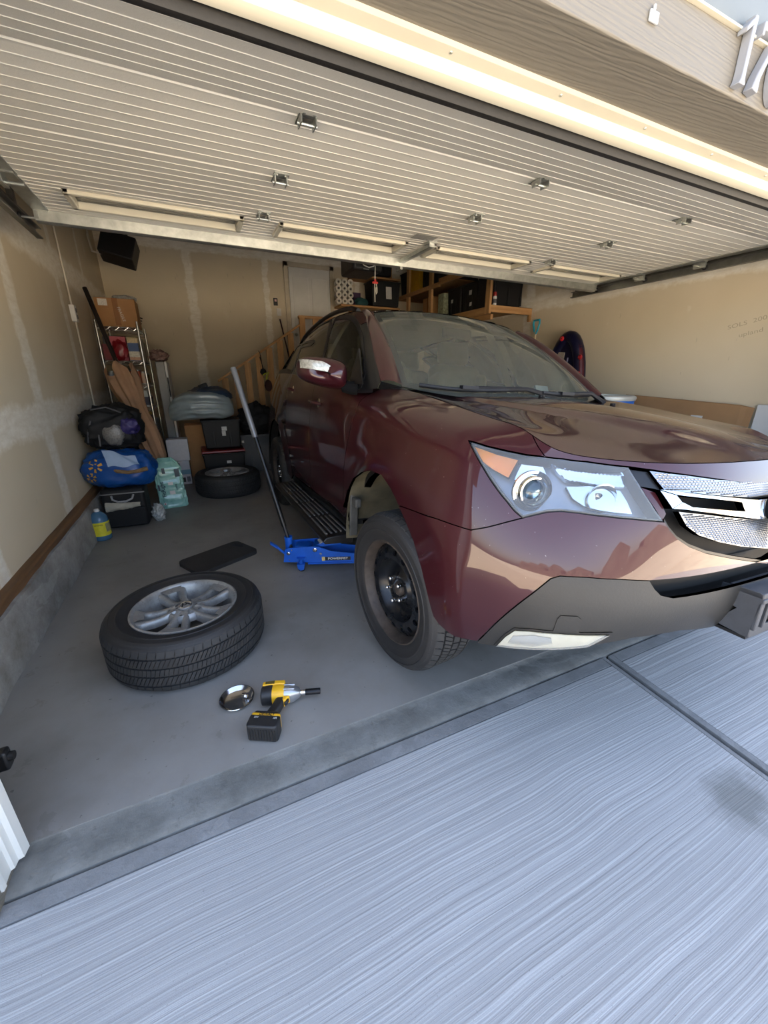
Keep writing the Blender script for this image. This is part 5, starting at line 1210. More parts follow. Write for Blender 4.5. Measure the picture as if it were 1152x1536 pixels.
def alloy_part(parent, Rf=.247, W=.25, cap=True):
    h = W/2-.012
    rim = MB().lathe([(Rf-.004, h-.012), (Rf+.001, h-.006), (Rf+.001, h+.002), (Rf-.006, h+.005), (Rf-.016, h-.001), (Rf-.024, h-.02), (Rf-.032, h-.05), (Rf-.045, h-.10), (Rf-.05, -h+.03), (Rf-.02, -h+.01), (Rf, -h)], 72).build('rim', M_ALLOY, parent, smooth=R(40))
    sp = MB(); n = 5
    zt = h-.004
    for k in range(n):
        base = 2*math.pi*k/n+.31
        for sg in (-1, 1):
            # one half of a split spoke: hub -> rim, thick boss with falling sides
            rows_ = []
            for j in range(9):
                t = j/8; r_ = .045+(Rf-.014-.045)*t; spread = .019+.033*t**1.1; w = .026+.006*t+(.020*max(0, t-.72)/.28)
                c_ = sg*spread; z = zt-.006-.016*math.sin(math.pi*t)
                rows_.append([(r_, c_-w*.60, z-.040), (r_, c_-w*.52, z-.007), (r_, c_-w*.26, z), (r_, c_+w*.26, z), (r_, c_+w*.52, z-.007), (r_, c_+w*.60, z-.040)])
            b0 = len(sp.v); cb_, sb_ = math.cos(base), math.sin(base)
            for rw in rows_:
                for (x, y, z) in rw: sp.v.append((x*cb_-y*sb_, x*sb_+y*cb_, z))
            for j in range(8):
                for i in range(5): sp.f.append([b0+j*6+i, b0+j*6+6+i, b0+j*6+7+i, b0+j*6+1+i]); sp.mi.append(0)
        # web joining the pair near the rim
        rows_ = [(.182, .060), (.205, .075), (Rf-.012, .11)]
        b0 = len(sp.v)
        for r_, w in rows_:
            for q in (-1, 1): x, y = r_, q*w*.6; sp.v.append((x*math.cos(base)-y*math.sin(base), x*math.sin(base)+y*math.cos(base), zt-.010 if r_ < .2 else zt-.003))
        for j in range(2): sp.f.append([b0+j*2, b0+j*2+2, b0+j*2+3, b0+j*2+1]); sp.mi.append(0)
    sp.build('spokes', M_ALLOY, parent, smooth=R(45))
    hb_ = MB(); hb_.lathe([(.078, zt-.014), (.088, zt-.024), (.092, zt-.05)], 40); hb_.lathe([(.036, zt-.012), (.038, zt-.009)], 40)
    hr0, hr1, hrc, hrh, ns = .038, .078, .057, .0140, 20; hz = lambda r_: zt-.009-.005*(r_-.038)/.04
    for k in range(5):
        a = 2*math.pi*(k+.5)/5+.31; hw_ = math.pi/5; inner = []; outer = []
        for j in range(ns):
            q = 2*math.pi*j/ns; dx, dy = math.cos(q), math.sin(q); inner.append((hrc+hrh*dx, a+hrh*dy/hrc))
            s_ = min((hr1-hrc)/dx if dx > 1e-6 else 9, (hrc-hr0)/-dx if dx < -1e-6 else 9, hw_*hrc/abs(dy) if abs(dy) > 1e-6 else 9); outer.append((hrc+s_*dx, a+s_*dy/hrc))
        L = lambda Q, f: [(r_*math.cos(t), r_*math.sin(t), f(r_)) for r_, t in Q]
        sm = [(hrc+(r_-hrc)*.62, a+(t-a)*.62) for r_, t in inner]
        b0 = len(hb_.v); hb_.v += L(inner, hz)+L(outer, hz)+L(inner, lambda r_: zt-.034)+L(sm, lambda r_: zt-.044)
        for j in range(ns):
            j2 = (j+1) % ns; hb_.f += [[b0+j, b0+j2, b0+ns+j2, b0+ns+j], [b0+j, b0+j2, b0+2*ns+j2, b0+2*ns+j], [b0+2*ns+j, b0+2*ns+j2, b0+3*ns+j2, b0+3*ns+j]]; hb_.mi += [0, 0, 0]
    hb_.build('hub', M_ALLOY, parent, smooth=R(40))
    c = MB().lathe([(.036, zt-.012), (.036, zt-.003), (.033, zt), (0, zt+.001)], 32).build('centre_cap', M_ALLOY, parent, smooth=R(40))
    MB().lathe([(.026, zt+.0005), (.029, zt+.002), (.031, zt+.0005)], 32).build('cap_ring', M_CHROME, c, smooth=R(60))
    for sg in (-1, 1):
        MB().prism([(sg*.002, .021), (sg*.008, .020), (sg*.022, -.012), (sg*.017, -.015), (sg*.010, .001), (0, .001), (0, -.003), (sg*.008, -.003)], zt, zt+.0025).build('cap_mark', M_SHELL, c)
def steel_part(parent, Rf=.244, W=.22, locked=True):
    h = W/2-.008
    MB().lathe([(Rf-.006, h-.016), (Rf, h-.008), (Rf, h), (Rf-.006, h+.003), (Rf-.011, h-.001), (Rf-.016, h-.018), (Rf-.024, h-.034), (Rf-.028, h-.07), (Rf-.034, -h)], 72).build('rim', M_RUST, parent, smooth=R(40))
    # disc with twelve-odd round vents: built as a ring of cells with real holes
    m = MB(); nh = 16; r0, r1 = .150, Rf-.026; zc = lambda r_: h-.055+.030*math.cos((r_-.172)/(.05)*1.4)-.0
    rc_, rh = .188, .0155
    for k in range(nh):
        a = 2*math.pi*k/nh; hw_ = math.pi/nh; ns = 16; inner = []; outer = []
        for j in range(ns):
            q = 2*math.pi*j/ns; dx, dy = math.cos(q), math.sin(q)
            r_ = rc_+rh*dx; t_ = rh*dy/rc_; inner.append((r_, a+t_))
            s_ = min((r1-rc_)/dx if dx > 1e-6 else 9, (rc_-r0)/-dx if dx < -1e-6 else 9, hw_*rc_/abs(dy) if abs(dy) > 1e-6 else 9); outer.append((rc_+s_*dx, a+s_*dy/rc_))
        b0 = len(m.v); m.v += [(r_*math.cos(t), r_*math.sin(t), zc(r_)) for r_, t in inner]+[(r_*math.cos(t), r_*math.sin(t), zc(r_)) for r_, t in outer]+[(r_*math.cos(t), r_*math.sin(t), zc(r_)-.012) for r_, t in inner]
        for j in range(ns): m.f += [[b0+j, b0+(j+1) % ns, b0+ns+(j+1) % ns, b0+ns+j], [b0+j, b0+(j+1) % ns, b0+2*ns+(j+1) % ns, b0+2*ns+j]]; m.mi += [0, 0]
    m.lathe([(.152, zc(.15)), (.143, h-.070), (.128, h-.082), (.100, h-.085), (.078, h-.078), (.066, h-.060), (.060, h-.056), (.045, h-.056), (.036, h-.060), (.034, h-.085)], 56)
    m.build('disc', M_STEELW, parent, smooth=R(45))
    MB().lathe([(.034, h-.07), (.034, h-.052), (.028, h-.044), (.014, h-.04), (0, h-.04)], 24).build('hub', M_RUST, parent, smooth=R(45))
    MB().lathe([(.2, -h*.2), (.05, -h*.2), (0, -h*.2)], 32).build('brake_disc', M_SHELL, parent)
    for k in range(5):
        a = 2*math.pi*k/5+.5; c = (.057*math.cos(a), .057*math.sin(a)); M = Matrix.Translation((c[0], c[1], 0))
        nut = MB(); nut.prism([(.0105*math.cos(R(60*j)), .0105*math.sin(R(60*j))) for j in range(6)], h-.062, h-.030, M); nut.lathe([(.0105, h-.030), (.009, h-.020), (.004, h-.016), (0, h-.016)], 12, M); nut.build('lug_nut', M_LUG, parent, bevel=.0015)
def place_wheel(name, centre_world, steer, kind, face):
    w = empty(name); w.parent = car
    (steel_part if kind == 'steel' else alloy_part)(w)
    tyre_part(w, .368 if kind == 'alloy' else .366, .25 if kind == 'alloy' else .235, .247 if kind == 'alloy' else .245, 62 if kind == 'alloy' else 56, kind == 'steel')
    Mw = Matrix.Translation(centre_world) @ Matrix.Rotation(steer, 4, 'Z') @ Matrix.Rotation(R(90)*face, 4, 'Y')
    w.matrix_parent_inverse = Matrix.Identity(4); w.matrix_local = car.matrix_world.inverted() @ Mw
    return w
fw_ = (.675+.108, 1.425, .405)
place_wheel('wheel', fw_, R(5.5), 'steel', -1)
place_wheel('wheel', (XCAR+.86, 1.44, .362), R(4), 'alloy', 1)
place_wheel('wheel', (XCAR-.86, YNOSE+OV+WB, .366), 0, 'steel', -1)
place_wheel('wheel', (XCAR+.86, YNOSE+OV+WB, .366), 0, 'alloy', 1)
# ============================================================ loose things on the near floor
def blob(name, c, rad, mat, parent=None, amp=.12, sc=2.2, seed=1, flat=None, n=(40, 24), ex=(1.0, 1.0), folds=0.0, tip=None, bevel=0):
    """soft bag-like body: superellipsoid pushed about by noise, flattened where it rests"""
    m = MB()
    def f(u, v):
        a = 2*math.pi*u; b = math.pi*(v-.5)
        s_ = lambda q, e: math.copysign(abs(q)**e, q)
        p = Vector((s_(math.cos(b), ex[1])*s_(math.cos(a), ex[0]), s_(math.cos(b), ex[1])*s_(math.sin(a), ex[0]), s_(math.sin(b), ex[1])))
        k = 1+amp*mnoise.noise(p*sc+Vector((seed*5.3, seed, 0)))+amp*.45*mnoise.noise(p*sc*2.7+Vector((seed, seed*2.1, 3)))
        if folds: k += folds*(abs(mnoise.noise(p*6.5+Vector((seed, 0, seed))))-.2)
        q = Vector((p.x*rad[0]*k, p.y*rad[1]*k, p.z*rad[2]*k))
        if tip: q += Vector(tip)*max(0, p.z)**2
        if flat is not None and q.z < flat: q.z = flat+(q.z-flat)*.08
        return q
    m.grid(f, n[0], n[1], True)
    o = m.build(name, mat, parent, smooth=R(75)); o.location = c; return o
M_SHELLB = MATS['shell_black']
# -- alloy wheel lying flat
def lying_wheel(loc, rz, label):
    w = tag(empty('alloy_wheel', loc, rz), label, 'wheel', 'alloy wheels lying on the floor')
    alloy_part(w); tyre_part(w); return w
w1 = lying_wheel((-.19, 1.985, .128), R(20), 'worn silver alloy wheel with tyre lying beside the impact wrench and tray')
w2 = copy_tree(w1); w2.location = (.225, 4.96, .128); w2.rotation_euler = (0, 0, R(75)); w2['label'] = 'silver alloy wheel with tyre lying in front of the stacked black totes'
# -- kneeling pad
M_PAD = pm('foam_pad', srgb(48, 47, 46), .8, 0, .2, 12, .3, 90)
kp = tag(empty('kneeling_pad', (.0, 3.01, 0), math.atan2(.232, .435)), 'dark grey foam kneeling pad with a grip slot on the floor', 'kneeling pad')
_o = [Vector(p) for p in rrect(.50, .31, .05, 5)]; _c, _s = math.cos(R(20)), math.sin(R(20)); _i = [Vector((.195+x*_c-y*_s, .05+x*_s+y*_c)) for x, y in rrect(.03, .11, .014, 4)]
_r = delaunay_2d_cdt(_o+_i, [], [list(range(len(_o))), list(range(len(_o), len(_o)+len(_i)))], 1, 1e-6); _V = [tuple(p) for p in _r[0]]; _F = [list(f) for f in _r[2]]
_F = [f for f in _F if not inpoly(np.array([[sum(_V[k][0] for k in f)/len(f), sum(_V[k][1] for k in f)/len(f)]]), [tuple(p) for p in _i])[0]]
_e = {}
for f in _F:
    for k in range(len(f)): _e[(f[k], f[(k+1) % len(f)])] = 1
_n = len(_V); m = MB(); m.add([(x, y, .028) for x, y in _V]+[(x, y, 0) for x, y in _V], _F+[[_n+k for k in f[::-1]] for f in _F]+[[p, q, _n+q, _n+p] for p, q in _e if (q, p) not in _e]); m.build('pad', M_PAD, kp, smooth=R(30))
# -- magnetic tray with one nut
M_STEEL = pm('polished_steel', (.62, .62, .63), .16, 1.0, .08, 12)
ty_ = tag(empty('parts_tray', (-.014, 1.478, 0)), 'round polished steel parts tray on the floor', 'tray')
MB().lathe([(0, .006), (.050, .006), (.058, .010), (.066, .021), (.069, .024), (.072, .024), (.073, .022), (.070, .019), (.062, .007), (.056, .002), (0, .002)], 48).build('bowl', M_STEEL, ty_, smooth=R(40)); MB().lathe([(.035, .0), (.035, .002), (0, .002)], 32).build('magnet_base', M_RUB, ty_)
nt_ = MB(); nt_.prism([(.010*math.cos(R(60*j)), .010*math.sin(R(60*j))) for j in range(6)], 0, .018); nt_.lathe([(.010, .018), (.008, .026), (0, .028)], 12)
tag(nt_.build('lug_nut', M_LUG, None, bevel=.0015, loc=(.008, 1.488, .018), rot=(R(90), 0, R(50))), 'single chrome lug nut lying in the steel tray', 'lug nut')
# -- impact wrench, on its side
M_YEL = pm('tool_yellow', srgb(236, 178, 34), .42, 0, .06, 20)
M_TBLK = pm('tool_black', srgb(34, 34, 35), .5, 0, .15, 40, .15, 160)
M_TALU = pm('tool_aluminium', srgb(178, 180, 182), .32, .8, .06, 18)
iw = tag(empty('impact_wrench', (.165, 1.392, 0), math.atan2(-.09, .27)), 'yellow and black cordless impact wrench lying on its side with a socket', 'power tool')
TX = rot3(0, R(90), 0); Zc = .045
mt = MB(); 
def sect(x, ry, rz, n=20, e=.75): return [(x, math.copysign(abs(math.cos(2*math.pi*k/n))**e, math.cos(2*math.pi*k/n))*ry, Zc+math.copysign(abs(math.sin(2*math.pi*k/n))**e, math.sin(2*math.pi*k/n))*rz) for k in range(n)]
def loft(secs_, cap=True):
    m = MB(); n = len(secs_[0]); 
    for s_ in secs_: m.v += [tuple(p) for p in s_]
    for i in range(len(secs_)-1):
        for k in range(n): m.f.append([i*n+k, i*n+(k+1) % n, i*n+n+(k+1) % n, i*n+n+k])
    if cap: m.f += [list(range(n-1, -1, -1)), list(range((len(secs_)-1)*n, len(secs_)*n))]
    m.mi = [0]*len(m.f); return m
loft([sect(-.085, .030, .032), sect(-.080, .036, .038), sect(-.045, .038, .040), sect(-.038, .037, .039)]).build('motor_cap', M_TBLK, iw, smooth=R(40))
loft([sect(-.040, .0365, .0385), sect(-.02, .038, .040), sect(.008, .037, .039), sect(.012, .035, .037)]).build('motor_shell', M_YEL, iw, smooth=R(40))
yp = MB(); yp.prism([(-.082, .012), (-.082, .034), (-.03, .040), (.012, .038), (.012, .014), (-.02, .016)], Zc-.01, Zc+.0415); yp.build('shell_badge', M_YEL, iw, bevel=.005)
MB().prism([(-.070, .018), (-.070, .032), (-.032, .036), (-.032, .018)], Zc+.0412, Zc+.0422).build('spec_label', pm('spec_dark', srgb(96, 78, 26), .6, 0, .5, 240), iw)
loft([sect(.010, .034, .037), sect(.030, .035, .037), sect(.048, .032, .034), sect(.066, .022, .023), sect(.075, .017, .018), sect(.078, .012, .012)]).build('hammer_case', M_TALU, iw, smooth=R(40))
rg_ = MB(); [rg_.box((.03, yy, Zc+.034), (.05, .006, .008)) for yy in (-.012, .012)]; rg_.build('case_ribs', M_TALU, iw, bevel=.003)
MB().lathe([(.007, 0), (.0105, 0), (.0105, .026), (.007, .026), (0, .026)], 20, Matrix.Translation((.076, 0, Zc)) @ TX).build('anvil', M_CHROME, iw, smooth=R(40))
MB().lathe([(.0, 0), (.012, 0), (.013, .002), (.013, .062), (.0115, .064), (.009, .064), (.009, .05), (0, .05)], 24, Matrix.Translation((.098, 0, Zc)) @ TX).build('socket', pm('impact_socket', srgb(38, 38, 40), .4, .6, .15, 20), iw, smooth=R(40))
hd = [(-.012, -.022), (.020, -.022), (.016, -.05), (.004, -.085), (-.012, -.118), (-.05, -.118), (-.046, -.10), (-.032, -.07), (-.022, -.04)]
MB().prism(hd, Zc-.018, Zc+.018).build('handle', M_TBLK, iw, bevel=.008, bseg=3)
MB().prism([(.004, -.02), (.036, -.02), (.036, -.036), (.026, -.040), (.022, -.05), (.014, -.058), (.008, -.05)], Zc-.017, Zc+.0185).build('trigger_housing', M_YEL, iw, bevel=.004)
MB().prism([(.018, -.036), (.034, -.036), (.030, -.046), (.030, -.054), (.022, -.060), (.014, -.056)], Zc-.010, Zc+.010).build('trigger', M_TBLK, iw, bevel=.003)
fm = Matrix.Translation((-.035, -.118, 0)) @ Matrix.Rotation(R(-10), 4, 'Z')
MB().prism([(-.052, .004), (.040, .004), (.052, -.016), (-.062, -.016)], Zc-.030, Zc+.030, fm).build('foot', M_TBLK, iw, bevel=.006)
MB().prism([(-.060, -.010), (.052, -.010), (.054, -.026), (-.062, -.026)], Zc-.033, Zc+.034, fm).build('battery_collar', M_YEL, iw, bevel=.005)
bt = MB().prism([(-.063, -.022), (.056, -.022), (.058, -.070), (.050, -.080), (-.056, -.080), (-.064, -.070)], Zc-.040, Zc+.036, fm).build('battery', M_TBLK, iw, bevel=.007, bseg=3)
textobj('brand_text', 'DEWALT', .015, M_TBLK, fm @ Matrix.Translation((0, -.018, Zc+.0342)), .0004, iw, bold=.0004)
textobj('battery_text', '20V', .011, M_WHITE, fm @ Matrix.Translation((-.036, -.036, Zc+.0363)), .0004, iw); textobj('battery_text', 'XR', .012, M_WHITE, fm @ Matrix.Translation((.038, -.036, Zc+.0363)), .0004, iw)
gr_ = MB(); [gr_.box((fm @ Vector((-.05+.011*k, -.0808, Zc-.004))), (.005, .002, .05), R(-10)) for k in range(10)]; go_ = gr_.build('battery_grip', M_RUB, iw); go_['kind'] = 'stuff'
# -- trolley jack with its pole
M_BLUE = pm('jack_blue', srgb(22, 92, 196), .38, 0, .1, 14)
M_JDK = pm('jack_dark', srgb(40, 40, 44), .45, .3, .2, 20)
ja = math.atan2(-.155, .40)
jk = tag(empty('floor_jack', (.46, 2.70, 0), ja), 'blue trolley floor jack with upright pole lifting the car', 'jack')
for y in (-.075, .075):
    pl_ = [(-.015, .055), (.0, .155), (.03, .165), (.20, .175), (.24, .172), (.33, .135), (.62, .095), (.66, .075), (.66, .045), (.30, .038), (.14, .050)]
    MB().prism(pl_, y-.004, y+.004, Matrix(((1, 0, 0, 0), (0, 0, -1, 0), (0, 1, 0, 0), (0, 0, 0, 1)))).build('side_plate', M_BLUE, jk, bevel=.002)
    MB().b2((.16, y-.012, .036), (.66, y+.012, .048)).build('base_flange', M_BLUE, jk, bevel=.002)
    for (bx, bz, br) in ((.025, .125, .013), (.215, .148, .016), (.255, .118, .009), (.03, .075, .005), (.05, .15, .005)):
        MB().lathe([(br, 0), (br, .004), (br*.8, .006), (br*.4, .006), (br*.35, .012), (0, .012)], 16, Matrix.Translation((bx, math.copysign(.079, y), bz)) @ rot3(R(90) if y < 0 else R(-90), 0, 0)).build('pivot_bolt', M_STEEL, jk, smooth=R(40))
MB().b2((.06, -.06, .07), (.19, .06, .165)).build('hydraulic_unit', M_BLUE, jk, bevel=.02); MB().b2((-.01, -.072, .06), (.04, .072, .10)).build('rear_cross', M_BLUE, jk, bevel=.004)
MB().b2((.20, -.07, .155), (.25, .07, .17)).build('front_cross', M_BLUE, jk, bevel=.004)
la = MB(); la.prism([(.20, .165), (.24, .15), (.40, .175), (.62, .285), (.62, .31), (.58, .31), (.38, .22)], -.045, .045, Matrix(((1, 0, 0, 0), (0, 0, -1, 0), (0, 1, 0, 0), (0, 0, 0, 1)))); la.build('lift_arm', M_BLUE, jk, bevel=.006)
MB().lathe([(.02, .29), (.02, .305), (.055, .31), (.06, .325), (.052, .325), (.05, .316), (0, .316)], 24, Matrix.Translation((.60, 0, 0))).build('saddle', M_JDK, jk, smooth=R(40))
lb = Matrix.Translation((.235, -.02, .198)) @ rot3(0, R(-28), 0); MB().box((0, 0, 0), (.085, .075, .002), M=rot3(0, R(-24), R(20))).build('warning_label', pm('warning_print', srgb(206, 202, 186), .6, 0, .35, 120), jk, loc=(.275, -.01, .205))
# casters at the rear, solid rollers at the front
for y in (-.115, .115):
    cs = MB(); cs.box((.115, y*.78, .092), (.06, .04, .008)); cs.tube([(.115, y, .095), (.115, y, .062)], .012, 8); co = cs.build('caster_mount', M_BLUE, jk, smooth=R(40))
    fk = MB(); fk.prism([(.088, .060), (.142, .060), (.138, .020), (.112, .012), (.094, .026)], -.020, -.016, Matrix(((1, 0, 0, 0), (0, 0, -1, y), (0, 1, 0, 0), (0, 0, 0, 1)))); fk.prism([(.088, .060), (.142, .060), (.138, .020), (.112, .012), (.094, .026)], .016, .020, Matrix(((1, 0, 0, 0), (0, 0, -1, y), (0, 1, 0, 0), (0, 0, 0, 1)))); fk.b2((.088, y-.02, .057), (.142, y+.02, .061)); fk.build('caster_fork', M_BLUE, jk, bevel=.002)
    MB().lathe([(0, -.012), (.022, -.012), (.026, -.008), (.026, .008), (.022, .012), (0, .012)], 20, Matrix.Translation((.118, y, .026)) @ rot3(R(90), 0, 0)).build('caster_wheel', M_JDK, jk, smooth=R(40))
    MB().lathe([(0, -.02), (.034, -.02), (.036, -.016), (.036, .016), (.034, .02), (0, .02)], 20, Matrix.Translation((.61, y*.85, .036)) @ rot3(R(90), 0, 0)).build('front_roller', M_JDK, jk, smooth=R(40))
# foot pedal and handle yoke
pd = MB(); pd.tube([(.0, -.04, .10), (-.03, -.05, .135), (-.06, -.055, .17)], .010, 8); pd.box((-.075, -.058, .182), (.07, .045, .010), M=rot3(0, R(42), R(14))); pd.build('foot_pedal', M_BLUE, jk, bevel=.003)
MB().lathe([(.0, .11), (.026, .11), (.028, .20), (.030, .225), (.022, .225), (.02, .2), (0, .2)], 20, Matrix.Translation((.018, 0, 0)) @ Matrix.Rotation(0, 4, 'Y')).build('handle_socket', M_BLUE, jk, smooth=R(40))
inv = Matrix.Translation((.46, 2.70, 0)) @ Matrix.Rotation(ja, 4, 'Z'); inv = inv.inverted()
p0, p1 = Vector((.476, 2.69, .20)), Vector((.262, 3.05, 1.385)); 
def ppt(t): return inv @ (p0+(p1-p0)*t)
MB().tube([ppt(-.05), ppt(.10)], .0135, 14).build('pole_lower', M_JDK, jk, smooth=R(40)); MB().tube([ppt(.08), ppt(.10), ppt(.42), ppt(.43)], [.017, .0185, .0185, .017], 14).build('pole_sleeve', pm('pole_black', srgb(24, 24, 25), .35, .2, .15, 10), jk, smooth=R(40))
MB().tube([ppt(.42), ppt(.62)], .0145, 14).build('pole_middle', MATS['pole_black'], jk, smooth=R(40)); MB().tube([ppt(.61), ppt(.62), ppt(.99), ppt(1.0)], [.018, .0195, .0195, .018], 14).build('pole_grip', pm('pole_grey', srgb(118, 120, 124), .4, .4, .1, 8), jk, smooth=R(40))
# maker's strip on the near side plate
MB().b2((.285, -.0805, .062), (.47, -.0795, .090)).build('name_strip', M_TBLK, jk); MB().b2((.262, -.081, .060), (.284, -.0795, .092)).build('name_mark', pm('fist_gold', srgb(212, 190, 120), .5, 0, .3, 90), jk)
textobj('name_text', 'POWERFIST', .024, M_WHITE, frame((.378, -.0812, .076), (1, 0, 0), (0, 0, 1)), .0004, jk, bold=.0006, sx=1.15)

# ============================================================ heap by the left wall
# -- washer-fluid jug
M_FLUID = pm('blue_fluid', srgb(74, 112, 140), .25, 0, .08, 6); M_JLAB = pm('jug_label', srgb(222, 210, 52), .5, 0, .08, 30)
jg = tag(empty('fluid_jug', (-.885, 3.84, 0), R(12)), 'blue washer-fluid jug with a yellow label on the floor by the sill', 'jug')
MB().lathe([(0, 0), (.058, 0), (.066, .008), (.068, .03), (.068, .175), (.062, .20), (.048, .225), (.030, .242), (.020, .248), (.020, .252), (0, .252)], 32).build('bottle', M_FLUID, jg, smooth=R(50))
MB().lathe([(.0, .272), (.016, .272), (.020, .268), (.021, .250), (0, .249)], 20).build('cap', M_WHITE, jg, smooth=R(40))
MB().lathe([(.0688, .045), (.0688, .165)], 26, None, False, R(175), R(395)).build('label', M_JLAB, jg, smooth=R(60)); MB().lathe([(.0693, .075), (.0693, .150)], 10, None, False, R(300), R(360)).build('fine_print', pm('print_grey', srgb(150, 148, 110), .6, 0, .35, 150), jg, smooth=R(60))
M = frame((-.012, -.0705, .145), (1, -.17, 0), (0, 0, 1)); textobj('label_text', 'WASHER', .016, M_TBLK, M, .0003, jg)
# -- suitcase
M_NYL = pm('black_nylon', srgb(12, 12, 14), .7, 0, .25, 12, .25, 120); M_CLOTH = pm('grey_cloth', srgb(168, 162, 146), .85, 0, .12, 18, .25, 60)
sc_ = tag(empty('suitcase', (-.71, 4.15, 0), R(-3)), 'black soft suitcase standing under the blue bag with a grey cloth tucked in its pocket', 'suitcase')
b_ = MB().b2((-.17, -.11, .012), (.17, .13, .37)).build('body', M_NYL, sc_, bevel=.03, bseg=4)
MB().b2((-.165, -.128, .02), (.165, -.10, .20)).build('front_pocket', M_NYL, sc_, bevel=.014)
MB().tube([(-.085, -.112, .315), (-.075, -.135, .285), (-.03, -.152, .268), (.03, -.152, .268), (.075, -.135, .285), (.085, -.112, .315)], .009, 8).build('handle', pm('handle_grey', srgb(150, 150, 150), .4), sc_, smooth=R(60))
MB().tube([(-.172, -.10, .33), (-.15, -.113, .332), (.15, -.113, .332), (.172, -.10, .33)], .006, 6).build('piping', pm('piping_grey', srgb(112, 112, 112), .5), sc_, smooth=R(60))
cl_ = MB()
def clothf(u, v):
    x = -.14+.27*u; z = .262-.02*u-.085*v*(1-.55*u)*(1+.18*mnoise.noise(Vector((u*5, 3, 1))))+.004*mnoise.noise(Vector((u*9, v*3, 0))); y = -.132-.020*math.sin(v*math.pi)-.016*abs(mnoise.noise(Vector((u*9+v*4, v*2, 5)))); return (x, y, z)
cl_.grid(clothf, 36, 14); cl_.grid(lambda u, v: (clothf(u, v)[0], clothf(u, v)[1]+.012, clothf(u, v)[2]), 36, 14)
co_ = cl_.build('floor_cloth', M_CLOTH, None, smooth=R(80)); co_.matrix_world = Matrix.Translation((-.71, 4.15, 0)) @ Matrix.Rotation(R(-3), 4, 'Z'); tag(co_, 'crumpled grey rag tucked into the front of the black suitcase', 'cloth')
# -- clear plastic bag of rubbish beside it
M_FILM = pm('clear_film', srgb(170, 172, 168), .12, 0, .3, 30, .6, 40, coat=.6)
tag(blob('plastic_bag', (-.475, 4.17, .075), (.055, .06, .085), M_FILM, amp=.35, sc=4, seed=4, flat=-.075, folds=.35), 'small crumpled clear plastic bag between suitcase and teal pack', 'plastic bag')
# -- blue shopping bag
M_BAG = pm('bag_blue', srgb(16, 70, 138), .3, 0, .12, 9, .2, 12); M_SPARK = pm('spark_yellow', srgb(214, 158, 60), .5)
bg = tag(empty('shopping_bag', (-.71, 4.20, .37)), 'stuffed blue reusable shopping bag with orange sparks lying on the suitcase', 'bag')
bb = blob('body', (0, 0, .155), (.285, .17, .175), M_BAG, bg, amp=.13, sc=1.7, seed=2, flat=-.15, ex=(.8, .8), folds=.10, n=(64, 40))
def onblob(o, dx, dz):
    dg = None; me = o.data; best = None
    bv = BVHTree.FromPolygons([v.co for v in me.vertices], [tuple(p.vertices) for p in me.polygons]); h = bv.ray_cast(Vector((dx, -2, dz)), Vector((0, 1, 0))); return h[0], h[1]
for (sx, sz, rr) in ((-.155, .060, .055), (-.205, -.040, .042)):
    for k in range(6):
        a = R(60*k+20); m = MB(); P = []
        for (q, w) in ((rr*.35, -.006), (rr*.35, .006), (rr, .010), (rr, -.010)):
            dx = math.cos(a)*q-math.sin(a)*w; dz = math.sin(a)*q+math.cos(a)*w; h, nrm = onblob(bb, sx+dx, sz+dz); P.append((h if h else Vector((sx+dx, -.15, sz+dz)))+(nrm*(.004 if nrm.y < 0 else -.004) if nrm else Vector((0, -.004, 0))))
        o = m.add(P, [(0, 1, 2, 3)]).build('spark', M_SPARK, bg); o.location = (0, 0, .155)
MB().tube([(-.06, -.13, .20), (.0, -.165, .165), (.08, -.175, .15), (.16, -.165, .155), (.225, -.14, .165)], [.012, .018, .017, .018, .020], 8).build('rope_handle', pm('jute', srgb(120, 96, 66), .9, 0, .3, 60, .5, 90), bg, smooth=R(60))
pp_ = MB(); pp_.grid(lambda u, v: (-.06+.24*u-.03*v, -.155-.02*math.sin(u*3)+.05*v, .215+.15*v*(1-.55*u)+.010*math.sin(u*9+v*5)), 14, 8); tag(pp_.build('paper_sheet', pm('pale_blue_paper', srgb(150, 172, 200), .6, 0, .08, 12), None, smooth=R(60), loc=(-.71, 4.18, .365)), 'pale blue crumpled paper sticking out of the blue shopping bag', 'paper')
# -- black backpack on top
bk = tag(empty('backpack', (-.72, 4.34, .72)), 'black and violet backpack slumped against the wall on top of the bag', 'backpack')
blob('body', (0, 0, .17), (.245, .17, .19), M_NYL, bk, amp=.22, sc=1.9, seed=9, flat=-.19, ex=(.75, .75), folds=.12, n=(64, 40))
blob('side_pocket', (.13, -.10, .18), (.085, .075, .085), pm('violet_nylon', srgb(44, 36, 92), .55, 0, .25, 14, .2, 60), bk, amp=.25, seed=3, folds=.2)
blob('mesh_pocket', (.015, -.145, .12), (.085, .05, .105), pm('mesh_silver', srgb(116, 114, 110), .35, .2, .45, 90, .6, 120), bk, amp=.12, seed=5)
for pts in ([(-.19, -.12, .05), (-.17, -.15, .14), (-.13, -.16, .24)], [(-.10, -.16, .02), (-.09, -.17, .12)], [(-.12, -.12, .33), (0, -.14, .35), (.10, -.12, .30)]): MB().tube(pts, .007, 6).build('zip_line', pm('zip_grey', srgb(84, 84, 88), .4), bk, smooth=R(60))
MB().tube([(.16, -.11, -.06), (.19, -.13, -.16), (.22, -.12, -.26), (.23, -.10, -.32)], .014, 6).build('strap', M_NYL, bk, smooth=R(60))
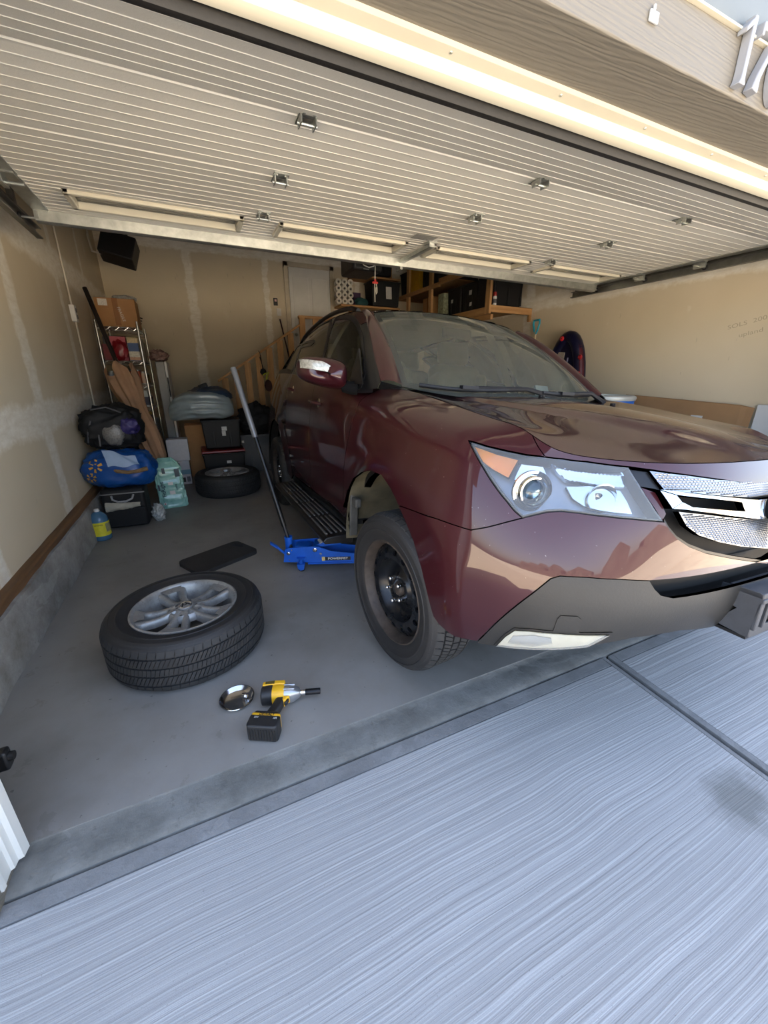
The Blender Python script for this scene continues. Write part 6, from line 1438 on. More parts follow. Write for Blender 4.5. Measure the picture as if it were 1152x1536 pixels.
# -- closed patio umbrella
M_TAN = pm('tan_canvas', srgb(158, 122, 92), .8, 0, .12, 12, .15, 40)
um = tag(empty('patio_umbrella', (-.43, 4.72, .0)), 'closed tan patio umbrella with a dark pole leaning on the wire shelf', 'umbrella')
T0, T1 = Vector((-.885, 5.45, 2.18)), Vector((-.445, 4.80, .42)); ax_ = (T1-T0)
def uline(t): return T0+ax_*t
o = MB().tube([uline(0), uline(.6)], .021, 10).build('pole', pm('pole_bronze', srgb(34, 28, 24), .5, .2, .2, 10), um, smooth=R(60)); o.location = (.43, -4.72, 0)
cn = MB(); q = ax_.to_track_quat('Z', 'Y').to_matrix().to_4x4(); n_ = 48
def canopy(u, v):
    t = .46+.56*v; a = 2*math.pi*u; r0 = [.125, .135, .12, .095, .088, .10, .105, .10, .085, .05]; k = v*9; i = min(8, int(k)); rr = r0[i]*(1-(k-i))+r0[i+1]*(k-i)
    rr *= 1+.16*math.cos(8*a+3*v)+.06*math.sin(13*a+5*v)
    if v < .12: t += .035*math.cos(4*a+1.0)*(1-v/.12)
    p = uline(t)+(q @ Vector((rr*math.cos(a), rr*math.sin(a), 0))); return p
cn.grid(canopy, n_, 28, True); o = cn.build('canopy', M_TAN, um, smooth=R(75)); o.location = (.43, -4.72, 0)
o = MB().tube([uline(.97), uline(1.02), Vector((-.43, 4.74, .0))], [.02, .02, .016], 8).build('tip', MATS['pole_bronze'], um); o.location = (.43, -4.72, 0)
# -- wire shelf with its load
M_WIRE = pm('chrome_wire', (.55, .55, .54), .22, 1.0, .1, 20)
SX0, SX1, SY0, SY1 = -.93, -.515, 5.88, 6.75; SZ = [1.86, 1.49, 1.215, .945, .60, .2]
ws_ = tag(empty('wire_shelf', ((SX0+SX1)/2, (SY0+SY1)/2, 0)), 'chrome wire shelving rack of food in the back corner', 'shelf')
def wsp_(m, nm, mat=M_WIRE): o = m.build(nm, mat, ws_, smooth=R(50)); o.location = (-(SX0+SX1)/2, -(SY0+SY1)/2, 0); return o
for x in (SX0, SX1):
    for y in (SY0, SY1):
        m = MB(); m.tube([(x, y, 0), (x, y, 1.93)], .0125, 10); [m.tube([(x, y, z-.02), (x, y, z+.02)], .016, 10) for z in SZ]; wsp_(m, 'post')
for z in SZ:
    m = MB()
    for zz in (z, z-.035): m.tube([(SX0, SY0, zz), (SX1, SY0, zz), (SX1, SY1, zz), (SX0, SY1, zz)], .004, 6, closed=True)
    for k in range(12):
        x = SX0+(SX1-SX0)*(k+.5)/12; m.tube([(x, SY0, z+.003), (x, SY1, z+.003)], .0022, 4)
    for k in range(9):
        a = SX0+(SX1-SX0)*k/9; b = SX0+(SX1-SX0)*(k+1)/9; m.tube([(a, SY0, z if k % 2 else z-.035), (b, SY0, z-.035 if k % 2 else z)], .0026, 4)
    for k in range(18):
        a = SY0+(SY1-SY0)*k/18; b = SY0+(SY1-SY0)*(k+1)/18; m.tube([(SX1, a, z if k % 2 else z-.035), (SX1, b, z-.035 if k % 2 else z)], .0026, 4)
    wsp_(m, 'shelf_tier')
M_CARD = pm('cardboard', srgb(166, 122, 78), .8, 0, .08, 9, .08, 60)
def carton(name, c, d, label, cat='box', mat=None, rz=0., group=None, tape=True, lab=None):
    b = tag(empty(name, c, rz), label, cat, group); MB().b2((-d[0]/2, -d[1]/2, 0), (d[0]/2, d[1]/2, d[2])).build('carton', mat or M_CARD, b, bevel=.003)
    if tape: MB().b2((-.028, -d[1]/2-.0012, d[2]*.05), (.028, -d[1]/2-.0002, d[2])).build('tape', pm('brown_tape', srgb(140, 96, 58), .25, 0, .1, 20), b); MB().b2((-.028, -d[1]/2, d[2]-.0002), (.028, d[1]/2, d[2]+.0012)).build('tape', MATS['brown_tape'], b)
    if lab: MB().b2((-d[0]/2+lab[0], -d[1]/2-.0022, d[2]-lab[1]-lab[3]), (-d[0]/2+lab[0]+lab[2], -d[1]/2-.0012, d[2]-lab[1])).build('label', pm('label_print', srgb(214, 208, 196), .6, 0, .22, 130), b)
    return b
bx = carton('cardboard_box', (-.70, 6.08, 1.865), (.40, .36, .30), 'taped brown cardboard box with a white label on top of the wire shelf', lab=(.035, .012, .09, .07))
textobj('box_scribble', 'FRAGILE', .042, M_WHITE, frame((.045, -.1818, .135), (.25, 0, -1), (1, 0, .25)), .0003, bx)
tag(blob('plastic_sack', (-.62, 6.12, 2.20), (.12, .12, .03), M_FILM, amp=.3, seed=6, flat=-.03, folds=.3), 'crinkled clear wrap lying on the brown cardboard box', 'plastic wrap')
# tier 1 (below the top): gift bags, boxes
def prop_box(name, c, d, col, label, cat, group=None, rz=0., stripe=None):
    b = tag(empty(name, c, rz), label, cat, group); MB().b2((-d[0]/2, -d[1]/2, 0), (d[0]/2, d[1]/2, d[2])).build('box', pm('c_%02d%02d%02d' % tuple(int(k/4) for k in col), srgb(*col), .5, 0, .1, 20), b, bevel=.002)
    if stripe: 
        for z0_, z1_, c2 in stripe: MB().b2((-d[0]/2-.0006, -d[1]/2-.0012, d[2]*z0_), (d[0]/2+.0006, d[1]/2, d[2]*z1_)).build('print_band', pm('c_%02d%02d%02d' % tuple(int(k/4) for k in c2), srgb(*c2), .5, 0, .25, 60), b)
    return b
z1s = SZ[1]+.006
prop_box('gift_bag', (-.755, 6.02, z1s), (.16, .10, .27), (196, 92, 104), 'pink paper gift bag behind the dark red bag on the shelf', 'gift bag')
tag(blob('gift_sack', (-.745, 5.93, z1s+.113), (.075, .030, .11), pm('dark_red_foil', srgb(138, 20, 34), .3, 0, .25, 20, .3, 30), amp=.22, seed=11, flat=-.115, folds=.3), 'crumpled dark red foil gift sack on the upper tier of the wire shelf', 'gift bag')
prop_box('food_box', (-.60, 5.96, z1s), (.11, .07, .25), (52, 84, 132), 'blue and white food box standing on the upper wire tier', 'box', stripe=[(0.02, .16, (196, 150, 120)), (.16, .42, (206, 200, 180)), (.8, 1.001, (204, 184, 140))])
prop_box('food_box', (-.605, 6.10, z1s), (.13, .06, .28), (188, 172, 128), 'cream food box standing behind the blue and white one', 'box')
prop_box('food_box', (-.555, 6.28, z1s), (.06, .2, .27), (170, 166, 150), 'pale grey box on the long side of the upper wire tier', 'box')
prop_box('food_box', (-.56, 6.52, z1s), (.07, .22, .24), (120, 112, 88), 'olive brown box on the long side of the upper wire tier', 'box')
prop_box('snack_box', (-.875, 5.98, z1s), (.075, .12, .18), (120, 34, 36), 'small dark red snack box by the corner post of the wire shelf', 'box')
prop_box('snack_box', (-.885, 6.10, z1s), (.06, .1, .27), (84, 80, 74), 'tall dark grey box by the corner post of the wire shelf', 'box')
# tier 2: cans and jars in rows
def can(c, r, h, col, lidc, label, group, name='food_can', cat='can'):
    k = tag(empty(name, c), label, cat, group); MB().lathe([(0, 0), (r*.96, 0), (r, .004), (r, h-.006), (r*.96, h), (0, h)], 18).build('body', M_GALV, k, smooth=R(40)); MB().lathe([(r+.0006, .012), (r+.0006, h-.014)], 18).build('label', pm('c_%02d%02d%02d' % tuple(int(q/4) for q in col), srgb(*col), .5, 0, .2, 60), k, smooth=R(60)); return k
z2s = SZ[2]+.006; rr_ = random.Random(5)
for i in range(7):
    for j in range(2):
        x = SX0+.045+i*.056; y = SY0+.05+j*.075
        if i < 3: can((x, y, z2s), .026, .16 if j else .145, (176, 178, 180), 0, 'slim silver drink can in the row on the middle wire tier', 'silver cans on the middle wire tier')
        elif i < 6: can((x, y, z2s), .027, .17, (178, 84, 52), 0, 'red and orange food can in the row on the middle wire tier', 'red cans on the middle wire tier')
        else: can((x, y, z2s), .025, .15, (206, 176, 148), 0, 'cream food can by the end post on the middle wire tier', 'cream cans on the middle wire tier')
for i in range(6):
    y = SY0+.22+i*.085; can((SX1-.05, y, z2s), .032, .13, (128, 104, 52), 0, 'brown labelled jar along the side of the middle wire tier', 'jars along the side of the middle tier', 'food_jar', 'jar')
z3s = SZ[3]+.006
prop_box('food_box', (-.60, 5.97, z3s), (.12, .08, .20), (196, 196, 184), 'white packet on the lower wire tier behind the umbrella', 'box', stripe=[(.1, .6, (46, 44, 60))])
prop_box('food_box', (-.72, 5.98, z3s), (.09, .08, .18), (54, 50, 54), 'black packet on the lower wire tier behind the umbrella', 'box')
for i in range(4): can((SX1-.05, SY0+.2+i*.1, z3s), .035, .12, (70, 66, 64), 0, 'dark squat jar along the side of the lower wire tier', 'jars along the side of the lower tier', 'food_jar', 'jar')
z4s = SZ[4]+.006
prop_box('snack_bag', (-.58, 5.97, z4s), (.10, .10, .24), (96, 70, 46), 'brown snack bag on the second lowest wire tier', 'bag')
prop_box('snack_bag', (-.60, 6.12, z4s), (.13, .10, .27), (176, 142, 40), 'yellow snack bag on the second lowest wire tier', 'bag')
for i in range(4): can((SX1-.045, SY0+.36+i*.11, z4s), .04, .15, (150, 150, 146), 0, 'grey tub along the side of the second lowest tier', 'tubs along the side of the second lowest tier', 'food_tub', 'tub')
z5s = SZ[5]+.006
for i, cc in enumerate(((92, 42, 38), (134, 128, 120))): prop_box('snack_bag', (-.575, 5.99+i*.16, z5s), (.10, .13, .24), cc, ('dark red' if i == 0 else 'grey')+' packet on the lowest wire tier', 'bag')
# -- folded table behind the shelf
ft = tag(empty('folding_table', (-.365, 6.62, 0)), 'folded grey table with a white edge standing beside the wire shelf', 'table')
MB().b2((-.06, -.32, 0), (.045, .32, 1.50)).build('top_panel', pm('table_grey', srgb(150, 148, 142), .5, 0, .08, 8), ft, bevel=.012); MB().b2((.046, -.335, 0), (.075, .32, 1.50)).build('white_edge', M_WHITE, ft, bevel=.008); MB().b2((.052, -.3365, 1.05), (.069, -.334, 1.30)).build('dark_edge_patch', M_SHELLB, ft)  # black patch laid on the white edge, no opening cut
tag(blob('plastic_sack', (-.37, 6.5, 1.575), (.11, .14, .075), pm('red_white_film', srgb(150, 120, 112), .2, 0, .45, 26, .4, 40), amp=.35, seed=8, flat=-.075, folds=.35), 'crinkled clear sack with red print on top of the folded table', 'plastic bag')
# -- pack of pads in teal film
M_TEAL = pm('teal_film', srgb(138, 190, 178), .28, 0, .14, 14, .5, 22, coat=.5)
tp = tag(empty('teal_pack', (-.36, 4.60, 0), R(6)), 'tall teal plastic-wrapped pack of pads with dark print on the floor', 'pack')
m = MB()
def packf(u, v):
    a = 2*math.pi*u; ex = .32; ca, sa = math.cos(a), math.sin(a); w = .130; d = .07; z = v*.52
    k = 1.0 if v < .82 else 1-.55*((v-.82)/.18)**1.3
    if v < .04: k = .93+.07*v/.04
    wob = .010*mnoise.noise(Vector((ca*3, sa*3, v*9)))+.006*mnoise.noise(Vector((ca*9, sa*9, v*22)))
    x = math.copysign(abs(ca)**ex, ca)*(w*k+wob); y = math.copysign(abs(sa)**ex, sa)*(d*(1 if v < .82 else 1-.8*((v-.82)/.18))+wob); return (x-.02*v, y+.03*v, z)
m.grid(packf, 72, 60, True); m.add([packf(k/72, 0) for k in range(72)], [tuple(range(72))]); m.add([packf(k/72, 1) for k in range(72)], [tuple(range(72))]); m.build('wrap', M_TEAL, tp, smooth=R(60))
M_NAVY = pm('navy_print', srgb(20, 52, 66), .4)
def lay(x, z): z *= 1.24; return Vector((x-.02*z/.52, -.086+.03*z/.52, z))
def tpatch(x0, x1, z0, z1, nm, mat): P = [lay(x0, z0), lay(x1, z0), lay(x1, z1), lay(x0, z1)]; o = MB().add(P+[p+Vector((0, .006, 0)) for p in P], [(0, 1, 2, 3), (4, 7, 6, 5), (0, 4, 5, 1), (1, 5, 6, 2), (2, 6, 7, 3), (3, 7, 4, 0)]).build(nm, mat, tp)
tpatch(.06, .105, .265, .33, 'print_block', M_NAVY); tpatch(-.118, -.10, .16, .21, 'print_block', M_NAVY); tpatch(-.052, -.024, .30, .345, 'print_block', M_NAVY); tpatch(-.02, .025, .20, .225, 'white_patch', M_WHITE); tpatch(-.02, .03, .12, .15, 'white_patch', M_WHITE)
textobj('pack_text', 'FitRight', .052, M_NAVY, frame(lay(-.075, .17)+Vector((0, -.003, 0)), (-.08, .02, 1), (-1, 0, -.08)), .0006, tp, bold=.0006); textobj('pack_text', 'extra', .03, M_NAVY, frame(lay(.05, .18)+Vector((0, -.003, 0)), (-.08, .02, 1), (-1, 0, -.08)), .0006, tp)
MB().lathe([(0, .002), (.014, .002), (.014, 0)], 20, Matrix.Translation(lay(-.085, .045)) @ rot3(R(90), 0, 0)).build('maple_seal', M_WHITE, tp); MB().lathe([(0, .003), (.006, .003), (.006, 0)], 12, Matrix.Translation(lay(-.085, .045)) @ rot3(R(90), 0, 0)).build('maple_dot', MATS['red_plastic'], tp)
# -- white cartons behind it
wb = carton('white_box', (-.30, 5.62, 0), (.225, .2, .30), 'printed white box with a blue band standing on the floor', mat=pm('white_card', srgb(196, 196, 200), .6, 0, .06, 20), tape=False); MB().b2((-.1135, -.1012, .13), (.1135, -.0998, .19)).build('blue_band', pm('band_blue', srgb(120, 158, 176), .5), wb); MB().b2((.0, -.1012, .03), (.045, -.0998, .09)).build('picture_print', M_TBLK, wb); MB().b2((.06, -.1012, .03), (.10, -.0998, .1)).build('picture_print', pm('print_mid', srgb(110, 110, 116), .6), wb)
carton('white_box', (-.29, 5.64, .302), (.24, .2, .27), 'plain white box stacked on the printed white box', mat=MATS['white_card'], tape=False)
carton('cardboard_box', (-.06, 6.06, 0), (.26, .3, .70), 'tall plain brown carton standing behind the black totes', tape=False)
# -- totes
M_TOTE = pm('tote_black', srgb(10, 10, 11), .6, 0, .15, 10)
def tote(c, d, label, lid=None, lidcol=None, rz=0., group=None, ribs=2, patches=(), body=None, taper=.88):
    t = tag(empty('storage_tote', c, rz), label, 'tote', group); hb = d[2]*(.88 if lid else 1.0)
    MB().box((0, 0, hb/2), (d[0]*taper, d[1]*taper, hb), taper=(1/taper*.97, 1/taper*.97)).build('tub', body or M_TOTE, t, bevel=.018, bseg=3)
    MB().box((0, 0, hb-.012), (d[0], d[1], .022)).build('rim', body or M_TOTE, t, bevel=.006)
    for k in range(ribs):
        for sy in (-1,): MB().box(((k-(ribs-1)/2)*d[0]*.42, -d[1]*taper/2*1.045, hb*.45), (.03, .014, hb*.72), M=rot3(R(-3.4), 0, 0)).build('rib', body or M_TOTE, t, bevel=.005)
    if lid: MB().box((0, 0, hb+.02), (d[0]*1.02, d[1]*1.02, .034), taper=(.97, .97)).build('lid', lid, t, bevel=.01)
    for (x, z, w, h) in patches: MB().box((x, -d[1]/2*(taper+(1-taper)*z/hb)-.006, z), (w, .003, h), M=rot3(R(-4), 0, 0)).build('sticker', pm('sticker_print', srgb(206, 204, 198), .6, 0, .3, 140), t)
    return t
tote((.235, 5.62, 0), (.52, .44, .44), 'black tote with a dark red lid at the bottom of the stack', lid=pm('lid_red', srgb(124, 22, 20), .4), patches=((.05, .27, .055, .035),))
tote((.245, 5.62, .445), (.47, .42, .36), 'lidless black tote with white stickers on the red-lidded tote', patches=((.03, .25, .06, .05), (.02, .19, .045, .06)), ribs=2)
pb_ = tag(empty('bedding_pack', (.06, 5.52, .822), R(-4)), 'plastic-wrapped stack of blue-grey bedding lying on the black tote', 'bedding')
m = MB()
def bed(u, v):
    a = 2*math.pi*u; b = math.pi*(v-.5); s_ = lambda q, e: math.copysign(abs(q)**e, q)
    x = s_(math.cos(b), .55)*s_(math.cos(a), .7)*.37; y = s_(math.cos(b), .55)*s_(math.sin(a), .7)*.24; z = .17+s_(math.sin(b), .8)*.165
    z -= .03*max(0, -x/.37); lay_ = .012*math.sin(z*95) if y < 0 else 0
    k = .02*mnoise.noise(Vector((x*7, y*7, z*9))); return (x+k, y-lay_*.8+k, z+k*.8-(.06*abs(x/.37)**3))
m.grid(bed, 80, 48, True); m.build('wrapped_bedding', pm('bedding_blue', srgb(136, 148, 150), .35, 0, .2, 5, .3, 30, coat=.3), pb_, smooth=R(70))
blob('dark_quilt', (.09, .03, .265), (.27, .21, .115), pm('quilt_navy', srgb(40, 56, 76), .4, 0, .2, 8, .3, 30, coat=.3), pb_, amp=.16, seed=12, folds=.12); MB().box((.04, -.03, .385), (.11, .03, .05), M=rot3(0, R(-20), R(10))).build('bag_handle', M_NYL, pb_, bevel=.01)
MB().b2((.26-.3, 0, 0), (.26-.3+.001, .001, .001)) if False else None
tag(MB().grid(lambda u, v: (.24+.20*u, 5.405+.05*v, .812+.006*math.sin(u*8)), 10, 4).build('paper_sheet', M_WHITE, None, smooth=R(60)), 'white paper corner lying on the rim of the lidless black tote', 'paper') if False else None
tote((.72, 6.06, 0), (.48, .42, .54), 'dark grey bin standing beside the red-lidded tote', body=pm('bin_grey', srgb(74, 78, 82), .5, 0, .1, 8), patches=((-.2, .45, .03, .03),))
tag(blob('rubbish_bag', (.74, 5.98, .545+.19), (.26, .2, .21), M_NYL, amp=.25, seed=14, flat=-.19, folds=.25, n=(56, 36)), 'slack black bag sitting on the dark grey bin', 'bag')
# ============================================================ stairs and railing at the back
st_ = tag(empty('staircase', (1.0, 7.1, 0)), 'open pine stair with handrail and balusters climbing to the back door', 'stairs')
def sp2(m, nm, mat, **k): o = m.build(nm, mat, st_, **k); o.location = (-1.0, -7.1, 0); return o
PX_, PY_, PZ_ = W_PINE
NS = 6; x_s, x_e = .38, 1.60; rise = LZ/NS; run = (x_e-x_s)/(NS-1)
for k in range(NS-1): sp2(MB().b2((x_s+k*run-.02, 6.64, (k+1)*rise-.03), (x_s+(k+1)*run+.01, 7.56, (k+1)*rise)), 'tread', PY_, bevel=.004); sp2(MB().b2((x_s+k*run, 6.66, k*rise), (x_s+k*run+.018, 7.54, (k+1)*rise-.03)), 'riser', PY_)
MY = Matrix(((1, 0, 0, 0), (0, 0, -1, 0), (0, 1, 0, 0), (0, 0, 0, 1)))
sp2(MB().prism([(x_s-.04, 0), (x_s+.12, 0), (x_e+.1, LZ-.25), (x_e+.1, LZ-.02), (x_e-.02, LZ-.02)], -6.645, -6.605, MY), 'stringer', PX_)
sp2(MB().b2((1.60, 6.62, LZ-.04), (2.75, 7.59, LZ)), 'landing', PX_); sp2(MB().b2((1.60, 6.60, LZ-.2), (2.75, 6.64, LZ-.04)), 'landing_beam', PX_)
for x in (1.64, 2.70): sp2(MB().b2((x-.045, 6.63, 0), (x+.045, 6.72, LZ-.04)), 'landing_post', PZ_)
def rz_(x): return 1.275+(x-.35)*(2.075-1.275)/(1.60-.35)
sp2(MB().prism([(.335, rz_(.335)-.035), (.335, rz_(.335)), (1.60, rz_(1.60)), (1.60, rz_(1.60)-.035)], -6.655, -6.565, MY), 'handrail', PX_, bevel=.004)
for x in (.435, .605, .775, .945, 1.115, 1.285, 1.455):
    zb = max(.02, (x-x_s)/(x_e-x_s)*LZ-.05); sp2(MB().b2((x-.045, 6.572, zb), (x+.045, 6.602, rz_(x)-.036)), 'baluster', PZ_, bevel=.003)
sp2(MB().b2((1.60, 6.56, LZ-.2), (1.69, 6.605, 2.16)), 'newel_post', PZ_, bevel=.003); sp2(MB().b2((1.60, 6.565, 2.16), (2.80, 6.655, 2.198)), 'landing_rail', PX_, bevel=.004)
for x in (1.86, 2.05, 2.24, 2.43, 2.62): sp2(MB().b2((x-.045, 6.572, LZ-.2), (x+.045, 6.602, 2.16)), 'baluster', PZ_, bevel=.003)
# little bags hung on the balusters
hb = tag(empty('hanging_bag', (1.035, 6.53, 1.28)), 'dark red pouch with a lime strap hanging from the stair balusters', 'bag')
blob('pouch', (.015, 0, -.10), (.055, .035, .085), pm('maroon_cloth', srgb(58, 26, 22), .7, 0, .2, 20), hb, amp=.15, seed=3); blob('black_pouch', (-.045, .01, .10), (.045, .03, .05), M_NYL, hb, amp=.15, seed=6); MB().tube([(-.04, 0, .14), (-.07, .03, .3), (-.07, .10, .36), (-.07, .10, .40), (-.07, .0, .38), (-.05, 0, .15)], .006, 6).build('hanging_cord', M_NYL, hb)
MB().tube([(-.06, -.035, .055), (-.03, -.04, .075), (.03, -.04, .09), (.0, -.04, .05), (-.02, -.04, -.01)], .009, 6).build('lime_strap', pm('lime_webbing', srgb(176, 190, 40), .6), hb, smooth=R(60))
bs = tag(empty('broom', (1.52, 7.42, LZ)), 'dark broom handle leaning against the back wall above the stairs', 'broom'); o = MB().tube([(-.02, .10, 1.18), (.16, -.02, .05)], .012, 8).build('handle', pm('broom_dark', srgb(54, 30, 26), .5), bs, smooth=R(60)); o = MB().box((.165, -.02, .045), (.22, .05, .08)).build('head', M_DARKP, bs, bevel=.01)

# ============================================================ heater hung from the ceiling
ht = tag(empty('garage_heater', (-.60, 6.4, ZC)), 'black louvred unit heater hung from the ceiling by two straps', 'heater')
hm = Matrix.Translation((0, 0, -.83)) @ rot3(R(-20), R(14), R(-8))
m = MB(); m.add([hm @ Vector(p) for p in [(-.18, -.12, -.14), (.18, -.12, -.14), (.18, .12, -.14), (-.18, .12, -.14), (-.18, -.12, .14), (.18, -.12, .14), (.18, .12, .14), (-.18, .12, .14)]], [(3, 2, 1, 0), (4, 5, 6, 7), (0, 1, 5, 4), (1, 2, 6, 5), (2, 3, 7, 6), (3, 0, 4, 7)]); m.build('case', M_DARKP, ht, bevel=.012)
for k in range(4): MB().box(hm @ Vector((.03, -.125, -.045+.035*k)), (.18, .012, .012), M=hm).build('louvre', M_SHELLB, ht, bevel=.003)
for x in (-.12, .10): MB().b2((x-.016, -.01, -.72), (x+.016, .006, 0)).build('strap', M_DARKP, ht)
MB().tube([(-.19, -.05, -.90), (-.28, -.02, -.88), (-.31, .1, -.7), (-.31, .3, -.3), (-.31, .35, 0)], .012, 8).build('conduit', M_CON, ht, smooth=R(60))

# ============================================================ timber storage loft along the right wall
lf = tag(empty('storage_loft', (4.08, 6.1, 2.14)), 'pine two-by-four storage platform fixed along the right wall', 'shelf')
def lp(m, nm, mat, **k): o = m.build(nm, mat, lf, **k); o.location = (-4.08, -6.1, -2.14); return o
LX0, LX1, LY0, LY1, LZ0, LZ1 = 3.70, XR-.004, 4.65, YB-.004, 2.205, 2.70
lp(MB().b2((LX0, LY0, LZ0-.07), (LX1, LY0+.04, LZ0+.015)), 'end_beam', PX_, bevel=.003)
lp(MB().b2((LX0-.01, LY0+.04, LZ0-.09), (LX0+.03, LY1, LZ0)), 'front_beam', PY_, bevel=.003); lp(MB().b2((LX1-.04, LY0-.0, LZ0-.155), (LX1, LY0+.04, LZ0-.072)), 'wall_cleat', PY_, bevel=.003); lp(MB().b2((LX0+.02, LY0+.02, LZ0-.155), (LX0+.06, LY1, LZ0-.092)), 'under_beam', PY_)
lp(MB().b2((LX0+.03, LY0+.04, LZ0-.012), (LX1, LY1, LZ0)), 'deck', pm('osb_deck', srgb(150, 116, 72), .8, 0, .2, 24))
lp(MB().b2((LX0-.05, 5.9, LZ1-.06), (LX0-.01, LY1, LZ1)), 'upper_beam', PY_, bevel=.003); lp(MB().b2((LX0-.05, 5.15, LZ1-.04), (LX0-.01, 5.9, LZ1+.045)), 'upper_beam', PY_, bevel=.003)
lp(MB().b2((LX0-.01, 5.6, LZ1-.012), (LX1, LY1, LZ1)), 'upper_deck', MATS['osb_deck'])
for y, zt in ((LY0, ZC-.004), (6.13, ZC-.004), (6.9, ZC-.004)):
    lp(MB().b2((LX0-.035, y, LZ0-.09), (LX0+.005, y+.09, zt)), 'upright', PZ_, bevel=.003)
def rt(y, z, d, label, rz=R(90), x=None, **k): return tote((x or (LX0+.36), y, z+.001), d, label, rz=rz-R(180) if False else R(-90), **k)
tote((4.05, 4.92, LZ0+.002), (.52, .38, .44), 'large ribbed black tote at the end of the timber loft', ribs=3)
rt(5.34, LZ0, (.38, .46, .40), 'black tote with one white sticker next to the loft end', patches=((.05, .12, .08, .05), (.03, .27, .06, .06))); rt(5.74, LZ0, (.37, .46, .40), 'black tote beside the tea box on the loft', patches=((-.04, .22, .05, .05),))
carton('tea_box', (3.86, 6.02, LZ0+.002), (.16, .16, .36), 'green and white patterned box standing on the loft deck', mat=pm('tea_print', srgb(150, 158, 130), .6, 0, .5, 26), tape=False, rz=R(-90)); carton('cardboard_box', (3.95, 6.42, LZ0+.002), (.34, .34, .36), 'brown carton on the lower deck of the loft', rz=R(-90), mat=M_CARD)
carton('shoe_box', (3.86, 6.86, LZ0+.002), (.32, .2, .2), 'grey shoe box on the lower deck of the loft', mat=pm('shoe_grey', srgb(140, 138, 130), .7), tape=False, rz=R(-90))
rt(6.45, LZ1, (.42, .46, .40), 'black tote with a white sticker on the upper deck', patches=((.02, .22, .07, .09),)); rt(5.92, LZ1, (.44, .46, .36), 'plain black tote near the front of the upper deck'); rt(7.33, LZ1, (.44, .5, .42), 'dark tote at the back of the upper deck')
yl = tag(empty('tool_case', (3.88, 6.88, LZ1+.002), R(-90)), 'upright black and yellow tool case at the back of the loft', 'tool case'); MB().b2((-.16, -.12, .0), (.16, -.03, .42)).build('yellow_half', pm('case_yellow', srgb(206, 158, 30), .45), yl, bevel=.02); MB().b2((-.17, -.03, 0), (.17, .1, .44)).build('black_half', M_TOTE, yl, bevel=.03)
sb = tag(empty('spray_can', (3.80, 4.71, LZ0+.016)), 'white spray can with a red cap on the loft beam', 'spray can'); MB().lathe([(0, 0), (.024, 0), (.026, .005), (.026, .10), (.018, .12), (0, .12)], 18).build('body', M_WHITE, sb, smooth=R(40)); MB().lathe([(.02, .115), (.022, .118), (.020, .160), (.016, .164), (0, .164)], 18).build('cap', MATS['red_plastic'], sb, smooth=R(40)); MB().lathe([(.0264, .03), (.0264, .08)], 14, None, False, R(180), R(330)).build('label', pm('spray_print', srgb(80, 80, 84), .5, 0, .4, 90), sb)
# back-wall shelves right of the door, with bulk goods
bw_ = tag(empty('pine_shelf', (3.2, YB-.2, 2.5)), 'pine wall shelves full of totes beside the white back door', 'shelf')
for z, x0 in ((2.50, 2.50), (2.97, 2.78)):
    o = MB().b2((x0-3.2, -.22, z-2.5-.03), (3.64-3.2, .195, z-2.5)).build('board', PX_, bw_, bevel=.003)
for x in (2.80, 3.60): MB().b2((x-3.2-.02, .10, -.5), (x-3.2+.02, .19, .9)).build('bracket', PZ_, bw_)
tp_ = tag(empty('toilet_roll_pack', (2.61, 7.36, 2.502), R(-6)), 'clear pack of toilet rolls on the wall shelf by the door', 'toilet rolls')
M_ROLL = pm('tissue', srgb(222, 216, 202), .9)
for i in range(3):
    for j in range(4): MB().lathe([(.020, -.10), (.05, -.10), (.052, -.095), (.052, .05), (.020, .05)], 18, Matrix.Translation((-.105+i*.105, 0, .055+j*.098)) @ rot3(R(-90), 0, 0), closed=True).build('roll', M_ROLL, tp_, smooth=R(40))
tag(blob('fabric_bundle', (2.90, 7.24, 2.555), (.12, .09, .07), pm('teal_fabric', srgb(40, 84, 84), .7, 0, .2, 12, .3, 30), amp=.2, seed=7, flat=-.052, folds=.2), 'teal fabric bundle lying on the lower wall shelf', 'fabric'); prop_box('purple_box', (2.86, 7.40, 2.502), (.14, .1, .22), (62, 34, 72), 'small purple box behind the teal fabric bundle', 'box')
tote((3.33, 7.30, 2.502), (.58, .36, .40), 'black tote with a tall white sticker on the lower wall shelf', patches=((.05, .22, .11, .2),), ribs=0); tote((3.16, 7.28, 2.972), (.6, .36, .38), 'black tote on the upper wall shelf')

# ============================================================ along the right wall
sh = tag(empty('snow_shovel', (4.33, 4.45, 0)), 'shovel with a turquoise D-grip standing against the right wall', 'shovel')
M_TURQ = pm('turquoise_plastic', srgb(40, 160, 190), .45); M_ASH = woodmat('ash_shaft', srgb(196, 176, 140), srgb(222, 204, 170), 2, knots=False)
MB().tube([(0, 0, .42), (0, .0, 1.90)], .015, 10).build('shaft', M_ASH, sh, smooth=R(60)); MB().tube([(0, 0, 1.86), (0, -.03, 1.92), (0, -.055, 2.0), (0, -.05, 2.045), (0, .05, 2.045), (0, .055, 2.0), (0, .03, 1.92)], .013, 8, closed=True).build('grip', M_TURQ, sh, smooth=R(60))
MB().grid(lambda u, v: (.02-.05*math.sin(v*1.5)*1-.03*(u-.5)**2*4*0, -.23+.46*u, .45-.44*v), 12, 8).build('blade', M_TURQ, sh, smooth=R(60))
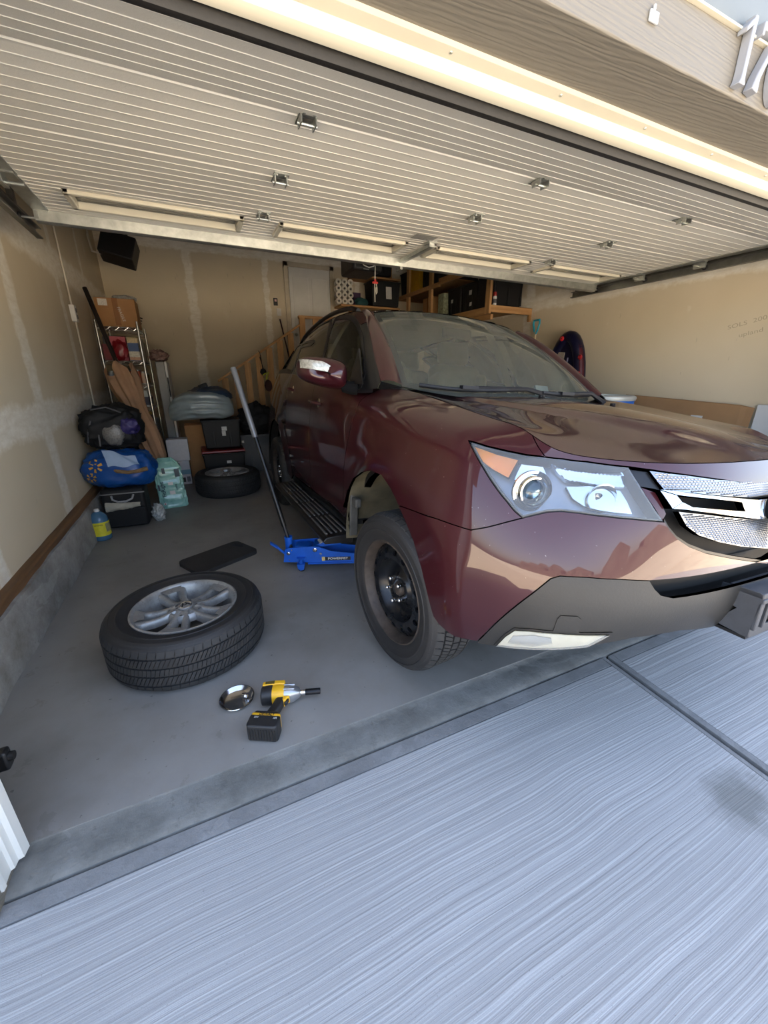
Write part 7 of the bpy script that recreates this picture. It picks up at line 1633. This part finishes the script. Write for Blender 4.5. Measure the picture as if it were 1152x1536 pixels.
# inflatable river tube / boat on end
bo = tag(empty('inflatable_boat', (4.33, 3.86, 0), 0), 'navy and red inflatable boat stood on end against the right wall', 'boat')
M_NAVYP = pm('boat_navy', srgb(18, 18, 48), .35, 0, .12, 8); M_BRED = pm('boat_red', srgb(78, 12, 30), .38, 0, .12, 8)
def bout(k, n=40):
    a = 2*math.pi*k/n; return (.30*math.cos(a), .93+.92*math.copysign(abs(math.sin(a))**.85, math.sin(a)))
pts_ = [(0, bout(k)[0]*.82, bout(k)[1]*.96+.02) for k in range(40)]
MB().tube(pts_, .072, 12, closed=True).build('hull_tube', M_NAVYP, bo, smooth=R(60)); m = MB(); m.tube([(-.014, p[1]*1.13, p[2]+.02*(p[2]-.9)) for p in pts_[12:22]], .045, 10); m.build('red_tube', M_BRED, bo, smooth=R(60))
MB().add([(-.035, p[1], p[2]) for p in pts_]+[(.03, p[1], p[2]) for p in pts_], [tuple(range(40)), tuple(range(79, 39, -1))]).build('boat_floor', M_NAVYP, bo)
MB().box((-.042, .09, 1.50), (.012, .15, .24), M=rot3(R(4), 0, 0)).build('grey_panel', pm('boat_grey', srgb(150, 140, 132), .5, 0, .15, 20), bo, bevel=.005); MB().box((-.045, -.05, 1.3), (.008, .015, .5)).build('seam', pm('seam_pale', srgb(130, 130, 160), .5), bo)
for (y, z) in ((.05, 1.775), (-.26, 1.55), (-.27, 1.36)): MB().lathe([(.012, .012), (.026, .008), (.03, 0), (.026, -.006), (.012, -.004)], 18, Matrix.Translation((-.078, y, z)) @ rot3(0, R(-90), 0), closed=True).build('grommet', pm('grommet_red', srgb(196, 30, 36), .4), bo, smooth=R(60))
# blue drum
dm = tag(empty('blue_drum', (4.02, 2.98, 0)), 'blue plastic drum with a pale clamped lid by the right wall', 'drum')
MB().lathe([(0, 0), (.24, 0), (.255, .02), (.26, .06), (.26, .38), (.268, .40), (.268, .43), (.26, .45), (.26, .75), (.268, .77), (.268, .80), (.26, .82), (.26, 1.08), (.262, 1.115), (0, 1.115)], 48).build('body', pm('drum_blue', srgb(22, 104, 206), .35, 0, .06, 5), dm, smooth=R(40))
MB().lathe([(.27, 1.095), (.276, 1.115), (.272, 1.135), (.25, 1.145), (.245, 1.13), (0, 1.13)], 48).build('lid', pm('lid_pale', srgb(196, 200, 196), .4, .2, .05, 8), dm, smooth=R(40))
# cardboard sheet, foam board, black crate
cs_ = tag(empty('cardboard_sheet', (4.345, 2.35, 0)), 'large flat brown cardboard sheet leaning on the right wall', 'cardboard'); m = MB(); m.add([(.03-.10, -.50, 0), (.03-.10, .66, 0), (.02, .66, 1.145), (.02, -.42, 1.10), (.03, -.52, 1.08)], [(0, 1, 2, 3, 4)]); m.add([(.036-.10, -.50, 0), (.036-.10, .66, 0), (.026, .66, 1.145), (.026, -.42, 1.10), (.036, -.52, 1.08)], [(4, 3, 2, 1, 0)]); m.build('sheet', pm('cardboard_flat', srgb(162, 126, 88), .85, 0, .07, 5), cs_); MB().box((-.028, -.12, .955), (.004, .10, .06)).build('white_label', M_WHITE, cs_)
tag(MB().box((4.385, 1.56, .555), (.045, .50, 1.11)).build('foam_board', pm('foam_white', srgb(208, 210, 210), .7, 0, .04, 6), None, bevel=.004), 'white foam board leaning beside the cardboard sheet', 'foam board')
cr_ = tag(empty('black_rack', (3.62, 1.90, 0)), 'black plastic folding rack standing between car and cardboard sheet', 'rack')
MB().b2((-.20, -.5, .0), (.20, .25, .86)).build('body', M_TOTE, cr_, bevel=.02); MB().b2((-.23, -.55, .86), (.23, .30, .90)).build('top_tray', M_TOTE, cr_, bevel=.01)
for k in range(5): MB().b2((-.21, -.5+k*.16, .90), (.21, -.46+k*.16, .925)).build('slat', M_RUB, cr_, bevel=.005)
tag(blob('work_gloves', (3.62, 1.70, .955), (.12, .10, .035), pm('glove_grey', srgb(70, 70, 68), .8, 0, .3, 20), amp=.35, seed=4, flat=-.03, folds=.3), 'grey work gloves lying on the black rack', 'gloves')

# pencil note on the right drywall
def wallpt(px, py, x): d = ray(px, py); return Vector((CAM+d*((x-CAM[0])/d[0])).tolist())
M_PENCIL = pm('pencil', srgb(172, 160, 136), .9)
for txt, a in (('SOLS  200', (1120, 484)), ('upland', (1126, 499))):
    c = wallpt(a[0], a[1], XR-.001); o = textobj('pencil_note', txt, .05, M_PENCIL, frame(c, (0, -1, .22), (0, .22, 1)), .0003, None, sx=1.3)
    o.parent = bpy.data.objects['wall_right']
